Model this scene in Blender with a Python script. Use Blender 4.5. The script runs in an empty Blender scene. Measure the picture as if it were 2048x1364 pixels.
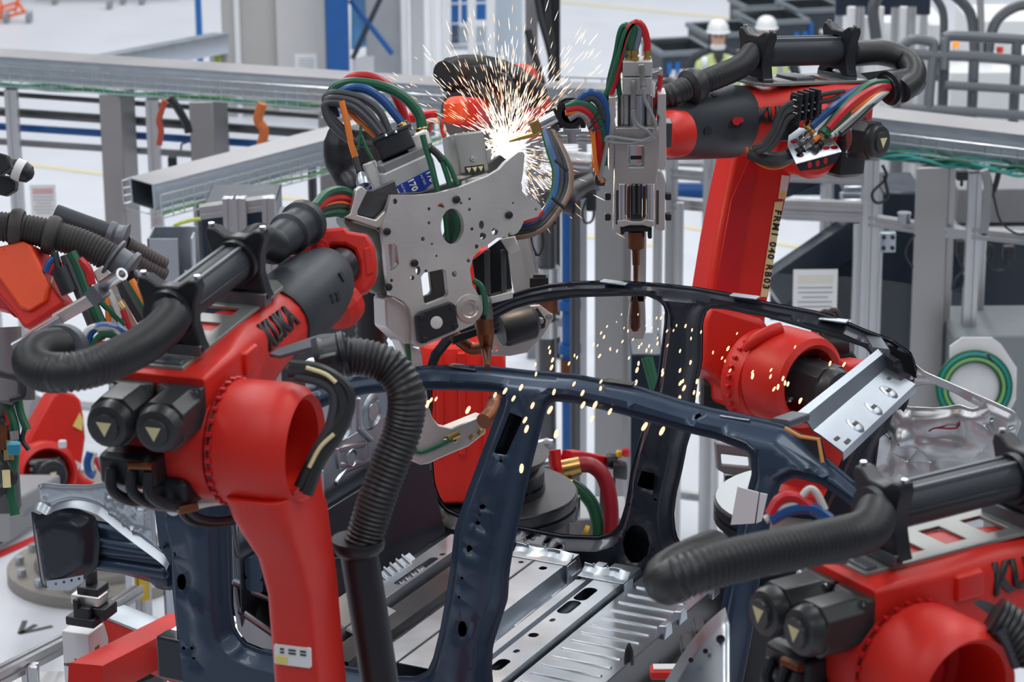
import bpy, bmesh, math, random
import numpy as np
from mathutils import Vector, Matrix
from mathutils.geometry import delaunay_2d_cdt
random.seed(7); rng = np.random.default_rng(7)
SC = bpy.context.scene; COL = SC.collection
A = lambda *v: np.array(v, float)
def nrm(v):
    v = np.asarray(v, float); return v/np.linalg.norm(v)
# ------------------------------------------------------------------ camera
FPX = 5500.0; PIT = math.radians(17.0); ROL = .0074; CAMZ = 6.8
CAM = A(0, 0, CAMZ)
_F = A(0, math.cos(PIT), -math.sin(PIT)); _U0 = A(0, math.sin(PIT), math.cos(PIT)); _R0 = A(1, 0, 0)
_R = _R0*math.cos(ROL)-_U0*math.sin(ROL); _U = _U0*math.cos(ROL)+_R0*math.sin(ROL)
def ray(x, y): return _F+(x-1024)/FPX*_R-(y-682)/FPX*_U
def P(x, y, d): return CAM+d*ray(x, y)                  # the place seen at photo point x,y, d metres away
def Pz(x, y, z):
    q = ray(x, y); return CAM+q*((z-CAMZ)/q[2])
def Pp(x, y, o, n):
    q = ray(x, y); return CAM+q*(np.dot(np.asarray(o)-CAM, n)/np.dot(q, n))
def Py(x, y, Y): return Pp(x, y, A(0, Y, 0), A(0, 1, 0))
cam_d = bpy.data.cameras.new('camera'); cam = bpy.data.objects.new('camera', cam_d); COL.objects.link(cam)
cam_d.sensor_width = 36; cam_d.lens = FPX/2048*36; cam_d.clip_end = 200
M = Matrix(((_R[0], _U[0], -_F[0], 0), (_R[1], _U[1], -_F[1], 0), (_R[2], _U[2], -_F[2], CAMZ), (0, 0, 0, 1)))
cam.matrix_world = M; SC.camera = cam
cam_d.dof.use_dof = True; cam_d.dof.focus_distance = 9.9; cam_d.dof.aperture_fstop = 4.5
# ------------------------------------------------------------------ mesh collector
def basis(z, up=(0, 0, 1)):
    z = nrm(z); up = np.asarray(up, float)
    if abs(np.dot(z, nrm(up))) > .99: up = A(0, 1, 0) if abs(z[1]) < .9 else A(1, 0, 0)
    x = nrm(np.cross(up, z)); return x, np.cross(z, x), z
def spl(p, n=8):
    p = [np.asarray(q, float) for q in p]
    if len(p) < 3: return p
    e = [2*p[0]-p[1]]+p+[2*p[-1]-p[-2]]; o = []
    for i in range(1, len(e)-2):
        for k in range(n):
            t = k/n; a, b, c, d = e[i-1], e[i], e[i+1], e[i+2]
            o.append(.5*((2*b)+(c-a)*t+(2*a-5*b+4*c-d)*t*t+(3*b-a-3*c+d)*t**3))
    return o+[p[-1]]
def resamp(p, step):
    p = np.array(p); L = np.r_[0, np.cumsum(np.linalg.norm(np.diff(p, axis=0), axis=1))]
    n = max(2, int(L[-1]/step)+1); t = np.linspace(0, L[-1], n)
    return np.stack([np.interp(t, L, p[:, i]) for i in range(p.shape[1])], 1)
def rrect(w, h, r, n=4):
    o = []; r = min(r, w/2-1e-4, h/2-1e-4)
    for cx, cy, a0 in ((w/2-r, h/2-r, 0), (-w/2+r, h/2-r, 90), (-w/2+r, -h/2+r, 180), (w/2-r, -h/2+r, 270)):
        for k in range(n+1):
            a = math.radians(a0+90*k/n); o.append((cx+r*math.cos(a), cy+r*math.sin(a)))
    return o
def circ(r, n=24, ry=None): return [(r*math.cos(2*math.pi*k/n), (ry or r)*math.sin(2*math.pi*k/n)) for k in range(n)]
def inpoly(pt, poly):
    x, y = pt; c = False; j = len(poly)-1
    for i in range(len(poly)):
        xi, yi = poly[i]; xj, yj = poly[j]
        if (yi > y) != (yj > y) and x < (xj-xi)*(y-yi)/(yj-yi)+xi: c = not c
        j = i
    return c
def cdt(poly, holes, extra=()):
    vs = []; es = []
    for lp in [poly]+list(holes):
        b = len(vs); vs += [Vector(q[:2]) for q in lp]
        es += [(b+i, b+(i+1) % len(lp)) for i in range(len(lp))]
    vs += [Vector(q) for q in extra]
    r = delaunay_2d_cdt(vs, es, [], 0, 1e-6)
    pts = [(v.x, v.y) for v in r[0]]; fs = []
    for f in r[2]:
        c = (sum(pts[i][0] for i in f)/len(f), sum(pts[i][1] for i in f)/len(f))
        if inpoly(c, poly) and not any(inpoly(c, h) for h in holes): fs.append(list(f))
    return pts, fs
class MB:
    def __init__(s): s.v = []; s.f = []; s.m = []; s.cm = 0
    def add(s, vs, fs):
        b = len(s.v); s.v += [tuple(map(float, q)) for q in vs]; s.f += [[b+i for i in f] for f in fs]; s.m += [s.cm]*len(fs); return s
    def box(s, c, size, fr=None, ch=0):
        c = np.asarray(c, float); x, y, z = fr if fr is not None else (A(1, 0, 0), A(0, 1, 0), A(0, 0, 1)); a, b, h = [q/2 for q in size]
        if ch:
            return s.loft([[c+x*p+y*q+z*t for p, q in rrect(2*a-2*e, 2*b-2*e, ch, 2)] for t, e in ((-h, ch*.7), (-h+ch*.7, 0), (h-ch*.7, 0), (h, ch*.7))])
        vs = [c+x*i*a+y*j*b+z*k*h for k in (-1, 1) for j in (-1, 1) for i in (-1, 1)]
        return s.add(vs, [(0, 2, 3, 1), (4, 5, 7, 6), (0, 1, 5, 4), (2, 6, 7, 3), (0, 4, 6, 2), (1, 3, 7, 5)])
    def hexa(s, b, t):   # eight corners: bottom four, top four
        return s.add(list(b)+list(t), [(3, 2, 1, 0), (4, 5, 6, 7), (0, 1, 5, 4), (1, 2, 6, 5), (2, 3, 7, 6), (3, 0, 4, 7)])
    def loft(s, secs, cap=True, close=True):
        n = len(secs[0]); vs = [q for sec in secs for q in sec]; fs = []
        for i in range(len(secs)-1):
            for k in range(n if close else n-1):
                fs.append((i*n+k, i*n+(k+1) % n, (i+1)*n+(k+1) % n, (i+1)*n+k))
        if cap: fs += [list(range(n))[::-1], [(len(secs)-1)*n+k for k in range(n)]]
        return s.add(vs, fs)
    def tube(s, pts, r, n=10, cap=True):
        pts = [np.asarray(q, float) for q in pts]; N = len(pts)
        rr = r if hasattr(r, '__len__') else [r]*N; secs = []; x = None
        for i in range(N):
            t = nrm(pts[min(i+1, N-1)]-pts[max(i-1, 0)])
            if x is None: x = basis(t)[0]
            x = x-t*np.dot(x, t)
            x = basis(t)[0] if np.linalg.norm(x) < 1e-6 else nrm(x); y = np.cross(t, x)
            secs.append([pts[i]+rr[i]*(x*math.cos(2*math.pi*k/n)+y*math.sin(2*math.pi*k/n)) for k in range(n)])
        return s.loft(secs, cap)
    def cyl(s, a, b, r, n=16, r2=None): return s.tube([a, b], [r, r if r2 is None else r2], n)
    def lathe(s, o, ax, prof, n=28, up=(0, 0, 1)):
        x, y, z = basis(ax, up); o = np.asarray(o, float)
        return s.loft([[o+z*t+r*(x*math.cos(2*math.pi*k/n)+y*math.sin(2*math.pi*k/n)) for k in range(n)] for t, r in prof])
    def corr(s, pts, r, pitch=.011, n=18, amp=.08):
        q = resamp(spl(pts, 10), pitch/2)
        return s.tube(q, [r*(1-amp*(i % 2)) for i in range(len(q))], n)
    def plate(s, poly, holes, o, x, y, th):     # poly in metres on the axes x, y; thickness grows against x cross y
        x = np.asarray(x); y = np.asarray(y); z = np.cross(x, y); o = np.asarray(o)
        pts, fs = cdt(poly, holes); n = len(pts)
        up = [o+x*a+y*b for a, b in pts]; vs = up+[q-z*th for q in up]
        F = []
        for f in fs:
            a = sum(pts[f[i]][0]*pts[f[(i+1) % len(f)]][1]-pts[f[(i+1) % len(f)]][0]*pts[f[i]][1] for i in range(len(f)))
            if a < 0: f = f[::-1]
            F.append(f); F.append([i+n for i in f[::-1]])
        ed = {}
        for f in F[::2]:
            for i in range(len(f)): ed[(f[i], f[(i+1) % len(f)])] = 1
        for a, b in ed:
            if (b, a) not in ed: F.append([b, a, a+n, b+n])
        return s.add(vs, F)
    def build(s, name, mat, par=None, bev=0, ang=35, mods=None):
        me = bpy.data.meshes.new(name); off = A(*par['_o']) if par is not None and '_o' in par else A(0, 0, 0)
        me.from_pydata([tuple(np.asarray(q)-off) for q in s.v], [], s.f)
        for m in (mat if isinstance(mat, (list, tuple)) else [mat]): me.materials.append(m)
        if any(s.m): me.polygons.foreach_set('material_index', s.m)
        me.update(); bm = bmesh.new(); bm.from_mesh(me); bmesh.ops.recalc_face_normals(bm, faces=bm.faces); bm.to_mesh(me); bm.free()
        me.shade_smooth(); me.set_sharp_from_angle(angle=math.radians(ang))
        o = bpy.data.objects.new(name, me); COL.objects.link(o)
        if par is not None: o.parent = par; o['_o'] = tuple(off)
        if bev:
            b = o.modifiers.new('bevel', 'BEVEL'); b.width = bev; b.segments = 2; b.limit_method = 'ANGLE'; b.angle_limit = math.radians(40); b.harden_normals = False
        return o
def thing(name, loc, label, cat, group=None):
    o = bpy.data.objects.new(name, None); COL.objects.link(o); o.location = tuple(map(float, loc)); o['_o'] = tuple(map(float, loc)); o.empty_display_size = .1
    o['label'] = label; o['category'] = cat
    if group: o['group'] = group
    return o
def tag(o, label, cat, group=None, kind=None):
    o['label'] = label; o['category'] = cat
    if group: o['group'] = group
    if kind: o['kind'] = kind
    return o
def single(name, mb, mat, label, cat, group=None, kind=None, **k): return tag(mb.build(name, mat, None, **k), label, cat, group, kind)
def struct(name, mb, mat, par=None, **k):
    o = mb.build(name, mat, par, **k); o['kind'] = 'structure'; return o
def dup(root, loc, label=None, group=None, rot=None):
    r = root.copy(); COL.objects.link(r); r.location = tuple(map(float, loc))
    if rot is not None: r.rotation_euler = rot
    if label: r['label'] = label
    if group: r['group'] = group
    for ch in [c for c in bpy.data.objects if c.parent == root]:
        c = ch.copy(); COL.objects.link(c); c.parent = r
        for g in [q for q in bpy.data.objects if q.parent == ch]:
            d = g.copy(); COL.objects.link(d); d.parent = c
    return r
_tx = {}
def text(par, name, body, fn, mat, size=1.0, th=.003, bold=0, space=1.0):
    """letters as a thin solid; fn(x, y) gives the place, text height about `size`"""
    cu = bpy.data.curves.new('t', 'FONT'); cu.body = body; cu.size = size; cu.resolution_u = 3; cu.offset = bold; cu.space_character = space; cu.align_x = 'CENTER'; cu.align_y = 'CENTER'
    ob = bpy.data.objects.new('t', cu); COL.objects.link(ob)
    me = ob.evaluated_get(bpy.context.evaluated_depsgraph_get()).to_mesh()
    mb = MB(); mb.add([fn(v.co.x, v.co.y) for v in me.vertices], [list(p.vertices) for p in me.polygons])
    bpy.data.objects.remove(ob); bpy.data.curves.remove(cu)
    o = mb.build(name, mat, par); m = o.modifiers.new('s', 'SOLIDIFY'); m.thickness = th; m.offset = 0
    return o
# ------------------------------------------------------------------ materials
MATS = {}
def mat(name, col, rough=.5, metal=0, spec=.5, bump=0, bs=60, var=0, vs=8, coat=0, emit=None, es=0, aniso=None, trans=0, alpha=1, grain=0):
    if name in MATS: return MATS[name]
    m = bpy.data.materials.new(name); m.use_nodes = True; nt = m.node_tree; b = nt.nodes['Principled BSDF']; N = nt.nodes.new; L = nt.links.new
    b.inputs['Base Color'].default_value = (*col, 1); b.inputs['Roughness'].default_value = rough; b.inputs['Metallic'].default_value = metal
    b.inputs['Specular IOR Level'].default_value = spec; b.inputs['Coat Weight'].default_value = coat
    if trans: b.inputs['Transmission Weight'].default_value = trans
    if alpha < 1: b.inputs['Alpha'].default_value = alpha
    if emit: b.inputs['Emission Color'].default_value = (*emit, 1); b.inputs['Emission Strength'].default_value = es
    tc = N('ShaderNodeTexCoord'); src = tc.outputs['Object']
    if aniso:
        mp = N('ShaderNodeMapping'); mp.inputs['Scale'].default_value = aniso; L(src, mp.inputs['Vector']); src = mp.outputs['Vector']
    if var or grain:
        nz = N('ShaderNodeTexNoise'); nz.inputs['Scale'].default_value = vs; nz.inputs['Detail'].default_value = 5; L(src, nz.inputs['Vector'])
        mx = N('ShaderNodeMix'); mx.data_type = 'RGBA'; mx.inputs['A'].default_value = (*[c*(1-var) for c in col], 1); mx.inputs['B'].default_value = (*[min(1, c*(1+var)) for c in col], 1)
        L(nz.outputs['Fac'], mx.inputs['Factor']); out = mx.outputs['Result']
        if grain:
            g = N('ShaderNodeTexNoise'); g.inputs['Scale'].default_value = 420; g.inputs['Detail'].default_value = 1; L(tc.outputs['Object'], g.inputs['Vector'])
            m2 = N('ShaderNodeMix'); m2.data_type = 'RGBA'; m2.blend_type = 'MULTIPLY'; m2.inputs['Factor'].default_value = 1
            rp = N('ShaderNodeMapRange'); rp.inputs['From Min'].default_value = .3; rp.inputs['From Max'].default_value = .7; rp.inputs['To Min'].default_value = 1-grain; rp.inputs['To Max'].default_value = 1+grain
            L(g.outputs['Fac'], rp.inputs['Value']); L(out, m2.inputs['A']); L(rp.outputs['Result'], m2.inputs['B']); out = m2.outputs['Result']
        L(out, b.inputs['Base Color'])
        rr = N('ShaderNodeMapRange'); rr.inputs['To Min'].default_value = max(.03, rough-.1); rr.inputs['To Max'].default_value = min(1, rough+.1)
        L(nz.outputs['Fac'], rr.inputs['Value']); L(rr.outputs['Result'], b.inputs['Roughness'])
    if bump:
        n2 = N('ShaderNodeTexNoise'); n2.inputs['Scale'].default_value = bs; n2.inputs['Detail'].default_value = 3; L(src, n2.inputs['Vector'])
        bp = N('ShaderNodeBump'); bp.inputs['Strength'].default_value = bump; bp.inputs['Distance'].default_value = .01; L(n2.outputs['Fac'], bp.inputs['Height']); L(bp.outputs['Normal'], b.inputs['Normal'])
    MATS[name] = m; return m
RED = mat('orange_paint', (.66, .020, .011), .44, spec=.45, var=.10, vs=3, grain=.12)
REDB = mat('bright_orange_paint', (.85, .075, .012), .4, spec=.5, var=.08, vs=3, grain=.10)
REDD = mat('red_paint', (.55, .006, .012), .4, var=.1)
BLK = mat('black_plastic', (.012, .014, .018), .42, var=.25, vs=14)
CHAR = mat('charcoal_cover', (.028, .034, .042), .5, var=.2, vs=9)
GREYP = mat('grey_motor_paint', (.032, .034, .036), .38, var=.2, vs=10)
RUB = mat('black_rubber', (.018, .019, .021), .45, spec=.6, var=.2, vs=20)
RUBG = mat('dusty_rubber', (.05, .048, .045), .6, var=.3, vs=12)
ALU = mat('milled_aluminium', (.68, .66, .635), .48, 1, var=.10, vs=5, bump=.04, bs=90)
ALUP = mat('aluminium_profile', (.60, .60, .61), .36, 1, var=.05)
STEEL = mat('bright_steel', (.66, .67, .68), .24, 1, var=.08, vs=6)
GALV = mat('galvanised_steel', (.50, .545, .59), .38, 1, var=.14, vs=7)
GALVP = mat('galvanised_panel', (.47, .52, .57), .34, 1, var=.10, vs=5, bump=.05, bs=30)
CAST = mat('cast_aluminium', (.62, .63, .64), .40, 1, var=.16, vs=6, bump=.08, bs=9)
DKST = mat('dark_steel', (.12, .12, .125), .38, .9, var=.2)
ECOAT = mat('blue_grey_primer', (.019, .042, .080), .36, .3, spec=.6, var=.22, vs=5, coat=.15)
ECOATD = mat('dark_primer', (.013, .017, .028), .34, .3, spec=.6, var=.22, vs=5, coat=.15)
COP = mat('oxidised_copper', (.22, .088, .048), .45, 1, var=.35, vs=12)
BRASS = mat('brass', (.62, .42, .16), .32, 1, var=.15)
WHITE = mat('white_paint', (.74, .75, .76), .5, var=.04)
OFFW = mat('concrete_grey', (.44, .43, .41), .8, var=.07, vs=3)
OFFW2 = mat('lit_concrete', (.56, .55, .54), .8, var=.06, vs=3)  # same pillar concrete, paler for its lit side
PAPER = mat('paper', (.80, .80, .80), .7)
YEL = mat('label_yellow', (.80, .68, .18), .5)
YELL = mat('pale_yellow_label', (.80, .70, .38), .5)
YELS = mat('guard_yellow', (.80, .52, .02), .45)
BLUE = mat('blue_paint', (.008, .13, .42), .4, var=.1)
BLUED = mat('blue_pipe', (.006, .085, .30), .4, var=.15)
BLUEL = mat('label_blue', (.01, .045, .36), .45)
GRNH = mat('green_hose', (.015, .11, .055), .38, var=.2)
REDH = mat('red_hose', (.52, .012, .02), .38, var=.2)
BLUH = mat('blue_hose', (.012, .075, .26), .38, var=.2)
ORGH = mat('orange_cable', (.85, .22, .03), .45)
GRYH = mat('grey_cable', (.26, .26, .27), .5)
DGRH = mat('dark_grey_hose', (.05, .053, .062), .42)
WHTH = mat('pale_cable', (.62, .61, .58), .5)
TEAL = mat('teal_cable', (.01, .24, .21), .5)
LGRN = mat('light_green_cable', (.20, .42, .14), .5)
INK = mat('black_ink', (.015, .014, .016), .5)
HVIS = mat('pale_hi_vis_vest', (.60, .68, .30), .8, var=.1)
NAVY = mat('navy_panel', (.012, .022, .04), .35, var=.2)
DKG = mat('dark_grey_steel', (.14, .15, .165), .45, .5, var=.1)
GRAYB = mat('mid_grey_paint', (.22, .22, .23), .5, var=.1)
SPARK = mat('spark_glow', (1, .6, .3), .5, emit=(1, .60, .34), es=1.7)
SPARKW = mat('white_hot_spark', (1, .9, .8), .5, emit=(1, .86, .74), es=2.6)
DROP = mat('falling_spark_glow', (1, .6, .3), .5, emit=(1, .62, .38), es=1.45)
GLASSY = mat('clear_panel', (.9, .95, .95), .05, alpha=.03)
# ================================================================== car body
PHI = math.radians(27.0); EX = A(math.cos(PHI), -math.sin(PHI), 0); EY = A(math.sin(PHI), math.cos(PHI), 0); EZ = A(0, 0, 1)
CO = Pz(925, 1370, CAMZ-3.8); CW = 1.20; NY = -.15
def W(x, y, z): return CO+EX*x+EY*y+EZ*z
def toC(w): q = np.asarray(w)-CO; return A(q@EX, q@EY, q@EZ)
def Cy(px, py, y): return toC(Pp(px, py, W(0, y, 0), EY))
def Cz(px, py, z): return toC(Pz(px, py, CO[2]+z))
def Cx(px, py, x): return toC(Pp(px, py, W(x, 0, 0), EX))
def yoff(z): return .19*np.clip((np.asarray(z)-.5)/.62, 0, 1)**1.15
def Csurf(px, py, far, d=0):
    y = CW-d if far else NY+d
    for _ in range(12):
        c = Cy(px, py, y); o = float(yoff(c[2])); y = (CW-o-d) if far else NY+o+d
    return c
def inpoly_v(pts, poly):
    pts = np.asarray(pts); poly = np.asarray(poly); x, y = pts[:, 0], pts[:, 1]; c = np.zeros(len(pts), bool); j = len(poly)-1
    for i in range(len(poly)):
        xi, yi = poly[i]; xj, yj = poly[j]
        if yi != yj: c ^= ((yi > y) != (yj > y)) & (x < (xj-xi)*(y-yi)/(yj-yi)+xi)
        j = i
    return c
def segdist(pts, loop):
    a = np.asarray(loop); b = np.roll(a, -1, 0); d = np.full(len(pts), 1e9)
    for p, q in zip(a, b):
        v = q-p; t = np.clip(((pts-p)@v)/max(v@v, 1e-12), 0, 1); d = np.minimum(d, np.linalg.norm(pts-(p+t[:, None]*v), axis=1))
    return d
def closed(loop, step, smooth=0):
    l = [np.asarray(q, float)[:2] for q in loop]
    if smooth: l = [np.asarray(q) for q in spl(l+[l[0]], smooth)]
    else: l = l+[l[0]]
    return resamp(l, step)[:-1]
def sheet(mb, poly, openings, punched, fn, sp=.018, flange=.012, ramp=.03, depth=.05, extra=None, edge_poly=True):
    """pressed panel: flat flange round poly and openings, raised by depth inside; fn(x, z, h) -> place"""
    po = closed(poly, sp); op = [closed(o, sp) for o in openings]; pu = [closed(o, sp*.6) for o in punched]
    lo, hi = po.min(0), po.max(0)
    g = np.stack(np.meshgrid(np.arange(lo[0], hi[0], sp), np.arange(lo[1], hi[1], sp)), -1).reshape(-1, 2)
    g = g+((np.round((g[:, 1]-lo[1])/sp) % 2)*sp*.5)[:, None]*A(1, 0)
    k = inpoly_v(g, po)
    for o in op+pu: k &= ~inpoly_v(g, o)
    g = g[k]; d = segdist(g, po)
    for o in op+pu: d = np.minimum(d, segdist(g, o))
    far_in = flange+ramp if depth and edge_poly else 0
    g = g[d > max(sp*.5, far_in+sp*.6)]
    if far_in:
        rg = []
        for lp in [po]+op:
            t = np.roll(lp, -1, 0)-np.roll(lp, 1, 0); t /= np.linalg.norm(t, axis=1)[:, None]+1e-9; nn = np.stack([-t[:, 1], t[:, 0]], 1)
            for w in (flange*.6, flange, flange+ramp*.33, flange+ramp*.66, far_in):
                for sg in (1, -1):
                    q = lp+nn*w*sg; k = inpoly_v(q, po)
                    for o in op+pu: k &= ~inpoly_v(q, o)
                    q = q[k]
                    if len(q):
                        dd = segdist(q, po)
                        for o in op: dd = np.minimum(dd, segdist(q, o))
                        for o in pu: q2 = segdist(q, o); dd = np.where(q2 < .004, 0, dd)
                        rg.append(q[dd > w*.965])
        g = np.concatenate([g]+rg)
    vs = []; es = []
    for lp in [po]+op+pu:
        b = len(vs); vs += [Vector(q) for q in lp]; es += [(b+i, b+(i+1) % len(lp)) for i in range(len(lp))]
    r = delaunay_2d_cdt(vs+[Vector(q) for q in g], es, [], 0, 1e-6)
    pts = np.array([(v.x, v.y) for v in r[0]]); F = np.array([f for f in r[2] if len(f) == 3])
    c = pts[F].mean(1); k = inpoly_v(c, po)
    for o in op+pu: k &= ~inpoly_v(c, o)
    F = F[k]; d = segdist(pts, po) if edge_poly else np.full(len(pts), 9.)
    for o in op: d = np.minimum(d, segdist(pts, o))
    t = np.clip((d-flange)/ramp, 0, 1); h = depth*t*t*(3-2*t)
    if extra is not None: h = h+extra(pts, d)
    mb.add([fn(a, b, q) for (a, b), q in zip(pts, h)], [list(map(int, f)) for f in F]); return mb
def blob(cx, cz, rx, rz, n=14, rot=0): 
    return [(cx+rx*math.cos(t)*math.cos(rot)-rz*math.sin(t)*math.sin(rot), cz+rx*math.cos(t)*math.sin(rot)+rz*math.sin(t)*math.cos(rot)) for t in [2*math.pi*k/n for k in range(n)]]
def xz(pxs, far=False, d=0): return [tuple(Csurf(a, b, far, d)[[0, 2]]) for a, b in pxs]
def punch(pxs, far=False):   # px, py, rx, ry in photo points -> small hole outline
    o = []
    for a, b, rx, ry in pxs: o.append(xz([(a+rx*math.cos(t), b+ry*math.sin(t)) for t in [2*math.pi*k/10 for k in range(10)]], far))
    return o
def bead(pts, segs):        # raised ribs: list of (x0,z0,x1,z1,width,height)
    h = np.zeros(len(pts))
    for x0, z0, x1, z1, w, a in segs:
        v = A(x1-x0, z1-z0); p = A(x0, z0); t = np.clip(((pts-p)@v)/(v@v), 0, 1); d = np.linalg.norm(pts-(p+t[:, None]*v), axis=1)
        s = np.clip(1-d/w, 0, 1); h += a*s*s*(3-2*s)
    return h
car = thing('car_body', W(.4, .7, 0), 'bare car body shell with blue grey side frames and silver ribbed floor', 'car body')
NEAR_OUT = [(330, 985), (420, 905), (500, 838), (600, 779), (700, 756), (780, 742), (851, 731), (915, 730), (980, 732), (1060, 741), (1148, 748), (1207, 759), (1277, 773), (1353, 796), (1420, 815), (1475, 826), (1530, 838), (1572, 848), (1640, 905), (1700, 955), (1760, 1010), (1770, 1060), (1740, 1080), (1700, 1010), (1640, 968), (1590, 955), (1561, 968), (1546, 1020), (1525, 1120), (1505, 1260), (1470, 1440), (1420, 1530), (1200, 1495), (980, 1460), (800, 1440), (500, 1420), (372, 1400), (358, 1329), (353, 1259), (345, 1186), (343, 1096), (330, 1049)]
NEAR_FRONT = [(872, 780), (930, 781), (974, 783), (1000, 786), (1004, 796), (998, 815), (965, 901), (925, 1009), (909, 1059), (902, 1126), (892, 1192), (880, 1259), (866, 1316), (854, 1342), (832, 1353), (790, 1352), (700, 1335), (574, 1311), (520, 1299), (490, 1286), (470, 1259), (463, 1209), (460, 1126), (458, 1042), (464, 985), (500, 930), (560, 870), (628, 822), (680, 800), (730, 788), (800, 782)]
NEAR_REAR = [(1110, 803), (1148, 806), (1248, 830), (1380, 867), (1428, 878), (1491, 902), (1502, 912), (1503, 948), (1481, 1031), (1455, 1150), (1430, 1300), (1385, 1420), (1300, 1455), (1100, 1420), (1005, 1398), (986, 1375), (983, 1340), (985, 1292), (1015, 1199), (1024, 1109), (1060, 943), (1086, 841), (1094, 812)]
FAR_OUT = [(830, 1190), (818, 1100), (815, 1000), (826, 900), (834, 850), (842, 780), (862, 705), (905, 652), (960, 618), (1024, 587), (1057, 577), (1101, 568), (1157, 563), (1224, 562), (1257, 563), (1324, 568), (1391, 575), (1457, 587), (1536, 605), (1636, 624), (1686, 640), (1723, 657), (1783, 680), (1823, 708), (1834, 745), (1810, 820), (1770, 900), (1740, 1000), (1720, 1120), (1690, 1220), (1400, 1250), (1000, 1210)]
FAR_FRONT = [(900, 688), (930, 671), (980, 642), (1029, 617), (1060, 608), (1148, 594), (1248, 591), (1295, 592), (1318, 601), (1330, 615), (1331, 640), (1314, 771), (1300, 810), (1277, 883), (1262, 940), (1257, 976), (1251, 1009), (1240, 1046), (1226, 1064), (1197, 1073), (1124, 1070), (1024, 1051), (965, 1041), (920, 1030), (895, 1019), (880, 1001), (868, 971), (864, 926), (860, 850), (862, 780), (874, 720)]
FAR_REAR = [(1404, 650), (1409, 628), (1419, 616), (1447, 617), (1534, 634), (1597, 652), (1676, 676), (1730, 694), (1742, 708), (1738, 760), (1700, 880), (1655, 980), (1610, 1070), (1560, 1118), (1450, 1118), (1385, 1108), (1362, 1092), (1350, 1070), (1346, 1031), (1351, 989), (1362, 946), (1372, 893), (1381, 866), (1391, 780), (1403, 724)]
def fnear(x, z, h): return W(x, NY+float(yoff(z))-h, z)
def ffar(x, z, h): return W(x, CW-float(yoff(z))-h, z)
no, nf, nr = xz(NEAR_OUT), xz(NEAR_FRONT), xz(NEAR_REAR)
npu = punch([(381, 1153, 9, 17), (365, 1098, 5, 6), (385, 1285, 4, 4), (401, 1285, 4, 4), (373, 1297, 3, 3), (405, 1305, 4, 3), (983, 1001, 6, 6), (978, 1017, 3, 3), (974, 1033, 5, 5), (958, 1083, 6, 7), (942, 1245, 9, 17), (942, 1143, 4, 4), (936, 1181, 4, 4), (1400, 829, 6, 4), (1017, 912, 4, 4)])
npu.append(xz([(1035, 815), (1062, 826), (1028, 900), (1003, 896)]))
def bx(segs, far=False):
    o = []
    for a, b, c, d, w, h in segs:
        p, q = Csurf(a, b, far), Csurf(c, d, far); o.append((p[0], p[2], q[0], q[2], w, h))
    return o
nb = bx([(410, 1060, 412, 1200, .05, .014), (412, 1200, 425, 1280, .05, .014), (995, 930, 955, 1100, .032, .012), (955, 1100, 940, 1200, .045, .010), (940, 1215, 925, 1340, .05, .008)])
s = MB(); sheet(s, no, [nf, nr], npu, fnear, sp=.0155, flange=.016, ramp=.032, depth=.055, extra=lambda p, d: bead(p, nb))
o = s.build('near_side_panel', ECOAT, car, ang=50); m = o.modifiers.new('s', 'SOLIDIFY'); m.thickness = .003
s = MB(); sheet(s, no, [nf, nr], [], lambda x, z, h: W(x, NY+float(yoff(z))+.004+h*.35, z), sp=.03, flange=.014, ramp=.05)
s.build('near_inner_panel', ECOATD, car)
fo, ff, fr = xz(FAR_OUT, True), xz(FAR_FRONT, True), xz(FAR_REAR, True)
fpu = punch([(1284, 1078, 27, 38), (1260, 1010, 3, 4), (1268, 995, 4, 5), (1269, 978, 3, 3), (1279, 1100, 5, 5), (1253, 1060, 3, 3), (1319, 1090, 3, 3), (870, 910, 4, 3), (883, 1034, 6, 3), (1031, 1066, 5, 3), (1064, 1071, 7, 3), (1100, 1079, 6, 3), (1127, 1088, 7, 3), (1322, 990, 4, 4)], True)
fpu.append(xz([(1297, 931), (1321, 938), (1319, 973), (1288, 962)], True))
fb = bx([(1290, 960, 1310, 780, .06, .010), (1340, 640, 1300, 900, .04, .008), (1285, 1110, 1250, 1150, .06, .01)], True)
s = MB(); sheet(s, fo, [ff, fr], fpu, ffar, sp=.0165, flange=.014, ramp=.030, depth=.05, extra=lambda p, d: bead(p, fb))
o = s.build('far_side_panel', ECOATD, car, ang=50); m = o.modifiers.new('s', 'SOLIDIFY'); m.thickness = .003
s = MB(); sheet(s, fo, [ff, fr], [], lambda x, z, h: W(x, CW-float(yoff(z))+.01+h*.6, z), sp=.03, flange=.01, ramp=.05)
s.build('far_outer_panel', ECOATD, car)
# weld tabs along the roof rails
for k, (a, b, far) in enumerate([(925, 738, 0), (1232, 565, 1), (1236, 768, 0), (1492, 593, 1), (1670, 640, 1), (1470, 838, 0)]):
    c = Csurf(a, b, bool(far)); s = MB(); s.box(W(c[0], c[1]+(.01 if not far else -.012), c[2]+.004), (.10, .035, .006), (EX, EY, EZ)); s.build('weld_tab', GALV if k not in (0, 2) else DKST, car, bev=.002)
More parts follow.
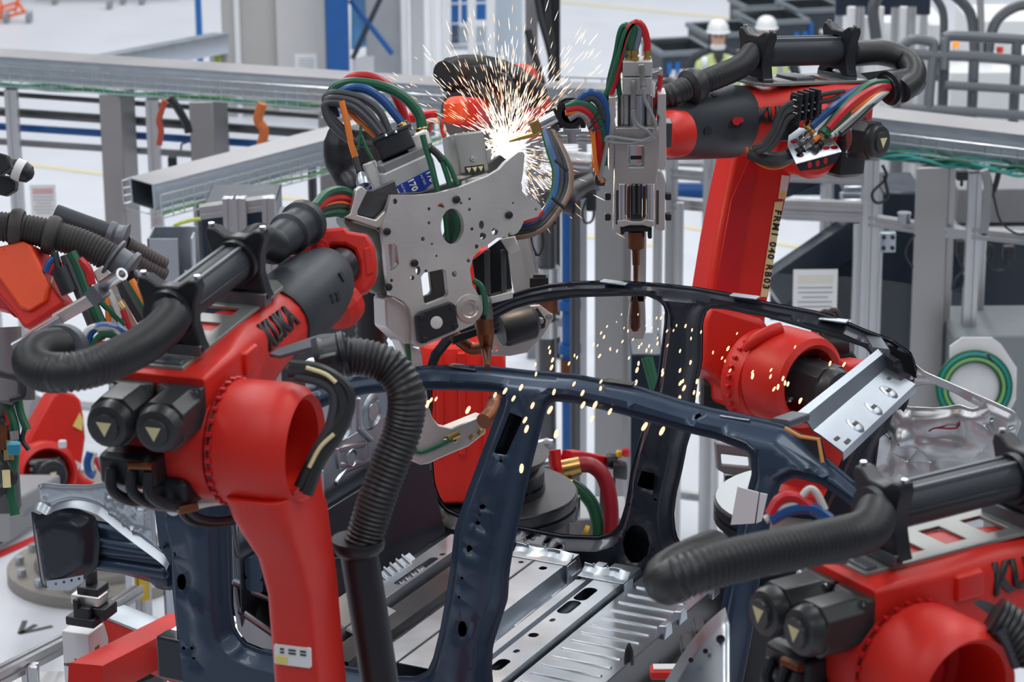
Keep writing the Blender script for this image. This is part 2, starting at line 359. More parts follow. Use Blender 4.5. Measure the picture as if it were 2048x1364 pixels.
# ---- underbody: built on the car axes x (rearwards), y (to the far side), z
def cz(px, py, z=0): return Cz(px, py, z)
def ftop(px, py, z): c = Cz(px, py, z); return c[0]
x1a = Cz(1040, 1100, .07)[0]; x1b = Cz(1122, 1136, .07)[0]
x2a = Cz(1166, 1139, .06)[0]; x2m = Cz(1192, 1146, .06)[0]; x2b = Cz(1237, 1172, .06)[0]
x3 = Cz(1444, 1166, .03)[0]
YF = CW-.11; YN = -.07
def ridge(s, q, fn):
    p0, p1 = A(q[0], q[1]), A(q[2], q[3]); t = nrm(p1-p0); n = A(-t[1], t[0]); w = q[4]; h = q[5]; L = np.linalg.norm(p1-p0)
    secs = []
    for u, k in ((-w*.8, .15), (-w*.45, .8), (0, 1), (L, 1), (L+w*.45, .8), (L+w*.8, .15)):
        c = p0+t*u; secs.append([fn(*(c+n*w*k*a), max(0, b*h*(1 if k > .5 else .1))-.0005) for a, b in ((-1, 0), (-.55, .8), (0, 1), (.55, .8), (1, 0))])
    s.loft(secs, cap=False, close=False)
def panel(name, x0, x1, y0, y1, z, m, segs=(), holes=(), th=.003, sp=.02, dep=.010, par=None, slope=0):
    s = MB(); s.plate([(x0, y0), (x1, y0), (x1, y1), (x0, y1)], list(holes), W(0, 0, z), EX, EY, th)
    for q in segs: ridge(s, q, lambda a, b, h: W(a, b, z+h))
    return s.build(name, m, par or car, ang=30)
def hat(name, xa, xb, h, z, m, holes=(), fl=.03, y0=YN, y1=YF, lip=.012, sl=.25):
    """hat-section beam across the car: flanges, sloping walls and a top with its slots"""
    w = h*sl; s = MB(); sec = [(xa-fl-w, .003), (xa-w, .003), (xa, h), (xb, h), (xb+w, .003), (xb+w+fl, .003)]
    for (a, za), (b, zb) in (sec[0:2], sec[1:3], sec[3:5], sec[4:6]):
        s.hexa([W(a, y0, z+za-.003), W(b, y0, z+zb-.003), W(b, y1, z+zb-.003), W(a, y1, z+za-.003)], [W(a, y0, z+za), W(b, y0, z+zb), W(b, y1, z+zb), W(a, y1, z+za)])
    s.plate([(xa, y0), (xb, y0), (xb, y1), (xa, y1)], holes, W(0, 0, z+h), EX, EY, .004)
    return s.build(name, m, car, bev=.004)
def slot(px, py, z, l, w, ang=90):
    c = Cz(px, py, z); o = []; e = max(0, (l-w)/2); r = math.radians(ang); q = min(l, w)/2
    for k in range(16):
        t = 2*math.pi*(k+.5)/16; a = math.copysign(e, math.cos(t))+q*math.cos(t); b = w/2*math.sin(t)
        o.append((c[0]+a*math.cos(r)-b*math.sin(r), c[1]+a*math.sin(r)+b*math.cos(r)))
    return o
XF0 = Csurf(858, 930, True)[0]
# rear floor with its long pressed beads
yb = np.linspace(YN+.02, YF-.06, 15)
segs = []
for i, y in enumerate(yb): segs.append((x2b+.05, y, x3-.035, y, .010, .0065))
panel('rear_floor', x2b+.02, x3+.01, YN-.05, YF, .042, GALVP, segs, sp=.012)
# strip between the two cross members
ss = []
for k in range(4):
    y = .18+k*.3
    ss += [(x1b+.05, y, x1b+.05, y+.17, .012, .006), (x1b+.05, y+.17, x2a-.05, y+.2, .012, .006), (x2a-.05, y+.2, x2a-.05, y+.04, .012, .006)]
panel('middle_floor', x1b, x2a, YN-.05, YF, .004, GALVP, ss, sp=.012)
hat('seat_cross_member', x1a, x1b, .07, .0, GALV, [slot(1086, 1136, .07, .035, .03), slot(1050, 1108, .07, .025, .02), slot(1042, 1124, .07, .02, .02)])
s = MB(); xs = Cz(1079, 1113, .07)[0]; s.box(W(xs, (YN+YF)/2, .0715), (.006, YF-YN, .004), (EX, EY, EZ)); s.build('seam', DKST, car)
hat('narrow_cross_member', x2a+.012, x2m-.008, .055, .0, GALV, [slot(1156, 1156, .055, .03, .022), slot(1094, 1189, .055, .02, .016)], fl=.02)
hat('slotted_cross_member', x2m+.02, x2b, .06, .0, GALV, [slot(1171, 1188, .06, .13, .052), slot(1138, 1214, .06, .13, .052), slot(1067, 1270, .06, .04, .035), slot(1105, 1240, .06, .03, .018), slot(1033, 1302, .06, .03, .02), slot(1000, 1329, .06, .10, .045)], fl=.02)
def bracket(xa, xb, y0, z):
    s = MB(); n = 9; sec = []
    for i in range(n+1):
        u = i/n; x = xa+(xb-xa)*u; wv = .010*math.sin(u*math.pi*4)
        sec.append([W(x, y0-.05, z+.004), W(x, y0-.012+wv, z+.006), W(x, y0+.006+wv, z+.02), W(x, y0+.012, z+.030+.004*math.cos(u*9)), W(x, y0+.016, z+.030+.004*math.cos(u*9)), W(x, y0+.010+wv, z+.014), W(x, y0-.01, z+.0), W(x, y0-.05, z)])
    s.loft(sec)
    s.box(W(xb+.012, y0-.03, z-.03), (.004, .075, .075), (EX, EY, EZ)); s.box(W(xb+.03, y0-.005, z-.045), (.04, .05, .004), (EX, EY, EZ))
    s.box(W(xa-.012, y0-.03, z-.03), (.004, .075, .075), (EX, EY, EZ))
    for u in (.2, .5, .8): s.cyl(W(xa+(xb-xa)*u, y0+.012, z+.03), W(xa+(xb-xa)*u, y0+.017, z+.03), .006, 8)
    return s.build('end_bracket', GALV, car, bev=.002)
bracket(x1a-.01, x1b+.01, YF-.08, .07); bracket(x2a+.01, x2b+.01, YF-.13, .06)
# rear edge flange with brackets and a locating pin
s = MB(); s.box(W(x3+.02, .53, -.01), (.006, 1.28, .14), (EX, EY, EZ)); s.box(W(x3+.045, .53, -.082), (.05, 1.28, .005), (EX, EY, EZ))
for y in (.25, .55, .95): s.cyl(W(x3+.018, y, -.04), W(x3+.026, y, -.04), .008, 8)
s.build('rear_edge_flange', DKST, car, bev=.002)
for (px, py) in ((1322, 1258), (1352, 1229), (1418, 1178)):
    c = Cz(px, py+12, .042); s = MB()
    s.hexa([W(c[0]-.01, c[1]-.035, .04), W(c[0]+.03, c[1]-.035, .04), W(c[0]+.03, c[1]+.035, .04), W(c[0]-.01, c[1]+.035, .04)], [W(c[0]+.0, c[1]-.022, .085), W(c[0]+.03, c[1]-.025, .09), W(c[0]+.03, c[1]+.025, .09), W(c[0]+.0, c[1]+.022, .085)]); s.build('flange_bracket', GALV, car, bev=.004)
c = Cz(1258, 1328, .042); s = MB(); s.lathe(W(c[0], c[1], .042), EZ, [(0, .018), (.02, .018), (.05, .014), (.075, .004), (.078, 0.001)], 14); s.build('locating_stud', BLK, car)
# front floor, left of the first cross member
xt = Cz(905, 1107, .06)[0]
fs = []
for k in range(5):
    y = .12+k*.23
    fs += [(xt+.07, y, xt+.07, y+.15, .011, .006), (xt+.07, y+.15, x1a-.12, y+.15, .011, .006), (xt+.15, y+.02, xt+.15, y+.11, .011, .006), (xt+.15, y+.02, x1a-.06, y+.02, .011, .006)]
panel('centre_floor', xt, x1a-.02, YN-.05, YF, .002, GALVP, fs, sp=.012, holes=[slot(835, 1236, .0, .04, .03), slot(868, 1249, .0, .03, .018)])
hat('front_cross_member', xt-.10, xt-.01, .06, .0, GALV, [slot(833, 1141, .06, .30, .035), slot(885, 1108, .06, .03, .02), slot(700, 1240, .06, .30, .035)], fl=.02)
fs = []
for k in range(6):
    y = .10+k*.2
    fs += [(xt-.45, y, xt-.45, y+.13, .010, .006), (xt-.30, y+.03, xt-.30, y+.15, .010, .006), (xt-.38, y+.05, xt-.34, y+.09, .012, .006), (xt-.34, y+.09, xt-.36, y+.13, .012, .006), (xt-.24, y+.02, xt-.24, y+.12, .010, .006)]
panel('front_floor', xt-.62, xt-.12, YN-.05, YF, .002, GALVP, fs, sp=.012)
hat('sub_cross_member', x1a-.20, x1a-.10, .035, .0, DKST, [slot(812, 1342, .035, .05, .03)], fl=.02)
s = MB(); s.box(W((XF0+.3+x3)/2, (YN+YF)/2, -.10), (x3-XF0-.3, YF-YN+.02, .05), (EX, EY, EZ)); s.build('dark_under_sheet', BLK, car)  # black sheet added below so the floor slots look shaded inside
# sills inside
s = MB()
for y, z in ((YN-.05, -.05),):
    s.box(W((xt-.6+x3)/2, y, z), (x3-xt+.6, .08, .16), (EX, EY, EZ))
s.build('sill_reinforcement', ECOATD, car, bev=.01)
# firewall, toe board and dash beam at the front
XF = Csurf(858, 930, True)[0]-.02
def onx(px, py): c = Cx(px, py, XF); return (c[1], c[2])
fw = [onx(*q) for q in [(596, 1000), (600, 800), (640, 782), (800, 770), (838, 790), (838, 1000), (700, 1050)]]
rings = [onx(743, 823), onx(682, 851), onx(790, 850), onx(700, 915)]
fwp = [(YN-.04, -.02), (YF+.05, -.02), (YF+.05, .56), (YN-.04, .56)]
s = MB(); ffn = lambda a, b, h: W(XF+h, a, b)
s.plate(fwp, [], W(XF, 0, 0), EY, EZ, .004)
for k, (a, b) in enumerate(rings):
    R = .052 if k < 3 else .03; s.lathe(W(XF, a, b), EX, [(0, R*1.35), (.012, R*1.12), (.014, R), (.004, R*.8), (.004, R*.72), (.010, R*.66), (.010, .001)], 32)
for q in ([onx(672, 900), onx(728, 888), onx(728, 925), onx(676, 932), onx(672, 900)], [onx(672, 965), onx(690, 940), onx(735, 922), onx(741, 880), onx(716, 855), onx(716, 800)]):
    for a, b in zip(q, q[1:]): ridge(s, (*a, *b, .014, .012), ffn)
s.build('firewall', GALVP, car, ang=30)
c0 = Cx(760, 975, XF+.03)
s = MB()
for z, r in ((c0[2], .045), (c0[2]-.06, .03)): s.loft([[W(XF+.04+a, y, z+b) for a, b in rrect(.07, r*1.6, .015)] for y in (YN-.02, YF+.03)])
s.build('dash_cross_beam', ECOAT, car)
s = MB(); s.box(W(XF+.10, (YN+YF)/2, .22), (.02, YF-YN, .34), (nrm(EX+EZ*.25), EY, nrm(EZ-EX*.25))); s.build('lower_dash_panel', ECOATD, car, bev=.005)
tb = []
for k in range(5): tb.append((.02+k*.045, .02, .02+k*.045, .20, .010, .009))
for y0, xx in ((YF-.53, XF+.04), (YN+.12, XF+.04)):
    s = MB(); fn = lambda a, b, h: W(xx+.20-b*.85+h*.5, y0+a, .01+b*.62+h*.85)
    s.loft([[fn(a, b, h) for a, b in ((0, 0), (.25, 0), (.25, .23), (0, .23))] for h in (0, -.003)])
    for q in tb: ridge(s, q, fn)
    s.build('toe_board', GALVP, car, ang=30)
# tunnel and black-backed slot near the front, seen left of the near robot arm
s = MB(); s.box(W(XF+.22, .27, .05), (.26, .26, .03), (nrm(EX-EZ*.3), EY, nrm(EZ+EX*.3)), ch=.01); s.build('pedal_bracket', DKST, car)
s = MB(); s.box(W(XF+.06, .20, .33), (.012, .30, .42), (EX, EY, EZ), ch=.003)
for y, z in ((.12, .4), (.25, .46), (.3, .3)): s.lathe(W(XF+.064, y, z), EX, [(0, .03), (.012, .028), (.016, .02), (.008, .015), (.008, .001)], 20)
s.build('inner_dash_bracket', GALV, car)
tpo = W(XF+.15, .10, .18); tpn = nrm(A(.30, -.85, .42)); tpx = nrm(np.cross(EZ, tpn)); tpy = np.cross(tpn, tpx)
def tpp(px): return [(float((Pp(a, b, tpo, tpn)-tpo)@tpx), float((Pp(a, b, tpo, tpn)-tpo)@tpy)) for a, b in px]
s = MB(); s.plate(tpp([(464, 1030), (520, 1020), (600, 1060), (600, 1308), (524, 1296), (494, 1284), (476, 1260), (468, 1210)]), [tpp([(474, 1176), (482, 1170), (560, 1212), (563, 1252), (550, 1262), (480, 1214)]), tpp([(505, 1130), (512, 1128), (514, 1138), (507, 1140)])], tpo, tpx, tpy, .004)
for q in ([(470, 1050), (478, 1110)], [(492, 1046), (500, 1105)], [(470, 1165), (560, 1205)], [(482, 1222), (560, 1276)], [(505, 1110), (530, 1120), (540, 1160)]):
    q = tpp(q)
    for a, b in zip(q, q[1:]): ridge(s, (*a, *b, .014, .012), lambda u, v, h: tpo+tpx*u+tpy*v+tpn*h)
s.build('toe_panel', GALVP, car, ang=30)
s = MB(); s.plate(tpp([(465, 1165), (575, 1205), (575, 1275), (465, 1225)]), [], tpo-tpn*.05, tpx, tpy, .01); s.build('slot_shade_plate', BLK, car)  # black plate behind the slot, its inner shade put into the colour
# ---- front left: fender apron, wheel house and front rail (on a plane inside the side panel)
YA = NY+.12
def ya(pxs, y=YA): return [tuple(Cy(a, b, y)[[0, 2]]) for a, b in pxs]
ap = ya([(77, 969), (90, 965), (115, 968), (147, 969), (180, 969), (213, 964), (237, 956), (270, 962), (272, 976), (300, 987), (308, 1000), (313, 1089), (326, 1106), (267, 1062), (213, 1019), (195, 1008), (168, 1000), (143, 998), (118, 1004), (100, 1012), (80, 1000)])
apu = [ya([(a+r*math.cos(t), b+r*math.sin(t)) for t in [.785*k for k in range(8)]]) for a, b, r in [(83, 972, 3), (91, 996, 4), (222, 988, 3), (233, 1000, 2), (246, 1004, 2), (258, 1012, 2), (270, 1026, 2)]]
acirc = [ya([(a, b)])[0] for a, b in ((222, 984), (240, 986), (258, 989), (268, 1040))]
def apx(p, d):
    h = np.zeros(len(p))
    for a, b in acirc[:3]: r = np.linalg.norm(p-A(a, b), axis=1); h += .008*np.exp(-((r-.017)/.005)**2)
    q = ya([(217, 1002), (295, 1020), (296, 1060), (270, 1058), (250, 1040), (222, 1020)])
    return h+bead(p, [(*q[i], *q[(i+1) % 6], .010, .010) for i in range(6)])
s = MB(); sheet(s, ap, [], apu, lambda x, z, h: W(x, YA-h, z), sp=.0095, flange=.004, ramp=.012, depth=.006, extra=apx); o = s.build('fender_apron', GALV, car, ang=60)
m = o.modifiers.new('s', 'SOLIDIFY'); m.thickness = .002
arch = [(52, 1018), (80, 1004), (100, 1013), (118, 1005), (143, 999), (168, 1001), (195, 1009), (213, 1020), (267, 1063), (326, 1107), (341, 1122)]
s = MB(); aq = spl([W(*Cy(a, b, YA)) for a, b in arch], 5)
s.loft([[q, q-EY*.022-EZ*.020, q-EY*.025-EZ*.024, q-EY*.002-EZ*.003] for q in aq]); s.build('wheel_arch_flange', GALV, car)
wh = ya([(62, 1022), (80, 1030), (113, 1014), (153, 1016), (190, 1032), (200, 1080), (196, 1130), (186, 1146), (167, 1160), (140, 1178), (93, 1176), (83, 1174), (67, 1069)], YA+.03)
s = MB(); sheet(s, wh, [], [], lambda x, z, h: W(x, YA+.03-h, z), sp=.018, flange=.004, ramp=.05, depth=.045); o = s.build('wheel_house', ECOATD, car, ang=50); m = o.modifiers.new('s', 'SOLIDIFY'); m.thickness = .003
s = MB(); lp = ya([(93, 1162), (130, 1157), (166, 1150), (167, 1164), (140, 1181), (95, 1180)], YA-.02); s.plate(lp[::-1], [ya([(q+3*math.cos(t), 1168-(q-110)*.22+3*math.sin(t)) for t in [.785*k for k in range(8)]], YA-.02) for q in (112, 128, 143, 158)], W(0, YA-.02, 0), EX, EZ, .003); s.build('weld_flange', GALV, car)
rp = [(190, 1040), (240, 1050), (307, 1090), (345, 1100), (350, 1180), (325, 1180), (313, 1176), (300, 1164), (270, 1155), (240, 1147), (190, 1140)]
rl = ya(rp, YA+.08); rb = [(178, 1076, 300, 1096, .016, .022), (182, 1094, 320, 1108, .014, .018), (186, 1120, 335, 1142, .02, .022)]
rb2 = [(*Cy(a, b, YA+.08)[[0, 2]], *Cy(c, d, YA+.08)[[0, 2]], w, h) for a, b, c, d, w, h in rb]
s = MB(); sheet(s, rl, [], [], lambda x, z, h: W(x, YA+.08-h, z), sp=.016, flange=.003, ramp=.02, depth=.02)
for q in rb2: ridge(s, (*q[:4], q[4]*1.4, q[5]), lambda x, z, h: W(x, YA+.06-h, z))
o = s.build('front_rail', ECOAT, car, ang=60); m = o.modifiers.new('s', 'SOLIDIFY'); m.thickness = .004
# far front apron and strut tower, seen between the robots
c = Cy(760, 905, CW-.2); s = MB(); s.box(W(XF-.2, CW-.18, .55), (.4, .05, .3), (EX, EY, EZ), ch=.01); s.build('far_apron', GALV, car)
# hinge pillar flange next to the apron
fl = xz([(308, 980), (330, 985), (343, 1040), (344, 1096), (340, 1130), (318, 1090)], False, .02)
s = MB(); s.plate(fl[::-1], [], W(0, NY+.02, 0), EX, EZ, .004)
for a, b in ((320, 1007), (331, 1092)): c = Csurf(a, b, False, .02); s.lathe(W(c[0], NY+.02, c[2]), -EY, [(0, .012), (.004, .012), (.004, .006), (.02, .005), (.02, .001)], 12)
s.build('hinge_flange', ECOAT, car)
# ---- rear: header bracket across the car, castings, hinge pillars of the back
yN, yF = NY+.24, CW-.24
near = [Cy(a, b, yN) for a, b in [(1594, 825), (1608, 834), (1634, 868), (1686, 904)]]; far = [Cy(a, b, yF) for a, b in [(1757, 697), (1769, 705), (1780, 742), (1831, 768)]]
s = MB(); secs = []
for t in np.linspace(0, 1, 7):
    p = [n*(1-t)+f*t for n, f in zip(near, far)]; up = A(0, 0, .004)
    top = [p[0]+A(-.012, 0, -.012), p[0], p[1], p[2]+A(-.012, 0, .01), p[2]+A(.01, 0, 0), p[3], p[3]+A(.004, 0, -.025)]
    secs.append([W(*q) for q in top]+[W(*(q-up-A(.003, 0, 0))) for q in top[::-1]])
s.loft(secs); hb = s.build('rear_header', GALVP, car, ang=25)
for t, u in ((.27, .62), (.52, .62), (.76, .55)):
    p2 = near[2]*(1-t)+far[2]*t; p3 = near[3]*(1-t)+far[3]*t; q = p2*(1-u)+p3*u; n = nrm(np.cross(p3-p2, A(0, 1, 0))); n = n if n[2] > 0 else -n
    nw = EX*n[0]+EY*n[1]+EZ*n[2]; s = MB(); s.lathe(W(*q), nw, [(-.002, .038), (.006, .032), (.010, .024), (.010, .001)], 20); s.build('boss', GALV, hb)
    s = MB(); s.box(W(*(q+n*.011)), (.03, .012, .003), (EY, np.cross(nw, EY), nw)); s.build('slot', INK, hb)
for t, u in ((.06, .55), (.10, .85), (.9, .2), (.97, .5)):
    p2 = near[2]*(1-t)+far[2]*t; p3 = near[3]*(1-t)+far[3]*t; q = p2*(1-u)+p3*u; n = nrm(np.cross(p3-p2, A(0, 1, 0))); n = n if n[2] > 0 else -n
    nw = EX*n[0]+EY*n[1]+EZ*n[2]; s = MB(); s.box(W(*(q+n*.003)), (.04, .013, .003), (EY, np.cross(nw, EY), nw), ch=.001); s.build('slot', INK, hb)
# body shell corner where the header meets the rails
for q in ((1560, 846, False), (1745, 676, True)):
    a = Csurf(q[0], q[1], q[2]); b = near[0] if not q[2] else far[0]
    s = MB(); s.loft([[W(*(A(*a)+A(u*.9, 0, v))) for u, v in rrect(.07, .025, .008)], [W(*(A(*b)+A(u*.9+.01, 0, v-.01))) for u, v in rrect(.07, .025, .008)]]); s.build('corner_gusset', DKG, car)
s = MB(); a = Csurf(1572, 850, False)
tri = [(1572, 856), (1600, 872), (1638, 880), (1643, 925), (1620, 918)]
s.plate(xz(tri, False, -.06)[::-1], [], W(0, NY+.13, 0), EX, EZ, .003); s.build('pillar_shade_patch', INK, car)  # flat black plate; the opening's inner shade is painted, not modelled
s = MB(); s.tube([W(*Csurf(a, b, False, -.064)) for a, b in [(1570, 856), (1600, 873), (1637, 879), (1645, 925)]], .006, 8); s.build('copper_seal_bead', mat('seal_orange', (.62, .26, .06), .45), car)
s = MB(); s.plate(xz([(1504, 950), (1545, 962), (1528, 1030), (1480, 1034)], False, -.062)[::-1], [], W(0, NY-.05, 0), EX, EZ, .004)
s.plate(xz([(1548, 963), (1562, 966), (1543, 1025), (1532, 1030)], False, -.062)[::-1], [], W(0, NY-.05, 0), EX, EZ, .004); s.build('pale_gusset_plate', WHITE, car)
# far rear casting with its window
co = xz([(1762, 692), (1788, 682), (1831, 727), (1849, 742), (1927, 776), (1989, 803), (2030, 822), (2044, 842), (2026, 891), (2012, 950), (1990, 1010), (1900, 1060), (1800, 1060), (1730, 1010), (1742, 936), (1752, 850), (1785, 806), (1806, 772), (1796, 742)], True, -.03)
ch_ = xz([(1816, 783), (1835, 770), (1866, 766), (1907, 783), (1962, 811), (1950, 814), (1923, 807), (1895, 812), (1866, 814), (1820, 813), (1808, 803)], True, -.03)
cpu = [xz([(a+r*math.cos(t), b+r*math.sin(t)) for t in [.785*k for k in range(8)]], True, -.03) for a, b, r in [(1788, 870, 4), (1820, 914, 4), (1867, 916, 4), (1975, 843, 4), (2025, 848, 5), (1990, 832, 5), (1972, 891, 3), (1757, 930, 4)]]
cb = bx([(1785, 815, 1810, 870, .05, .05), (1810, 870, 1875, 838, .05, .035), (1765, 870, 1755, 980, .03, .05), (1810, 870, 1790, 950, .03, .04), (1810, 870, 1850, 885, .03, .04), (1850, 885, 1930, 890, .03, .04), (1850, 900, 1920, 905, .02, .035), (1935, 815, 1940, 900, .05, .03), (2015, 860, 1975, 905, .015, .03), (2000, 850, 1960, 905, .012, .03)], True); cb = [(*q[:4], q[4]*1.25, q[5]*.55) for q in cb]
s = MB(); sheet(s, co, [ch_], cpu, lambda x, z, h: W(x, CW-float(yoff(z))+.03-h, z), sp=.014, flange=.008, ramp=.03, depth=.03, extra=lambda p, d: bead(p, cb)); o = s.build('rear_casting', CAST, car, ang=60); m = o.modifiers.new('s', 'SOLIDIFY'); m.thickness = .006
s = MB(); s.tube([W(*Csurf(a, b, True, .02)) for a, b in spl([A(1858, 862), A(1870, 856), A(1900, 857), A(1914, 855), A(1916, 846)], 4)], .0035, 6); s.build('red_wax_line', mat('dark_red_line', (.3, .01, .02), .5), car)
s = MB(); s.loft([[W(*Csurf(a, b, True, d)) for a, b in [(1776, 690), (1800, 696), (1824, 713), (1834, 757), (1806, 741), (1788, 722)]] for d in (.035, .03)]); s.build('gloss_black_cover', mat('gloss_black', (.006, .006, .008), .12), car)
# ================================================================== robots
class Fr:
    """arm frame: t along the arm, s to its own right, h up"""
    def __init__(s, Q, f):
        s.Q = np.asarray(Q); s.f = nrm(f); s.a = nrm(np.cross(s.f, [0, 0, 1])); s.u = np.cross(s.a, s.f)
    def __call__(s, t, x, h): return s.Q+s.f*t+s.a*x+s.u*h
def motor(par, fr, t, s, h, w=.132, hh=.14, ln=.2, sgn=-1, axis=None, tri=True):
    """servo motor: square housing, round end cap with a triangular warning label, corner screws; points along -f (or axis)"""
    z = fr.f*sgn if axis is None else nrm(axis); x, y, z = basis(z, fr.u); o = fr(t, s, h); mb = MB()
    oct_ = lambda k, c: [(a*k, b*k) for a, b in [(w/2-c, -hh/2), (w/2, -hh/2+c), (w/2, hh/2-c), (w/2-c, hh/2), (-w/2+c, hh/2), (-w/2, hh/2-c), (-w/2, -hh/2+c), (-w/2+c, -hh/2)]]
    def ring(q, d): return [o+z*d+x*a+y*b for a, b in q]
    mb.loft([ring(oct_(1, .004), 0), ring(oct_(1, .004), .025), ring(oct_(.97, .03), .03), ring(oct_(.97, .032), ln*.72)])
    m = mb.build('motor', GREYP, par, bev=.004)
    mb = MB(); R = min(w, hh)*.49
    mb.loft([ring(circ(R*1.02, 20), ln*.70), ring(circ(R*1.02, 20), ln*.82), ring(circ(R*.9, 20), ln*.92), ring(circ(R*.62, 20), ln*.94), ring(circ(R*.6, 20), ln)]); mb.build('end_cap', GREYP, m)
    if tri:
        mb = MB(); mb.loft([ring([(-.022, .018), (.022, .018), (0, -.022)], ln+e) for e in (-.002, .0015)]); mb.build('warning_label', YELL, m)
    for a in (-1, 1):
        for b in (-1, 1): p = o+x*a*(w/2-.014)+y*b*(hh/2-.014); mb = MB(); mb.cyl(p+z*.024, p+z*.034, .009, 8); mb.build('screw', STEEL, m)
    return m
def clamp(par, fr, t, s, h, k=1.0, r=.056, th=.05):
    q = [(-.092, .075), (-.085, .10), (-.06, .098), (-.03, .078), (.03, .078), (.06, .098), (.085, .10), (.092, .075), (.078, .03), (.074, -.03), (.088, -.085), (.098, -.105), (.06, -.108), (.03, -.085), (-.03, -.085), (-.06, -.108), (-.098, -.105), (-.088, -.085), (-.074, -.03), (-.078, .03)]
    mb = MB(); mb.plate([(a*k, b*k) for a, b in q], [circ(r, 24)], fr(t-th/2, s, h), fr.a, fr.u, th)
    o = mb.build('hose_clamp', BLK, par, bev=.006)
    mb = MB(); mb.lathe(fr(t-th/2-.02, s, h), fr.f, [(0, r*.94), (0, r*1.22), (.02, r*1.28), (.022, r*.94)], 28); mb.build('clamp_ring', BLK, o)
    for a in (-.08, .08): mb = MB(); mb.cyl(fr(t, s+a*k, h+.1*k), fr(t, s+a*k, h+.108*k), .009, 8); mb.build('screw', STEEL, o)
    return o
def link_block(): pass
def jacket(par, fr, t0, t1, s, h, r=.055):
    mb = MB(); mb.lathe(fr(t0, s, h), fr.f, [(0, r), (t1-t0, r)], 24); o = mb.build('hose_sleeve', CHAR, par)
    for a, hh in ((-.025, r*.93), (.025, r*.93), (r*.95, .0)):
        mb = MB(); mb.box(fr((t0+t1)/2, s+a, h+hh), (t1-t0, .012, .012), (fr.f, fr.a, fr.u), ch=.002); mb.build('guide_strip', DKG if hh else BLK, o)
    return o
def arm_shell(par, fr, secs, name='upper_arm', m=RED):
    mb = MB(); mb.loft([[fr(t, s0+a, h0+b) for a, b in rrect(w, hh, r, 5)] for t, w, hh, r, s0, h0 in secs]); return mb.build(name, m, par, bev=.003)
def boltring(par, o, ax, R, n, r=.009, d=.012, m=None):
    x, y, z = basis(ax)
    for k in range(n):
        t = 2*math.pi*k/n; p = np.asarray(o)+R*(x*math.cos(t)+y*math.sin(t)); mb = MB(); mb.cyl(p, p+z*d, r, 8); mb.build('bolt', m or REDD, par)
def cyltext(par, fr, body, t, r, ang, size, shell, side=1, m=INK, rev=False, bold=.004):
    """letters lying on the skin of the arm; ang degrees from the top towards side"""
    from mathutils.bvhtree import BVHTree
    off = Vector(shell['_o']); bv = BVHTree.FromPolygons([v.co+off for v in shell.data.vertices], [list(p.vertices) for p in shell.data.polygons])
    def fn(x, y):
        th = math.radians(ang)-y/r; n = fr.a*side*math.sin(th)+fr.u*math.cos(th); tt = t+(-x if rev else x)
        h = bv.ray_cast(Vector(fr(tt, 0, 0)+n*.5), Vector(-n))
        return (np.array(h[0]) if h[0] is not None else fr(tt, 0, 0)+n*r)+n*.005
    return text(par, 'lettering', body, fn, m, size, .006, bold)
def deck(par, fr, t0, t1, w=.235, h=.128, s=0):
    mb = MB(); hs = [[(t0+.03+k*.13-.0+(.10 if i in (1, 2) else 0), (-.07 if i < 2 else .07)+0) for i in range(4)] for k in range(int((t1-t0-.1)/.13))]
    hs = [[(a0, -.06), (a0+.07, -.06), (a0+.07, .05), (a0, .05)] for a0 in np.arange(t0+.16, t1-.12, .14)]
    mb.plate([(t0, -w/2), (t1-.05, -w/2), (t1, -w/2+.04), (t1, w/2-.04), (t1-.05, w/2), (t0, w/2)][::-1], [q[::-1] for q in hs], fr(0, s, h), fr.f, fr.a, .012)
    return mb.build('deck_plate', mat('deck_grey', (.30, .305, .29), .42, .5, var=.12), par, bev=.002)
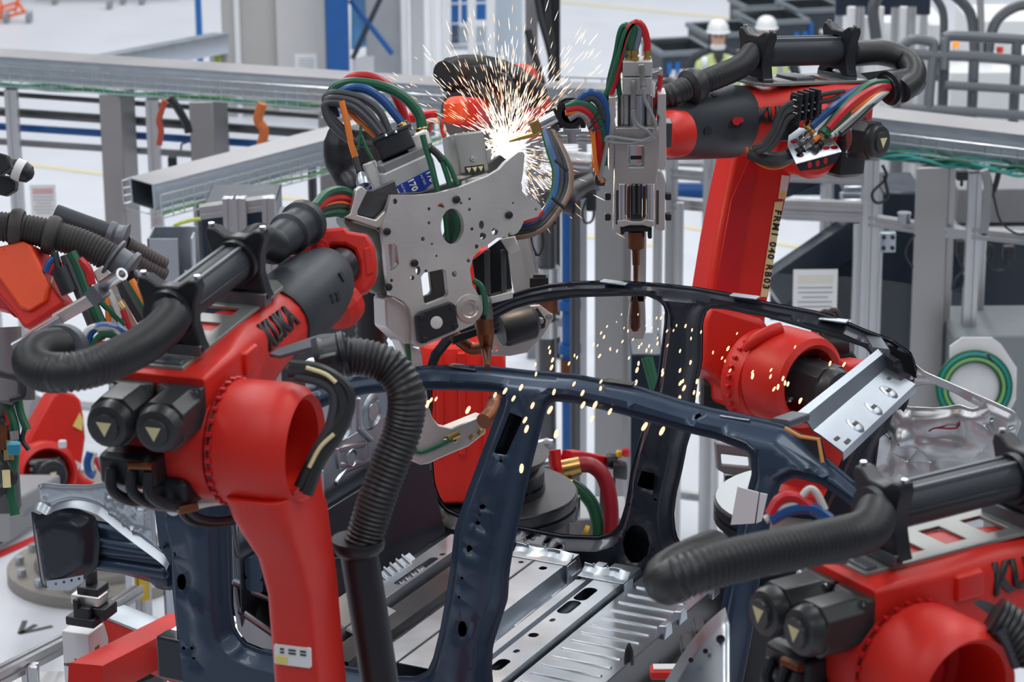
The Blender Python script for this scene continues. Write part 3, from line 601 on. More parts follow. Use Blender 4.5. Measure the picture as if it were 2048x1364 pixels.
def near_robot(name, label, Q, f, lettering=True, wrist=True, k=1.0):
    fr = Fr(Q, f); r = thing(name, fr(0, 0, -.1), label, 'robot', 'welding robots around the car body')
    # upper arm
    sh = arm_shell(r, fr, [(0, .275, .33, .012, 0, -.04), (.02, .285, .34, .015, 0, -.04), (.22, .28, .30, .03, 0, -.02), (.42, .255, .265, .07, 0, 0), (.60, .235, .24, .10, 0, .0), (.74, .225, .225, .11, 0, 0), (.90, .222, .222, .11, 0, 0)])
    if lettering: cyltext(r, fr, 'KUKA', *((.60, .125, 58, .10) if wrist else (.525, .132, 66, .10)), sh)
    mb = MB(); mb.box(fr(.30, .12, .075), (.09, .06, .07), (fr.f, fr.a, fr.u), ch=.008); mb.build('arm_lug', RED, r, bev=.004)
    # rear gear housing and hub
    o = fr(.10, 0, -.09); mb = MB(); mb.lathe(fr(.10, -.12, -.09), fr.a, [(0, .13), (.02, .162), (.24, .168), (.262, .160), (.264, .15), (.275, .15)], 36); mb.build('hub_housing', RED, r)
    mb = MB(); mb.lathe(fr(.10, .150, -.09), fr.a, [(0, .150), (.006, .163), (.012, .163), (.018, .15)], 36); mb.build('hub_seal', BLK, r)
    mb = MB(); mb.lathe(fr(.10, .165, -.09), fr.a, [(0, .11), (0, .168), (.015, .174), (.15, .176), (.19, .168), (.215, .148), (.20, .132), (.03, .128), (.02, .1)], 44); mb.build('link_hub', RED, r)
    mb = MB(); mb.lathe(fr(.10, .175, -.09), fr.a, [(0, .135), (.012, .135), (.012, .06), (.05, .055), (.05, .001)], 30); mb.build('hub_recess', REDD, r)
    boltring(r, fr(.10, .158, -.09), fr.a, .172, 30, .0075, .016, REDD)
    # link arm
    mb = MB()
    def sec(h, s0, s1, t0, t1, rr=.03): return [fr(0, 0, 0)+fr.f*((t0+t1)/2+a)+fr.a*((s0+s1)/2+b)+A(0, 0, h) for a, b in rrect(t1-t0, s1-s0, rr, 4)]
    mb.loft([sec(-.195, .19, .372, -.055, .265, .05), sec(-.26, .20, .375, -.04, .27, .05), sec(-.32, .225, .38, -.01, .275), sec(-.40, .25, .385, .03, .28), sec(-.52, .262, .395, .06, .29), sec(-.9, .265, .41, .09, .31), sec(-1.5, .25, .43, .10, .35)])
    mb.build('link_arm', RED, r, bev=.004)
    mb = MB(); mb.loft([[fr(.06, 0, 0)+fr.f*e+fr.a*(.335+a)+A(0, 0, -.695+b) for a, b in rrect(.11, .06, .004, 1)] for e in (.009, .016)]); lb = mb.build('instruction_label', PAPER, r)
    mb = MB(); mb.loft([[fr(.06, 0, 0)+fr.f*e+fr.a*(.302+a)+A(0, 0, -.710+b) for a, b in rrect(.034, .022, .002, 1)] for e in (.006, .010)]); mb.build('yellow_patch', YEL, lb)
    mb = MB()
    for sx in (.305, .33, .34, .365, .371):
        for z0 in (-.677, -.687): mb.box(fr(.06, 0, 0)+fr.f*.008+fr.a*sx+A(0, 0, z0), (.012, .003, .004), (fr.a, fr.f, EZ))
    mb.build('symbols', INK, lb)
    # motors and cables
    motor(r, fr, .0, -.072, .035); motor(r, fr, .0, .072, .035)
    mb = MB(); mb.box(fr(-.06, -.05, -.115), (.15, .17, .10), (fr.f, fr.a, fr.u), ch=.02); mb.box(fr(-.02, .03, -.20), (.12, .14, .10), (fr.f, fr.a, fr.u), ch=.02)
    for q in (-.09, -.03, .02): mb.tube(spl([fr(-.14, q, -.10), fr(-.16, q+.01, -.16), fr(-.10, q+.05, -.21), fr(.02, q+.06, -.22)], 5), .016, 10)
    mb.build('connector_box', BLK, r, bev=.005)
    for q in ((fr(-.15, -.03, -.085), fr(-.15, .04, -.08)), (fr(-.10, .08, -.225), fr(-.06, .12, -.225))): mb = MB(); mb.cyl(*q, .012, 10); mb.build('copper_fitting', COP, r)
    mb = MB(); mb.tube(spl([fr(-.05, .07, -.21), fr(-.03, .10, -.27), fr(.03, .15, -.30), fr(.08, .22, -.29)], 6), .012, 8); mb.build('motor_cable', RUB, r); mb = MB(); mb.tube(spl([fr(-.05, .05, -.22), fr(-.03, .08, -.285), fr(.03, .14, -.315), fr(.08, .22, -.30)], 6), .010, 8); mb.build('motor_cable', RUB, r)
    mb = MB(); mb.lathe(fr(.0, .115, -.045), -fr.f, [(0, .022), (.012, .020), (.014, .001)], 16); mb.build('plug', BLK, r)
    mb = MB(); mb.cyl(fr(-.02, .08, -.09), fr(.0, .12, -.07), .016, 10); mb.build('pale_plug', WHTH, r)
    # balancing lever
    mb = MB(); c0, c1 = fr(.04, .015, -.268), fr(.14, .21, -.25)
    mb.loft([[c+fr.f*a+fr.u*b for a, b in circ(q, 14, q*.9)] for c, q in ((c0-fr.a*.03, .02), (c0, .034), (c0*.6+c1*.4, .026), (c1, .03))]); lv = mb.build('balance_lever', ALU, r)
    mb = MB(); mb.lathe(c0-fr.f*.03+fr.a*.0, -fr.f, [(0, .024), (.01, .022), (.01, .011), (.02, .010), (.02, .001)], 14); mb.build('lever_bolt', STEEL, lv)
    # supply hose on top
    deck(r, fr, .03, .80 if wrist else 1.1, .19, .128, -.035)
    for q in ((fr(.06, -.02, .142), (.035, .14, .012)), (fr(.12, -.02, .16), (.03, .2, .03)), (fr(.59, -.02, .155), (.05, .2, .04))): mb = MB(); mb.box(*q, (fr.f, fr.a, fr.u), ch=.003); mb.build('deck_bracket', DKG, r)
    clamp(r, fr, .137, -.01, .262); clamp(r, fr, .60, -.01, .262); jacket(r, fr, .13, .62, -.01, .262)
    # grey-black sleeve over the wrist end
    mb = MB(); n = 28
    def ce(t, R, tilt, oh=0): return [fr(t+tilt*math.cos(2*math.pi*q/n), R*math.sin(2*math.pi*q/n), oh+R*math.cos(2*math.pi*q/n)) for q in range(n)]
    mb.loft([ce(.80, .119, -.02), ce(.82, .128, -.02), ce(1.0, .126, .0), ce(1.12, .122, .02), ce(1.2, .108, .03), ce(1.24, .085, .03)]); cv = mb.build('wrist_sleeve', CHAR, r)
    for th, t in ((75, .98), (78, 1.02), (60, 1.1)):
        a = math.radians(th); p = fr(t, .125*math.sin(a), .125*math.cos(a)); nn = fr.a*math.sin(a)+fr.u*math.cos(a); mb = MB(); mb.box(p, (.022, .03, .006), (fr.f, np.cross(nn, fr.f), nn)); mb.build('vent_slot', INK, cv)
    return r, fr
# ---- robot in front on the left
QA = P(322, 835, 7.5); KA = P(570, 628, 8.3)
ra, fa = near_robot('welding_robot', 'orange robot nearest the camera on the left, its arm reaching over the car', QA, KA-QA)
def hose(par, pts, r, name='corrugated_hose', m=RUB, pitch=.015, amp=.10): mb = MB(); mb.corr(pts, r, pitch, 18, amp); return mb.build(name, m, par, ang=50)
def cable(par, pts, r, m, name='cable', n=8): mb = MB(); mb.tube(spl(pts, 7), r, n); return mb.build(name, m, par)
hose(ra, [fa(.12, -.01, .262), P(335, 648, 7.42), P(285, 690, 7.25), P(205, 728, 7.1), P(135, 745, 7.05), P(84, 742, 7.1), P(64, 722, 7.2), P(82, 700, 7.35), P(130, 692, 7.5)], .054, m=RUB)
mb = MB(); mb.lathe(P(118, 700, 7.45), P(190, 690, 7.8)-P(118, 700, 7.45), [(0, .05), (0, .068), (.05, .07), (.06, .058), (.11, .055), (.12, .04)], 28); mb.build('hose_coupling', DKG, ra)
for pts, m, rr in [([(165, 700), (175, 665), (200, 655), (235, 660), (255, 700)], WHTH, .013), ([(170, 700), (185, 660), (225, 655), (270, 680), (300, 690)], BLUH, .013), ([(180, 700), (205, 670), (240, 675), (262, 705)], GRNH, .012), ([(150, 690), (138, 665), (120, 668), (112, 690)], WHTH, .012), ([(175, 705), (200, 690), (225, 695), (245, 712)], REDH, .013)]:
    cable(ra, [P(a, b, 7.65) for a, b in pts], rr, m)
# hose end on the wrist and its coloured lines
hose(ra, [fa(.62, -.01, .262), P(515, 480, 8.15), P(540, 488, 8.3), P(548, 492, 8.35)], .05)
mb = MB(); c0, c1 = P(535, 500, 8.4), P(645, 418, 8.75); mb.lathe(c0, c1-c0, [(0, .045), (.02, .055), (.14, .057), (.15, .068), (.17, .068), (.18, .060), (.235, .062), (.245, .074), (.275, .074), (.285, .06), (.30, .05), (.30, .03)], 28); mb.build('hose_coupling', CHAR, ra)
for k, (m, off) in enumerate([(GRNH, -14), (REDH, 0), (ORGH, 8), (RUB, 16), (GRNH, 26)]):
    cable(ra, [P(628, 420+off*.5, 8.72), P(655, 400+off, 8.82), P(690, 398+off*1.1, 8.9), P(722, 425+off, 8.98), P(742, 455+off*.6, 9.02)], .015 if k != 2 else .011, m)
# wrist: open fork casting
o_w = P(700, 530, 8.72); n_w = nrm(A(.05, -.93, .36)); x_w = nrm(np.cross(n_w, A(0, 0, 1))*-1); x_w = nrm(np.cross(A(0, 0, 1), n_w)); y_w = np.cross(n_w, x_w)
def on(px, o, n, x, y): w = [Pp(a, b, o, n)-o for a, b in px]; return [(float(q@x), float(q@y)) for q in w]
fork = on([(562, 492), (600, 470), (650, 457), (690, 453), (698, 462), (735, 468), (750, 495), (754, 530), (752, 560), (735, 582), (690, 598), (664, 606), (656, 585), (640, 535), (610, 505), (575, 503)], o_w, n_w, x_w, y_w)
cav = on([(648, 500), (665, 490), (690, 490), (708, 500), (718, 525), (716, 550), (700, 565), (685, 562), (660, 540)], o_w, n_w, x_w, y_w)
mb = MB(); mb.plate(fork, [cav], o_w, x_w, y_w, .09); mb.plate([(a*.97, b*.97) for a, b in fork], [], o_w-n_w*.085, x_w, y_w, .06); wr = mb.build('wrist_fork', RED, ra, bev=.012)
mb = MB(); mb.plate(on([(728, 497), (740, 494), (747, 545), (734, 552)], o_w, n_w, x_w, y_w), [], o_w+n_w*.006, x_w, y_w, .012); mb.build('raised_pad', RED, wr, bev=.003)
mb = MB(); mb.lathe(P(640, 497, 8.68), n_w, [(0, .03), (.012, .028), (.012, .015), (.02, .012), (.02, .001)], 12); mb.build('lock_bolt', REDD, wr)
mb = MB(); mb.lathe(P(655, 545, 8.68), P(716, 520, 8.75)-P(655, 545, 8.68), [(0, .055), (.07, .06), (.09, .05)], 20); mb.build('inner_joint', BLK, wr)
q0, q1 = P(690, 600, 8.72), P(655, 640, 8.62); mb = MB(); mb.lathe(q0, q1-q0, [(0, .05), (.01, .075), (.05, .075), (.085, .06), (.09, .02)], 16); mb.build('lower_boss', RED, wr, ang=20)
# bracket and supply hose on its right side
mb = MB(); mb.plate(on([(538, 708), (552, 697), (640, 668), (690, 664), (690, 672), (668, 690), (640, 690), (560, 712)], P(600, 690, 7.85), nrm(A(0, -.5, .86)), A(1, 0, 0), nrm(A(0, .86, .5))), [], P(600, 690, 7.85), A(1, 0, 0), nrm(A(0, .86, .5)), .014); mb.build('hose_bracket', DKG, ra, bev=.003)
c0, c1 = P(632, 722, 7.75), P(690, 708, 7.75); mb = MB(); mb.lathe(c0, c1-c0, [(0, .052), (0, .062), (.018, .066), (.03, .058), (.07, .06), (.075, .066), (.09, .066), (.095, .05)], 24); mb.box(P(655, 720, 7.66), (.05, .03, .03), (nrm(c1-c0), A(0, 1, 0), EZ), ch=.003); mb.build('hose_coupling', BLK, ra)
hose(ra, [P(685, 712, 7.75), P(730, 716, 7.75), P(780, 735, 7.75), P(812, 785, 7.75), P(808, 850, 7.78), P(785, 915, 7.8), P(760, 980, 7.82), P(737, 1050, 7.85), P(722, 1100, 7.86)], .056)
mb = MB(); c = P(715, 1090, 7.86); mb.lathe(c+EZ*.02, -EZ, [(0, .062), (0, .075), (.012, .08), (.03, .076), (.045, .06)], 28); mb.box(c-A(.055, 0, .01), (.06, .07, .04), ch=.01); mb.build('hose_collar', BLK, ra)
mb = MB(); mb.tube([P(718, 1105, 7.86), P(740, 1240, 7.9), P(770, 1430, 7.98)], .055, 24); mb.build('straight_hose', BLK, ra)
for k, (pts, m, rr) in enumerate([([(575, 745), (620, 740), (655, 752), (680, 790), (682, 830), (655, 880), (620, 930), (598, 975)], RUB, .017), ([(575, 738), (640, 748), (672, 768), (690, 810), (672, 860), (640, 910), (608, 985)], RUB, .016), ([(580, 730), (640, 738), (690, 770), (700, 810), (680, 865), (640, 925), (615, 990)], RUB, .016), ([(590, 752), (640, 764), (668, 790), (660, 850), (630, 905), (605, 960)], DGRH, .015), ([(612, 735), (650, 748), (672, 765)], YELL, .006), ([(668, 868), (640, 895), (618, 935)], YELL, .006)]):
    cable(ra, [P(a, b, 7.47-(.02 if m is YELL else 0)) for a, b in pts], rr, m, 'cable_bundle' if m is RUB else 'cable')
# ---- robot in the bottom right corner
al = math.radians(58); fC = nrm(A(math.sin(al), math.cos(al), .0)); aC = nrm(np.cross(fC, EZ)); TC = P(1750, 1186, 6.75); QC = TC-aC*.135-A(0, 0, .12)
rc, fc = near_robot('welding_robot', 'orange robot in the bottom right corner, blurred, only its upper arm and motors showing', QC, fC, True, False)
hose(rc, [fc(.12, -.01, .262), P(1730, 1062, 6.62), P(1640, 1085, 6.5), P(1540, 1105, 6.42), P(1440, 1128, 6.35), P(1375, 1150, 6.33), P(1338, 1165, 6.36), P(1335, 1150, 6.5), P(1372, 1125, 6.7), P(1430, 1100, 6.85)], .054, m=RUB)
for pts, m, rr in [([(1540, 1030), (1560, 1000), (1590, 996), (1625, 1020)], REDH, .016), ([(1540, 1040), (1580, 1020), (1625, 1018), (1660, 1040)], BLUH, .017), ([(1560, 1030), (1590, 1012), (1615, 980), (1632, 985), (1650, 1020)], WHTH, .010), ([(1530, 1040), (1570, 1015), (1600, 1010), (1640, 1020)], WHTH, .012)]:
    cable(rc, [P(a, b, 7.1) for a, b in pts], rr, m)
cable(rc, [P(1410, 1160, 6.7), P(1480, 1135, 6.72), P(1600, 1118, 6.75), P(1690, 1115, 6.8)], .018, GRYH)
cable(rc, [P(1412, 1150, 6.75), P(1500, 1138, 6.75), P(1640, 1124, 6.8)], .012, GRYH)
mb = MB(); mb.loft([[P(a, b, 6.75+e) for a, b in [(1943, 1205), (1960, 1198), (2010, 1215), (2048, 1240), (2048, 1270), (2000, 1245)]] for e in (0, .02)]); mb.build('hose_bracket', DKG, rc)
hose(rc, [P(1985, 1232, 6.7), P(2030, 1262, 6.7), P(2075, 1310, 6.7)], .054, m=RUB)
cable(rc, [P(2000, 1255, 6.66), P(2020, 1290, 6.68), P(2035, 1330, 6.7)], .018, DGRH)
# bases of the two near robots stand on tall pedestals below the frame
for rr_, fr in ((ra, fa), (rc, fc)):
    j = fr(.2, .2, 0)+A(0, 0, -1.45); mb = MB(); mb.lathe(j-fr.a*.22, fr.a, [(0, .15), (.02, .2), (.4, .2), (.42, .15)], 28); mb.build('shoulder_hub', RED, rr_)
    mb = MB(); mb.lathe(A(j[0], j[1], j[2]-.75), EZ, [(0, .42), (.06, .42), (.08, .34), (.34, .30), (.5, .28), (.72, .2)], 28); mb.build('robot_base', RED, rr_)
    mb = MB(); mb.lathe(A(j[0], j[1], 0), EZ, [(0, .55), (.04, .55), (.05, .36), (j[2]-.81, .36), (j[2]-.80, .5), (j[2]-.75, .5)], 28); o = single('robot_pedestal', mb, BLK, 'black round pedestal under the %s near robot' % ('left' if rr_ is ra else 'right'), 'pedestal')
# ---- robot behind the car on the right
def plane_on(o, n): x = nrm(np.cross(A(0, 0, 1), n)); return o, n, x, np.cross(n, x)
def traced(mb, px, holes, pl, th):
    """outline read on the plane pl, given its own thickness"""
    o, n, x, y = pl; mb.plate(on(px, o, n, x, y), [on(h, o, n, x, y) for h in holes], o, x, y, th); return mb
rb = thing('welding_robot', P(1600, 900, 11.2), 'orange robot behind the car on the right, yellow number strip down its tall link', 'robot', 'welding robots around the car body')
KB = P(1468, 243, 10.63); fb_ = Fr(KB, A(-.80, -.585, .10))
shb = arm_shell(rb, fb_, [(-.62, .24, .26, .03, 0, .0), (-.60, .26, .29, .03, 0, .0), (-.42, .27, .30, .04, 0, 0), (-.25, .27, .285, .06, 0, 0), (-.12, .265, .272, .10, 0, 0), (.02, .262, .262, .125, 0, 0)])
cyltext(rb, fb_, 'KUKA', -.108, .138, 72, .078, shb, -1, INK, True)
n = 30
def ceB(t, R, tilt, o=0): return [fb_(t+tilt*math.cos(2*math.pi*q/n), R*math.sin(2*math.pi*q/n), o+R*math.cos(2*math.pi*q/n)) for q in range(n)]
mb = MB(); mb.loft([ceB(-.01, .136, -.02), ceB(.0, .140, -.02), ceB(.20, .139, 0), ceB(.36, .134, .02), ceB(.45, .128, .03), ceB(.485, .108, .03)]); cv = mb.build('wrist_sleeve', CHAR, rb)
for dt, th, sz in ((.10, -82, .030), (.135, -84, .022), (.175, -30, .02), (.22, -26, .02), (.25, -92, .03)):
    mb = MB(); a = math.radians(th); p = fb_(dt, .139*math.sin(a), .139*math.cos(a)); nn = fb_.a*math.sin(a)+fb_.u*math.cos(a); mb.loft([[p+nn*e+fb_.f*x_+np.cross(nn, fb_.f)*y_ for x_, y_ in rrect(sz*1.2, sz, sz*.3, 3)] for e in (-.004, .002)]); mb.build('vent_slot', INK, cv)
for px, py, rr in ((1473, 242, .016), (1482, 240, .010)):
    mb = MB(); mb.lathe(P(px, py, 10.44), P(px, py, 10.3)-P(px, py, 10.44), [(0, rr), (.012, rr), (.012, .001)], 16); mb.build('sleeve_button', REDD, cv)
mb = MB(); c = P(1340, 268, 10.24); mb.lathe(c-fb_.f*.06, fb_.f, [(0, .085), (.06, .09), (.10, .075), (.12, .045), (.125, .001)], 24); mb.build('wrist_joint', RED, rb)
# deck, clamps, hose
deck(rb, fb_, -.60, -.02, .20, .150); 
cB = lambda t: fb_(t, -.0, .25)
clamp(rb, fb_, -.08, 0, .262, .95, .05); clamp(rb, fb_, -.52, 0, .275, .95, .05); jacket(rb, fb_, -.54, -.06, 0, .266, .056)
for t_, sz in ((-.08, (.05, .18, .03)), (-.30, (.10, .12, .02)), (-.52, (.05, .18, .03))): mb = MB(); mb.box(fb_(t_, 0, .163), sz, (fb_.f, fb_.a, fb_.u), ch=.004); mb.build('deck_bracket', DKG, rb)
hose(rb, [fb_(-.06, 0, .262), P(1480, 133, 10.5), P(1430, 155, 10.4), P(1385, 172, 10.35), P(1345, 188, 10.3), P(1300, 205, 10.3), P(1285, 230, 10.32)], .047, pitch=.016, amp=.12)
for px, py, k in ((1386, 171, 1.5), (1340, 190, 1.5)): 
    mb = MB(); mb.lathe(P(px+8, py-3, 10.36), P(px-14, py+6, 10.33)-P(px+8, py-3, 10.36), [(-.02, .045), (-.01, .062), (.02, .070), (.04, .066), (.055, .046)], 24); mb.build('hose_protector', RUB, rb)
hose(rb, [fb_(-.52, 0, .275), P(1700, 107, 10.95), P(1760, 105, 11.0), P(1805, 118, 11.0), P(1826, 140, 10.95), P(1822, 165, 10.9), P(1800, 182, 10.85)], .052, pitch=.009, amp=.03)
mb = MB(); c0, c1 = P(1832, 158, 10.95), P(1768, 180, 10.86); mb.lathe(c0, c1-c0, [(0, .056), (.02, .064), (.045, .064), (.05, .058), (.10, .062), (.13, .070), (.15, .070), (.155, .055), (.165, .054)], 26); mb.build('hose_coupling', BLK, rb)
mb = MB(); mb.loft([[P(a, b, 10.93+e) for a, b in rr_] for e, rr_ in ((0, [(1801, 142), (1822, 140), (1826, 157), (1806, 160)]), (-.03, [(1801, 142), (1822, 140), (1826, 157), (1806, 160)]))]); mb.build('pale_label', PAPER, rb)
mb = MB(); mb.loft([[P(a, b, 10.9+e) for a, b in [(1700, 142), (1712, 140), (1735, 158), (1722, 164)]] for e in (0, .006)]); mb.build('metal_strap', STEEL, rb)
mb = MB(); mb.loft([[P(a, b, 10.9+e) for a, b in [(1690, 150), (1790, 138), (1795, 145), (1740, 160), (1700, 165)]] for e in (.02, .08)]); mb.build('hose_support', BLK, rb)
for k, (m, w_, p0, p1, p2, p3) in enumerate([(BLUH, .016, (1765, 165), (1715, 172), (1672, 210), (1622, 254)), (GRNH, .020, (1770, 163), (1725, 170), (1690, 215), (1645, 268)), (WHTH, .008, (1760, 175), (1715, 180), (1672, 222), (1630, 262)), (REDH, .017, (1772, 170), (1738, 176), (1700, 210), (1655, 258)), (GRNH, .014, (1768, 172), (1730, 182), (1690, 232), (1652, 272)), (ORGH, .010, (1765, 176), (1740, 188), (1690, 232), (1628, 281)), (WHTH, .010, (1768, 178), (1742, 192), (1700, 240), (1662, 272)), (GRYH, .010, (1764, 182), (1738, 200), (1705, 240), (1670, 270)), (RUB, .012, (1758, 186), (1735, 205), (1712, 240), (1680, 268))]):
    cable(rb, [P(p0[0]+8, p0[1]+4, 10.86), P(p1[0]+10, p1[1]+3, 10.68-.01*k), P(*p2, 10.50), P(*p3, 10.44)], w_, m)
# cable plate with connectors
pl = plane_on(P(1640, 300, 10.45), nrm(A(.05, -.62, .78)))
mb = MB(); hs = [[(a+8*math.cos(t), b+5*math.sin(t)) for t in [.5236*k for k in range(12)]] for a, b in ((1588, 282), (1632, 297), (1652, 295), (1668, 294), (1610, 300), (1600, 310))]
traced(mb, [(1578, 262), (1597, 255), (1622, 258), (1660, 272), (1676, 290), (1683, 303), (1592, 327), (1575, 292)], hs, pl, .006); mb.build('connector_plate', GALV, rb)
pl2 = plane_on(P(1640, 315, 10.44), nrm(A(.2, -.97, .1))); mb = MB(); traced(mb, [(1592, 327), (1683, 303), (1672, 325), (1640, 338), (1600, 342)], [[(a+5*math.cos(t), b+7*math.sin(t)) for t in [.5236*k for k in range(12)]] for a, b in ((1620, 330), (1636, 327), (1652, 322))], pl2, .006); mb.build('plate_skirt', BLK, rb)
for k, (a, b, c, d, m) in enumerate([(1612, 248, 1628, 262, BRASS), (1620, 268, 1603, 280, STEEL), (1622, 285, 1606, 299, STEEL), (1655, 262, 1640, 272, BRASS), (1628, 300, 1642, 286, BLK), (1595, 305, 1608, 298, BLK)]):
    c0, c1 = P(a, b, 10.44), P(c, d, 10.46); L = np.linalg.norm(c1-c0); mb = MB(); mb.lathe(c0, c1-c0, [(0, .017), (L*.3, .017), (L*.3, .013), (L*.6, .013), (L*.6, .018), (L, .018)], 12); mb.build('hose_fitting', m, rb)
# black connector block on the arm side and its cables
mb = MB(); c = P(1609, 213, 10.42); fr2 = (nrm(P(1636, 195, 10.47)-P(1585, 232, 10.37)), ) ; x2 = fb_.f; mb.box(P(1611, 213, 10.44), (.13, .05, .10), (fb_.f, fb_.a, fb_.u), ch=.008)
for k in range(4): mb.box(P(1592+k*12, 214-k*3, 10.40), (.012, .06, .108), (fb_.f, fb_.a, fb_.u), ch=.003)
cb_ = mb.build('connector_block', BLK, rb, bev=.003)
mb = MB()
for k in range(4):
    for e in (-13, 0, 13): p = P(1594+k*12, 214+e-k*3, 10.375); mb = MB(); mb.cyl(p, p-fb_.a*-.02, .004, 6); mb.build('screw', STEEL, cb_)
for pts, rr in [([(1588, 205), (1568, 215), (1555, 240), (1545, 265), (1525, 290), (1505, 298)], .013), ([(1590, 218), (1570, 228), (1560, 250), (1548, 275), (1530, 297), (1512, 303)], .013), ([(1592, 228), (1575, 238), (1563, 262), (1550, 285), (1534, 302)], .012), ([(1590, 210), (1572, 222), (1556, 250), (1540, 280), (1520, 300)], .012)]:
    cable(rb, [P(a, b, 10.40) for a, b in pts], rr, RUB, 'motor_cable')
for pts in ([(1633, 192), (1660, 186), (1690, 182)], [(1635, 205), (1660, 200), (1680, 192)]): cable(rb, [P(a, b, 10.45) for a, b in pts], .009, RUB)
cable(rb, [P(1500, 305, 10.48), P(1530, 316, 10.46), P(1560, 318, 10.46), P(1590, 308, 10.5)], .03, RUB, 'motor_cable')
cable(rb, [P(1492, 294, 10.5), P(1505, 318, 10.5), P(1535, 335, 10.5), P(1562, 334, 10.5), P(1588, 320, 10.52)], .0065, ORGH, 'orange_wire')
mb = MB(); mb.box(P(1572, 255, 10.5), (.10, .05, .10), (fb_.f, fb_.a, fb_.u), ch=.01); mb.build('junction_box', BLK, rb)
mb = MB(); c = P(1605, 275, 10.75); mb.lathe(c, -fb_.a, [(0, .15), (.08, .15), (.10, .13)], 28); mb.build('elbow_hub', RED, rb)
# rear motors
mb = MB(); mb.lathe(P(1672, 270, 10.75), -fb_.f, [(0, .085), (.05, .09), (.10, .075)], 24); mb.build('motor_flange', CAST, rb)
motor(rb, Fr(P(1690, 272, 10.8), fb_.f), 0, -.03, 0, .14, .15, .16, 1, axis=nrm(A(.70, -.68, .02)))
mb = MB(); mb.box(P(1688, 310, 10.8), (.14, .12, .16), (fb_.f, fb_.a, fb_.u), ch=.02); mb.build('motor_plug_box', BLK, rb)
# tall link
pl = plane_on(P(1500, 450, 10.9), nrm(A(.28, -.94, .18)))
mb = MB(); traced(mb, [(1470, 300), (1500, 293), (1560, 300), (1592, 318), (1588, 340), (1560, 460), (1545, 560), (1535, 615), (1530, 680), (1410, 660), (1414, 590), (1432, 480), (1452, 380)], [], pl, .20); lk = mb.build('link_arm', RED, rb, bev=.02)
pl3 = (pl[0]+pl[1]*.004, *pl[1:]); mb = MB(); traced(mb, [(1497, 320), (1515, 330), (1505, 380), (1490, 470), (1478, 560), (1470, 640), (1424, 630), (1440, 520), (1462, 400)], [], pl3, .01); mb.build('recessed_panel', REDD, lk, bev=.003)
pl4 = (pl[0]+pl[1]*.006, *pl[1:]); mb = MB(); strip = [(1550, 404), (1566, 403), (1536, 594), (1521, 594)]; traced(mb, strip, [], pl4, .003); st = mb.build('number_strip', YELL, rb)
o_, n_, x_, y_ = pl4; e0, e1 = [A(*q) for q in on([(1558, 410), (1529, 588)], o_, n_, x_, y_)]; dx = nrm(e1-e0); dy = A(-dx[1], dx[0]); mid = (e0+e1)/2; Ls = np.linalg.norm(e1-e0)
text(st, 'lettering', 'FRM1 040 RB03', lambda a, b: o_+x_*(mid+dx*a+dy*b)[0]+y_*(mid+dx*a+dy*b)[1]+n_*.001, INK, Ls/9.3, .002, .0012, 1.28)
mb = MB(); traced(mb, [(1564, 350), (1579, 352), (1572, 398), (1557, 397)], [], pl4, .003); mb.build('instruction_label', PAPER, rb)
mb = MB(); traced(mb, [(1560, 382), (1573, 384), (1571, 396), (1558, 395)], [], (pl4[0]+pl4[1]*.001, *pl4[1:]), .003); mb.build('yellow_patch', YEL, rb)
hose(rb, [P(1462, 302, 10.95), P(1458, 350, 10.95), P(1447, 420, 10.95), P(1434, 490, 10.95), P(1420, 560, 10.95), P(1410, 600, 11)], .022, pitch=.02, amp=.15)
# shoulder: link boss, bolt ring, carrier ring with the motor inside
nb_ = nrm(A(.62, -.76, .0)); pl = plane_on(P(1480, 720, 10.85), nrm(A(.25, -.93, .2)))
mb = MB(); traced(mb, [(1408, 640), (1416, 618), (1440, 612), (1530, 640), (1560, 700), (1545, 800), (1500, 822), (1450, 812), (1446, 770), (1405, 735)], [], pl, .25); mb.build('link_boss', RED, rb, bev=.03)
c = P(1520, 752, 10.82); mb = MB(); mb.lathe(c-nb_*.03, nb_, [(0, .13), (.0, .185), (.035, .19), (.06, .178), (.09, .178), (.10, .165)], 40); mb.build('gear_housing', RED, rb)
boltring(rb, c+nb_*.005, nb_, .188, 30, .0085, .016, REDD)
mb = MB(); mb.tube(spl([P(1487, 700, 10.58), P(1510, 680, 10.57), P(1540, 664, 10.57), P(1563, 656, 10.58)], 5), [.014, .017, .02, .022, .025, .026, .026, .026, .026, .026, .026, .026, .026, .026, .026, .024][:16], 12); mb.build('cast_pipe', RED, rb)
c = P(1590, 757, 10.62); mb = MB(); mb.lathe(c-nb_*.12, nb_, [(0, .17), (.02, .188), (.14, .192), (.20, .178), (.215, .155), (.20, .136), (.02, .13), (.0, .13)], 44); mb.build('shoulder_ring', RED, rb)
pl = plane_on(P(1650, 740, 10.62), nrm(A(.35, -.9, .2))); mb = MB(); traced(mb, [(1640, 690), (1662, 705), (1700, 728), (1745, 722), (1775, 735), (1770, 800), (1700, 840), (1640, 850), (1655, 800), (1668, 760), (1660, 720)], [], pl, .2); mb.build('rotating_column', RED, rb, bev=.02)
motor(rb, Fr(c, fb_.f), -.02, .0, 0, .17, .17, .24, 1, axis=nb_)
mb = MB(); mb.box(c+nb_*.02+A(-.05, 0, .07), (.14, .12, .05), (A(nb_[1], -nb_[0], 0), nb_, EZ), ch=.012); mb.build('motor_terminal_box', BLK, rb)
mb = MB(); mb.lathe(A(*P(1640, 1000, 11.3)[:2], P(1640, 1000, 11.3)[2]+.055), EZ, [(0, .26), (.05, .26), (.07, .22), (.2, .2), (.5, .18)], 32); mb.build('robot_base', RED, rb)
mb = MB(); mb.box(P(1440, 785, 11.1), (.16, .2, .16), ch=.03); mb.build('counterweight_end', BLK, rb)
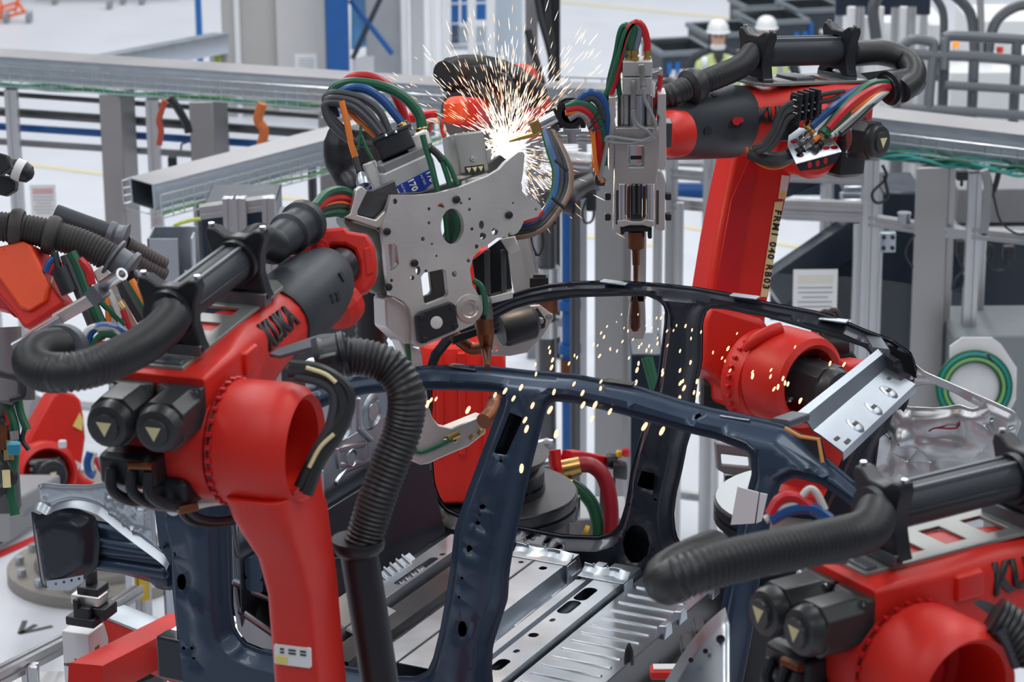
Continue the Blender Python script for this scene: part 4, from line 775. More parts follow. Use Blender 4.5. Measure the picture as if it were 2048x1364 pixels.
mb = MB(); mb.lathe(P(1625, 690, 11.0), A(.9, -.3, .1), [(0, .05), (.02, .06), (.14, .06), (.16, .05)], 20); mb.build('column_motor', BLK, rb)
for pts, m, rr in [([(1632, 668), (1634, 700), (1640, 730)], GRNH, .012), ([(1646, 630), (1648, 670), (1648, 705), (1652, 740)], ORGH, .010), ([(1628, 660), (1626, 690), (1632, 720)], REDH, .012), ([(1662, 700), (1655, 720), (1665, 745), (1690, 745), (1710, 725), (1690, 695), (1668, 690)], RUB, .012), ([(1658, 690), (1652, 720), (1670, 755), (1700, 745)], RUB, .012), ([(1690, 700), (1705, 720), (1722, 745)], WHTH, .008), ([(1642, 660), (1636, 640), (1648, 625), (1665, 628), (1675, 645)], RUB, .014), ([(1650, 655), (1655, 630), (1670, 622), (1682, 640)], RUB, .014), ([(1655, 660), (1648, 638), (1652, 628)], WHTH, .007)]:
    cable(rb, [P(a, b, 10.95) for a, b in pts], rr, m)
# ---- robot behind the car in the middle (its shoulder seen through the door openings, its wrist behind the sparks)
rf = thing('welding_robot', P(930, 950, 11.6), 'orange robot behind the car centre, its wrist lit up by the spark burst', 'robot', 'welding robots around the car body')
c = P(925, 790, 11.4); mb = MB(); mb.loft([[P(925, 0, 11.4)*0+c+A(a, b, z) for a, b in rrect(.36, .34, .05)] for z in (-.42, -.1, .18)]+[[c+A(a, b+.0, .26) for a, b in rrect(.32, .30, .06)]]); mb.build('rotating_column', RED, rf, bev=.015)
for x0 in (-.09, .0, .1): 
    mb = MB(); mb.box(c+A(x0, -.17, .02), (.03, .03, .44), ch=.006); mb.build('cast_rib', RED, rf)
for k in range(9): mb = MB(); q = c+A(.005, -.172, -.2+k*.045); mb.cyl(q, q-A(0, .012, 0), .009, 8); mb.build('bolt', REDD, rf)
mb = MB(); mb.loft([[c+A(.0+a, .1+b, z) for a, b in rrect(.22, .2, .05)] for z in (.2, .62)]); mb.build('link_arm', RED, rf, bev=.01)
ww = P(945, 185, 11.6); mb = MB(); mb.lathe(P(945, 225, 11.7), P(925, 235, 11.2)-P(945, 225, 11.7), [(0, .06), (.0, .13), (.03, .135), (.05, .13), (.05, .10)], 36); mb.build('wrist_disc', DKG, rf)
mb = MB(); mb.tube(spl([c+A(0, .1, .6), P(940, 360, 11.9), P(975, 260, 12.0), P(990, 200, 12.2)], 5), .07, 14); mb.build('forearm', BLK, rf)
mb = MB(); mb.loft([[P(955, 230, 11.75)+A(a, 0, b) for a, b in rrect(.14, .14, .05)], [P(940, 225, 11.4)+A(a, 0, b) for a, b in rrect(.14, .13, .05)], [P(925, 224, 11.2)+A(a, 0, b) for a, b in rrect(.12, .12, .04)]]); mb.build('wrist_fork', RED, rf, bev=.01)
mb = MB(); mb.box(P(912, 220, 11.15), (.09, .10, .10), (nrm(A(1, -.2, .1)), A(.2, 1, 0), EZ), ch=.02); mb.build('wrist_cap', REDB, rf)
mb = MB(); mb.loft([[P(975, 178, 11.7)+A(a, 0, b) for a, b in rrect(.12, .12, .03)], [P(1010, 178, 12.3)+A(a, 0, b) for a, b in rrect(.22, .22, .06)], [P(1020, 190, 13.0)+A(a, 0, b) for a, b in rrect(.28, .3, .08)]]); mb.build('upper_arm', RED, rf, bev=.01)
mb = MB(); mb.loft([[P(975, 215, 11.75+e)+A(.16*math.cos(t), 0, .15*math.sin(t)) for t in [2*math.pi*k/28 for k in range(28)]] for e in (0, .08)]); mb.build('rear_disc', CHAR, rf)
mb = MB(); mb.loft([[P(985, 215, 13.05)+A(a, 0, b) for a, b in rrect(.3, .28, .1)], [P(1040, 225, 13.4)+A(a, 0, b) for a, b in rrect(.3, .28, .1)]]); mb.build('elbow', RED, rf)
hose(rf, [P(890, 150, 11.4), P(925, 138, 11.5), P(975, 140, 11.6), P(1030, 160, 11.8), P(1070, 190, 12)], .06, pitch=.014)
mb = MB(); mb.loft([[P(a, b, 11.45+e) for a, b in [(886, 118), (897, 113), (915, 124), (940, 130), (985, 130), (980, 158), (945, 172), (905, 186), (886, 182), (880, 160), (888, 148)]] for e in (0, .10)]); mb.build('hose_clamp', BLK, rf, bev=.01)
mb = MB(); mb.loft([[P(a, b, 11.5+e) for a, b in [(972, 150), (990, 140), (1020, 150), (1040, 190), (1020, 200), (1000, 190)]] for e in (0, .1)]); mb.build('hose_support', BLK, rf, bev=.01)
for k, (m, off) in enumerate([(WHTH, 0), (ORGH, 5), (GRNH, 10), (REDH, 14)]): cable(rf, [P(846+off, 262, 11.2), P(850+off, 245, 11.15), P(868+off, 240, 11.1), P(885, 250+off, 11.1), P(890, 262+off, 11.1)], .008, m)
mb = MB(); mb.box(P(845, 232, 11.3), (.12, .05, .04), (nrm(A(1, 0, .1)), A(0, 1, 0), EZ), ch=.01); mb.build('red_bracket', REDD, rf)
mb = MB(); mb.lathe(P(975, 1000, 11.6)*0+A(*P(985, 985, 11.6)[:2], P(985, 985, 11.6)[2]+.055), EZ, [(0, .22), (.05, .22), (.06, .2), (.12, .24), (.13, .12), (.18, .1)], 36); mb.build('robot_base', BLK, rf)
# pedestals of the two robots behind the car
for px, py, d, R, lb in ((985, 985, 11.6, .36, 'black round pedestal behind the car, seen through the front door opening'), (1632, 1000, 11.3, .42, 'black round pedestal with pale rim, behind the rear door opening')):
    c = P(px, py, d); mb = MB(); mb.lathe(A(c[0], c[1], 0), EZ, [(0, .5), (.04, .5), (.05, R*.9), (c[2]-.10, R*.9), (c[2]-.08, R), (c[2]-.05, R), (c[2]-.05, R*.97), (c[2]-.03, R), (c[2], R), (c[2], .02)], 44); o = single('robot_pedestal', mb, BLK, lb, 'pedestal')
    mb = MB(); mb.lathe(A(c[0], c[1], c[2]), EZ, [(0, R*.98), (.012, R*.98), (.012, R*.6)], 44); mb.build('top_ring', mat('rim_grey', (.30, .33, .34), .35, .6) if R > .4 else DKST, o)
    mb = MB(); mb.lathe(A(c[0], c[1], c[2]+.012), EZ, [(0, R*.62), (.03, R*.62), (.03, .01)], 30); mb.build('bolt_plate', BLK, o)
    boltring(o, A(c[0], c[1], c[2]+.042), EZ, R*.5, 10, .022, .02, STEEL)
# ================================================================== weld guns
def disc_on(mb, pl, px, py, r, h, n=16, lift=0.0):
    o, nn, x, y = pl; c = Pp(px, py, o, nn)+nn*lift; mb.lathe(c-nn*.003, nn, [(0, r), (h, r), (h+.001, r*.85), (h+.001, .0005)], n); return mb
def shift(pl, d): return (pl[0]+pl[1]*d, *pl[1:])
def ell(a, b, rx, ry, n=16): return [(a+rx*math.cos(2*math.pi*k/n), b+ry*math.sin(2*math.pi*k/n)) for k in range(n)]
gnA = nrm(A(.34, -.90, .20)); plA = plane_on(P(900, 500, 8.98), gnA)
ga = thing('spot_weld_gun', P(900, 500, 9.0), 'large plate-framed weld gun on the left robot, blue 170 label and square black cover', 'weld gun')
OUT = [(783, 390), (835, 390), (875, 386), (921, 374), (975, 353), (1000, 338), (1011, 325), (1036, 305), (1045, 303), (1050, 309), (1048, 329), (1046, 348), (1043, 365), (1045, 382), (1052, 392), (1074, 404), (1082, 412), (1083, 421), (1076, 433), (1048, 442), (1042, 456), (1035, 466), (1018, 474), (994, 476), (978, 488), (960, 500), (946, 515), (940, 540), (945, 570), (958, 592), (963, 612), (960, 632), (946, 650), (900, 670), (842, 694), (832, 694), (826, 688), (826, 645), (820, 618), (808, 602), (792, 594), (780, 591), (774, 552), (770, 503), (764, 462), (768, 440), (776, 415)]
small = [(846, 478, 4), (858, 418, 3), (858, 446, 3), (864, 488, 2.5), (790, 403, 5), (912, 399, 5), (922, 406, 2.5), (939, 419, 3), (939, 398, 2.5), (944, 458, 3), (966, 472, 6.5), (990, 463, 6.5), (1017, 430, 5), (1021, 470, 5), (937, 521, 3.5), (909, 548, 5), (828, 526, 5), (852, 542, 3), (825, 556, 4), (783, 561, 3), (1026, 406, 2), (1072, 418, 3), (953, 493, 4), (964, 500, 5), (873, 512, 2)]
holes = [ell(905, 453, 23, 36, 28), [(842, 554), (848, 546), (886, 538), (892, 542), (897, 588), (892, 594), (854, 609), (848, 604)], [(776, 489), (789, 487), (794, 493), (798, 528), (792, 536), (781, 543)], ell(938, 617, 10, 12), ell(836, 541, 5, 9, 12), ell(963, 450, 5, 9, 12)]+[ell(a, b, r, r*1.2, 10) for a, b, r in small]
mb = MB(); traced(mb, OUT, holes, plA, .032); fp = mb.build('front_plate', ALU, ga, bev=.003)
mb = MB(); o, nn, x, y = shift(plA, -.17)
back = [(700, 430), (783, 390), (875, 386), (975, 353), (1036, 310), (1050, 320), (1043, 365), (1074, 410), (1040, 455), (960, 500), (946, 540), (960, 612), (940, 645), (842, 688), (826, 688), (770, 560), (745, 470)]
w = [Pp(a, b, plA[0], plA[1])-plA[0] for a, b in back]; mb.plate([(float(q@x), float(q@y)) for q in w], [[(float((Pp(a, b, plA[0], plA[1])-plA[0])@x), float((Pp(a, b, plA[0], plA[1])-plA[0])@y)) for a, b in h] for h in holes[:3]], o, x, y, .025); mb.build('back_plate', DKST, ga, bev=.003)
# ring boss, side wall, spacer block
mb = MB(); c = Pp(938, 617, plA[0], gnA); mb.lathe(c-gnA*.001, gnA, [(0, .048), (.008, .046), (.010, .03), (.006, .026), (.006, .018), (-.02, .018)], 30); mb.build('pivot_boss', mat('pale_machined', (.66, .60, .55), .38, 1), ga)
mb = MB(); traced(mb, [(770, 596), (784, 593), (806, 606), (820, 622), (824, 690), (808, 688), (772, 655)], [], shift(plA, -.035), .13); mb.build('side_block', ALU, ga, bev=.006)
mb = MB(); traced(mb, [(832, 632), (840, 624), (902, 603), (909, 608), (917, 652), (912, 661), (846, 688), (838, 684)], [], shift(plA, .022), .022); bc = mb.build('square_cover', BLK, ga, bev=.005)
mb = MB(); disc_on(mb, shift(plA, .022), 873, 645, .021, .004, 24); mb.build('pale_disc', WHTH, bc)
mb = MB()
for a, b in ((844, 634), (905, 614), (911, 652), (850, 680)): disc_on(mb, shift(plA, .022), a, b, .010, .006, 10)
mb.build('screw', BLK, bc)
mb = MB()
for a, b in ((773, 463), (776, 574), (912, 399), (1017, 430), (828, 526)): disc_on(mb, plA, a, b, .013, .012, 8)
mb.build('cap_screw', BLK, ga)
# ear on the left and adapter plate to the robot wrist
mb = MB(); traced(mb, [(690, 434), (700, 428), (708, 400), (712, 380), (722, 372), (735, 382), (728, 395), (716, 420), (715, 430), (752, 440), (772, 420), (783, 392), (790, 398), (785, 425), (768, 452), (755, 456)], [], shift(plA, -.02), .03); mb.build('ear_bracket', ALU, ga, bev=.003)
mb = MB(); traced(mb, [(716, 395), (730, 380), (745, 380), (790, 360), (800, 400), (780, 425), (755, 440), (714, 430)], [], shift(plA, -.07), .03); mb.build('inner_plate', DKST, ga, bev=.004)
mb = MB(); traced(mb, [(688, 436), (752, 456), (770, 470), (776, 560), (775, 585), (760, 590), (742, 580), (757, 550), (757, 510), (745, 478), (733, 466), (720, 466), (702, 462), (690, 448)], [], shift(plA, -.06), .10); mb.build('wrist_adapter', mat('green_grey_plate', (.17, .22, .20), .45, .4), ga, bev=.006)
mb = MB(); c = Pp(784, 510, *shift(plA, -.05)[:2]); mb.lathe(c-EZ*.06, EZ, [(0, .035), (.12, .035)], 20); mb.build('steel_roller', STEEL, ga)
# C-shaped lower arm
plL = shift(plA, -.05)
mb = MB(); traced(mb, [(784, 600), (800, 612), (822, 640), (826, 694), (842, 700), (848, 740), (853, 775), (858, 812), (866, 836), (878, 850), (903, 856), (970, 829), (972, 866), (937, 893), (900, 908), (856, 928), (842, 930), (824, 922), (815, 905), (820, 880), (827, 850), (825, 790), (812, 715), (790, 660)], [ell(900, 880, 14, 4, 12)], plL, .09); la = mb.build('lower_arm', ALU, ga, bev=.005)
mb = MB(); disc_on(mb, plL, 943, 873, .011, .006, 12); disc_on(mb, plL, 960, 864, .011, .006, 12); mb.build('arm_bolt', BRASS, la)
o_, n_, x_, y_ = plL
mb = MB(); pts = [Pp(a, b, *shift(plL, .006)[:2]) for a, b in ((812, 630), (815, 680), (822, 770))]; mb.tube(spl(pts, 5), .008, 8); mb.build('green_water_hose', GRNH, ga)
cable(ga, [Pp(a, b, *shift(plL, .01)[:2]) for a, b in ((828, 895), (832, 902), (845, 904), (870, 895), (905, 878))], .008, GRNH, 'green_water_hose')
mb = MB(); mb.cyl(Pp(896, 878, *shift(plL, .006)[:2]), Pp(918, 868, *shift(plL, .006)[:2]), .012, 10); mb.build('hose_fitting', BRASS, la)
q = [P(a, b, d) for a, b, d in ((968, 843, 9.0), (982, 828, 9.04), (990, 806, 9.1), (988, 794, 9.12))]; mb = MB(); mb.tube(spl(q, 5), [.028]*5+[.026]*5+[.022]*5+[.012], 14); mb.build('lower_electrode', COP, ga)
# upper electrode standing on the near roof rail
tp = W(*Csurf(975, 741, False)); up0 = tp+EZ*.02
q = [P(968, 640, 9.12), P(971, 668, 9.12), P(973, 700, 9.13), tp+EZ*.012]; mb = MB(); mb.tube(q, [.030, .030, .018, .009], 14); mb.build('upper_electrode', COP, ga)
mb = MB(); mb.tube([P(968, 655, 9.2), P(966, 630, 9.18), P(962, 600, 9.15)], [.03, .034, .034], 14); mb.build('electrode_holder', DKST, ga)
mb = MB(); mb.hexa([P(a, b, 9.2) for a, b in ((905, 672), (1000, 640), (1000, 655), (905, 690))], [P(a, b, 9.3) for a, b in ((905, 672), (1000, 640), (1000, 655), (905, 690))]); mb.build('electrode_bar', BLK, ga, bev=.004)
mb = MB(); mb.tube(spl([P(905, 668, 9.35), P(925, 685, 9.35), P(945, 697, 9.35), P(968, 695, 9.32)], 5), .021, 12); mb.build('copper_strap', COP, ga)
cable(ga, [P(a, b, 9.05) for a, b in ((946, 560), (962, 572), (970, 600), (970, 630))], .010, GRNH, 'green_water_hose')
# guide block on the right
mb = MB()
for a0, a1 in ((968, 980), (1000, 1012)): mb.hexa([P(a0, 500, 9.2), P(a1, 498, 9.2), P(a1+2, 590, 9.2), P(a0+2, 592, 9.2)], [P(a0, 500, 9.27), P(a1, 498, 9.27), P(a1+2, 590, 9.27), P(a0+2, 592, 9.27)])
mb.build('guide_rail', DKST, ga, bev=.003)
mb = MB(); mb.hexa([P(944, 520, 9.3), P(1012, 470, 9.3), P(1026, 590, 9.3), P(955, 600, 9.3)], [P(944, 520, 9.36), P(1012, 470, 9.36), P(1026, 590, 9.36), P(955, 600, 9.36)]); mb.build('guide_backing', BLK, ga, bev=.004)
mb = MB(); mb.hexa([P(972, 596, 9.17), P(1026, 582, 9.17), P(1026, 596, 9.17), P(974, 610, 9.17)], [P(972, 590, 9.3), P(1026, 576, 9.3), P(1026, 596, 9.3), P(974, 610, 9.3)]); mb.build('guide_foot', ALU, ga, bev=.003)
mb = MB(); mb.hexa([P(1000, 478, 9.16), P(1030, 472, 9.16), P(1040, 500, 9.16), P(1018, 508, 9.16)], [P(1000, 478, 9.22), P(1030, 472, 9.22), P(1040, 500, 9.22), P(1018, 508, 9.22)]); mb.build('guide_cap', ALU, ga, bev=.003)
# transformer with its blue label
plT = plane_on(P(820, 350, 9.12), nrm(A(.34, -.92, .2)))
mb = MB(); traced(mb, [(768, 348), (860, 306), (868, 318), (884, 392), (800, 396), (783, 392), (772, 372)], [], plT, .16); tr = mb.build('transformer', mat('pale_housing', (.52, .52, .53), .45, .3, var=.1), ga, bev=.005)
mb = MB(); traced(mb, [(764, 332), (852, 292), (864, 306), (770, 350)], [], shift(plT, -.01), .15); mb.build('transformer_top', GRAYB, tr, bev=.005)
mb = MB(); lab = [(783, 378), (860, 338), (868, 362), (843, 387), (786, 392)]; traced(mb, lab, [], shift(plT, .003), .004); lb = mb.build('blue_label', BLUEL, tr)
o_, n_, x_, y_ = shift(plT, .004)
e0, e1 = [A(*q) for q in on([(790, 386), (866, 346)], o_, n_, x_, y_)]; dx = nrm(e1-e0); dy = A(-dx[1], dx[0])
def tpl(cx, cy, rot=0):
    c = A(*on([(cx, cy)], o_, n_, x_, y_)[0]); ux = -dy*1.0; uy = dx
    return lambda a, b: o_+n_*.0005+x_*(c+ux*a+uy*b)[0]+y_*(c+ux*a+uy*b)[1]
text(lb, 'lettering', '170', tpl(825, 370), PAPER, .030, .002, .0012); text(lb, 'lettering', 'METRIC', tpl(846, 360), PAPER, .011, .002); text(lb, 'lettering', '170', tpl(860, 353), PAPER, .026, .002, .001); text(lb, 'lettering', 'METRIC', tpl(807, 379), PAPER, .010, .002); text(lb, 'lettering', '17', tpl(793, 384), PAPER, .020, .002, .001)
# motor box with the warning strip
mbx = [(870, 256), (880, 242), (953, 237), (958, 252)]
xb = nrm(P(972, 300, 9.2)-P(914, 315, 9.2)+A(0, .035, 0)); b0 = P(914, 318, 9.15); yb_ = nrm(np.cross(EZ, xb)); zb_ = nrm(P(905, 262, 9.2)-P(917, 345, 9.2))
xb = nrm(xb-zb_*np.dot(xb, zb_)); yb_ = np.cross(zb_, xb)
bb = b0+xb*.054-zb_*.01+yb_*.07; mb = MB(); mb.box(bb+zb_*.025, (.105, .15, .14), (xb, yb_, zb_), ch=.008); mx_ = mb.build('drive_motor', mat('grey_cast_motor', (.36, .355, .34), .42, .7, var=.15), ga, bev=.004)
mb = MB(); mb.box(bb-zb_*.085, (.105, .13, .085), (xb, yb_, zb_), ch=.006); mb.lathe(bb-zb_*.06-yb_*.055, -zb_, [(0, .036), (.06, .04), (.07, .03)], 20); mb.build('motor_flange', ALU, mx_, bev=.003)
f0 = bb-yb_*.0765; mb = MB(); mb.box(f0-zb_*.032, (.068, .003, .026), (xb, yb_, zb_)); ws = mb.build('warning_strip', INK, mx_)
mb = MB()
for k in (-1, 0, 1): c = f0-zb_*.032-yb_*.002+xb*.021*k; mb.loft([[c+xb*a+zb_*b-yb_*e for a, b in ((-.009, .008), (.009, .008), (0, -.009))] for e in (-.002, .001)])
mb.build('warning_triangle', YELL, ws)
mb = MB(); mb.lathe(f0+zb_*.005, -yb_, [(0, .011), (.005, .011), (.005, .006), (.009, .005), (.009, .001)], 10); mb.build('screw', STEEL, mx_)
mb = MB(); mb.hexa([P(968, 300, 9.25), P(984, 296, 9.25), P(980, 345, 9.25), P(972, 352, 9.25)], [P(968, 300, 9.36), P(984, 296, 9.36), P(980, 345, 9.36), P(972, 352, 9.36)]); mb.build('motor_bracket', ALU, ga, bev=.003)
# black connector and the arc of coloured hoses
xk = nrm(P(825, 275, 9.2)-P(755, 305, 9.2)); zk = nrm(P(752, 285, 9.2)-P(760, 318, 9.2)); zk = nrm(zk-xk*np.dot(zk, xk)); yk = np.cross(zk, xk)
mb = MB(); mb.box(P(790, 290, 9.2), (.125, .12, .07), (xk, yk, zk), ch=.006); kb = mb.build('connector_head', BLK, ga, bev=.003)
mb = MB(); mb.box(P(786, 268, 9.2), (.135, .13, .012), (xk, yk, zk), ch=.003); mb.build('connector_lid', CHAR, kb)
for a, b in ((772, 273), (792, 266)):
    mb = MB(); c = P(a, b, 9.125); mb.cyl(c, c+zk*.008, .006, 8); mb.build('screw', STEEL, kb)
D = 9.2
for pts, m, r, dd in [([(810, 255), (795, 235), (765, 200), (735, 180), (705, 176), (680, 186), (665, 205), (672, 235)], BLUH, .015, 0), ([(845, 262), (838, 230), (815, 200), (780, 178), (735, 167), (695, 166), (668, 178), (660, 205)], GRNH, .018, .03), ([(812, 245), (800, 210), (780, 175), (745, 155), (710, 153), (690, 164)], REDH, .016, .12), ([(778, 264), (760, 225), (730, 200), (690, 188), (660, 188), (652, 205), (672, 250)], DGRH, .014, -.02), ([(768, 268), (745, 235), (715, 208), (680, 198), (655, 200), (655, 225), (690, 262)], DGRH, .013, -.04), ([(760, 270), (735, 240), (705, 215), (668, 206), (650, 212), (660, 245), (700, 280), (745, 290)], DGRH, .013, -.05), ([(752, 272), (740, 262), (715, 240), (690, 212), (682, 202)], ORGH, .010, -.02), ([(762, 262), (735, 245), (700, 215), (688, 205)], REDH, .013, .06), ([(683, 202), (693, 240), (702, 285), (712, 318)], ORGH, .011, -.06)]:
    cable(ga, [P(a, b, D+dd) for a, b in pts], r, m, 'hose', 10)
for a, b, c, d in ((812, 262, 802, 247), (846, 274, 842, 256)):
    c0, c1 = P(a, b, 9.2), P(c, d, 9.2); L = np.linalg.norm(c1-c0); mb = MB(); mb.lathe(c0, c1-c0, [(0, .022), (L*.5, .022), (L*.5, .018), (L*.9, .018), (L*.9, .024), (L, .022)], 12); mb.build('hose_fitting', BRASS, ga)
mb = MB(); mb.box(P(836, 285, 9.2), (.09, .08, .06), (xk, yk, zk), ch=.01); mb.build('manifold', ALU, ga, bev=.004)
mb = MB(); mb.tube([P(712, 316, 9.14), P(720, 345, 9.12)], .013, 10); mb.build('cable_grip', BLK, ga)
mb = MB(); mb.lathe(P(722, 346, 9.12), P(728, 372, 9.1)-P(722, 346, 9.12), [(0, .012), (.012, .016), (.02, .02), (.03, .024), (.05, .024), (.055, .014)], 14); mb.build('steel_coupling', GALV, ga)
mb = MB(); mb.tube([P(736, 380, 9.1), P(752, 420, 9.08)], .014, 10); mb.build('blue_cylinder', mat('navy_cylinder', (.01, .03, .12), .3, .4), ga)
mb = MB(); mb.hexa([P(724, 330, 9.15), P(752, 318, 9.15), P(775, 380, 9.15), P(752, 392, 9.15)], [P(724, 330, 9.25), P(752, 318, 9.25), P(775, 380, 9.25), P(752, 392, 9.25)]); mb.build('side_bracket', ALU, ga, bev=.006)
mb = MB(); mb.tube(spl([P(695, 255, 9.5), P(680, 280, 9.5), P(680, 320, 9.5), P(695, 355, 9.5), P(715, 385, 9.45)], 5), [.05]*6+[.055]*6+[.05]*8+[.04], 16); mb.build('black_conduit', BLK, ga)
for pts, r in [([(845, 270), (853, 300), (862, 330), (872, 368), (878, 395)], .010), ([(862, 300), (880, 315), (890, 340), (900, 372)], .009), ([(866, 300), (895, 325), (915, 370)], .009), ([(860, 295), (875, 308), (885, 322)], .013), ([(716, 300), (720, 275), (722, 250)], .005), ([(722, 270), (735, 300), (745, 318)], .006), ([(890, 425), (893, 445), (896, 480)], .011), ([(910, 425), (912, 450), (908, 485)], .011)]:
    cable(ga, [P(a, b, 9.04 if a > 840 and b < 400 and r > .008 else 9.1) for a, b in pts], r, GRNH if r != .013 else RUB, 'green_water_hose')
mb = MB(); mb.tube([P(878, 390, 9.0), P(881, 415, 8.96)], .012, 10); mb.build('copper_nozzle', COP, ga)
for k, (m, r) in enumerate([(GRNH, .012), (BLUH, .014), (WHTH, .009), (RUB, .013), (WHTH, .008), (RUB, .012), (GRYH, .010), (mat('brown_cable', (.22, .13, .08), .5), .010)]):
    e = k*5
    cable(ga, [P(1088+e*.4, 262, 9.5), P(1098+e*.8, 300, 9.45), P(1110+e*.9, 340, 9.42), P(1108+e*.9, 380, 9.40), P(1094+e*.8, 415, 9.36), P(1068+e*.5, 440+e*.5, 9.30), P(1040, 446+e*.8, 9.28), P(1010, 450+e*.5, 9.3)], r, m)
cable(ga, [P(1082, 425, 9.3), P(1065, 436, 9.25), P(1042, 442, 9.25)], .012, REDH)
for a, b in ((1122, 405), (1105, 435), (1128, 330)):
    mb = MB(); mb.tube([P(a-18, b-10, 9.33), P(a+8, b+12, 9.33)], .006, 6); mb.build('cable_tie', BLK, ga)
# ---- right-hand gun, front view
DB = float((W(*Csurf(1271, 570, True))-CAM)@_F); SB = FPX/DB
gb = thing('spot_weld_gun', P(1272, 330, DB), 'upright weld gun held by the far right robot, its copper tip on the roof rail', 'weld gun')
gB0 = P(1272, 330, DB)
def gB(px, py, dy=0): q = Pp(px, py, A(0, gB0[1]+dy, 0), A(0, 1, 0)); return q
def gbox(x0, y0, x1, y1, dy0, dy1, m, name, ch=.004, par=None, bev=.002):
    a, b = gB(x0, y0, dy0), gB(x1, y1, dy0); mb = MB(); mb.box(((a[0]+b[0])/2, (dy0+dy1)/2+gB0[1], (a[2]+b[2])/2), (abs(b[0]-a[0]), dy1-dy0, abs(a[2]-b[2])), ch=ch); return mb.build(name, m, par or gb, bev=bev)
def gpoly(px, holes, dy, th, m, name, par=None, bev=.002): mb = MB(); traced(mb, px, holes, (A(0, gB0[1]+dy, 0), A(0, -1, 0), A(1, 0, 0), EZ), th); return mb.build(name, m, par or gb, bev=bev)
ub = gbox(1246, 123, 1305, 153, -.02, .08, mat('pale_grey_cast', (.50, .495, .48), .48, .5, var=.08), 'upper_block'); gbox(1247, 155, 1304, 190, -.02, .08, MATS['pale_grey_cast'], 'upper_block')
gpoly([(1218, 195), (1230, 194), (1232, 232), (1229, 240), (1232, 255), (1229, 330), (1226, 342), (1218, 342), (1217, 240)], [], -.03, .10, ALU, 'side_plate'); gpoly([(1316, 188), (1332, 187), (1333, 334), (1326, 340), (1315, 338), (1317, 245), (1320, 235), (1315, 228)], [], -.03, .10, ALU, 'side_plate')
gpoly([(1229, 345), (1238, 344), (1240, 455), (1236, 462), (1226, 462)], [], 0, .06, ALU, 'lower_plate'); gpoly([(1308, 344), (1322, 344), (1330, 360), (1330, 460), (1318, 463), (1310, 455)], [], 0, .06, ALU, 'lower_plate')
gpoly([(1229, 262), (1232, 256), (1312, 256), (1316, 262), (1316, 336), (1312, 368), (1230, 368), (1229, 336)], [[(1258, 291), (1286, 291), (1289, 294), (1289, 332), (1286, 335), (1258, 335), (1256, 332), (1256, 294)]], -.045, .03, mat('worn_plate', (.50, .50, .48), .4, .9, var=.14), 'front_cover')
nb = gbox(1257, 292, 1288, 334, -.012, -.006, STEEL, 'window_plate', ch=.001); gbox(1261, 312, 1283, 319, -.015, -.012, INK, 'data_plate', ch=.001, par=nb, bev=0)
gbox(1236, 190, 1312, 256, .03, .10, mat('grey_brown_cast', (.24, .23, .21), .5, .5), 'inner_body')
for a, b in ((1252, 6), (1298, 6), (1244, 3), (1304, 3)):
    mb = MB(); mb.cyl(gB(a, 190, .01), gB(a, 262, .01), b*1.0/SB, 14); mb.build('guide_rod', STEEL, gb)
mb = MB(); mb.cyl(gB(1274, 188, .015), gB(1274, 262, .015), 16/SB, 20); mb.build('drive_cylinder', GALV, gb)
for a in (1244, 1300):
    mb = MB(); mb.cyl(gB(a, 368, -.005), gB(a, 442, -.005), 7.2/SB, 18); mb.build('guide_rod', STEEL, gb)
gbox(1262, 368, 1284, 442, .01, .05, BLK, 'ram_body'); 
for a in (1268, 1278):
    mb = MB(); mb.cyl(gB(a, 370, .0), gB(a, 428, .0), 3/SB, 10); mb.build('ram_rod', DKST, gb)
for a in (1257, 1289): gbox(a-3, 372, a+3, 440, .02, .05, COP, 'copper_bus')
gpoly([(1235, 442), (1250, 439), (1262, 443), (1282, 443), (1294, 439), (1308, 442), (1308, 453), (1298, 454), (1285, 450), (1260, 450), (1246, 454), (1236, 453)], [], -.02, .07, ALU, 'rod_clamp')
gbox(1246, 453, 1302, 464, .0, .06, BLK, 'insulator'); gbox(1241, 456, 1249, 470, .0, .04, BLK, 'clamp_screw'); gbox(1296, 455, 1304, 478, .0, .04, BLK, 'clamp_screw')
tipz = W(*Csurf(1271, 570, True)); TX = tipz[0]; TY = gB0[1]
def cz_(py): return gB(1271, py)[2]
mb = MB(); mb.lathe(A(gB(1273, 465)[0], TY+.02, cz_(465)), -EZ, [(0, 16/SB), (cz_(465)-cz_(470), 17/SB), (cz_(465)-cz_(498), 17/SB), (cz_(465)-cz_(501), 10/SB), (cz_(465)-cz_(505), 8.5/SB), (cz_(465)-cz_(532), 7.5/SB), (cz_(465)-cz_(535), 5/SB), (cz_(465)-cz_(553), 4.5/SB), (cz_(465)-cz_(555), 5/SB), (cz_(465)-cz_(566), 4.2/SB), (cz_(465)-cz_(568), 1.5/SB)], 20); mb.build('upper_electrode', COP, gb)
mb = MB(); mb.lathe(A(gB(1271, 573)[0], TY+.01, cz_(574)), -EZ, [(0, 2/SB), (.004, 4/SB), (cz_(574)-cz_(585), 4.2/SB), (cz_(574)-cz_(600), 4.5/SB), (cz_(574)-cz_(608), 7.5/SB), (cz_(574)-cz_(635), 10/SB), (cz_(574)-cz_(655), 10.5/SB), (cz_(574)-cz_(663), 6/SB), (cz_(574)-cz_(665), 1/SB)], 20); mb.build('lower_electrode', mat('dark_copper', (.13, .05, .035), .4, .9, var=.3), gb)
gpoly([(1256, 648), (1262, 592), (1290, 588), (1292, 660), (1287, 678), (1257, 678)], [], .05, .05, ALU, 'lower_arm')
gbox(1267, 462, 1292, 600, .14, .19, ALU, 'rear_arm')
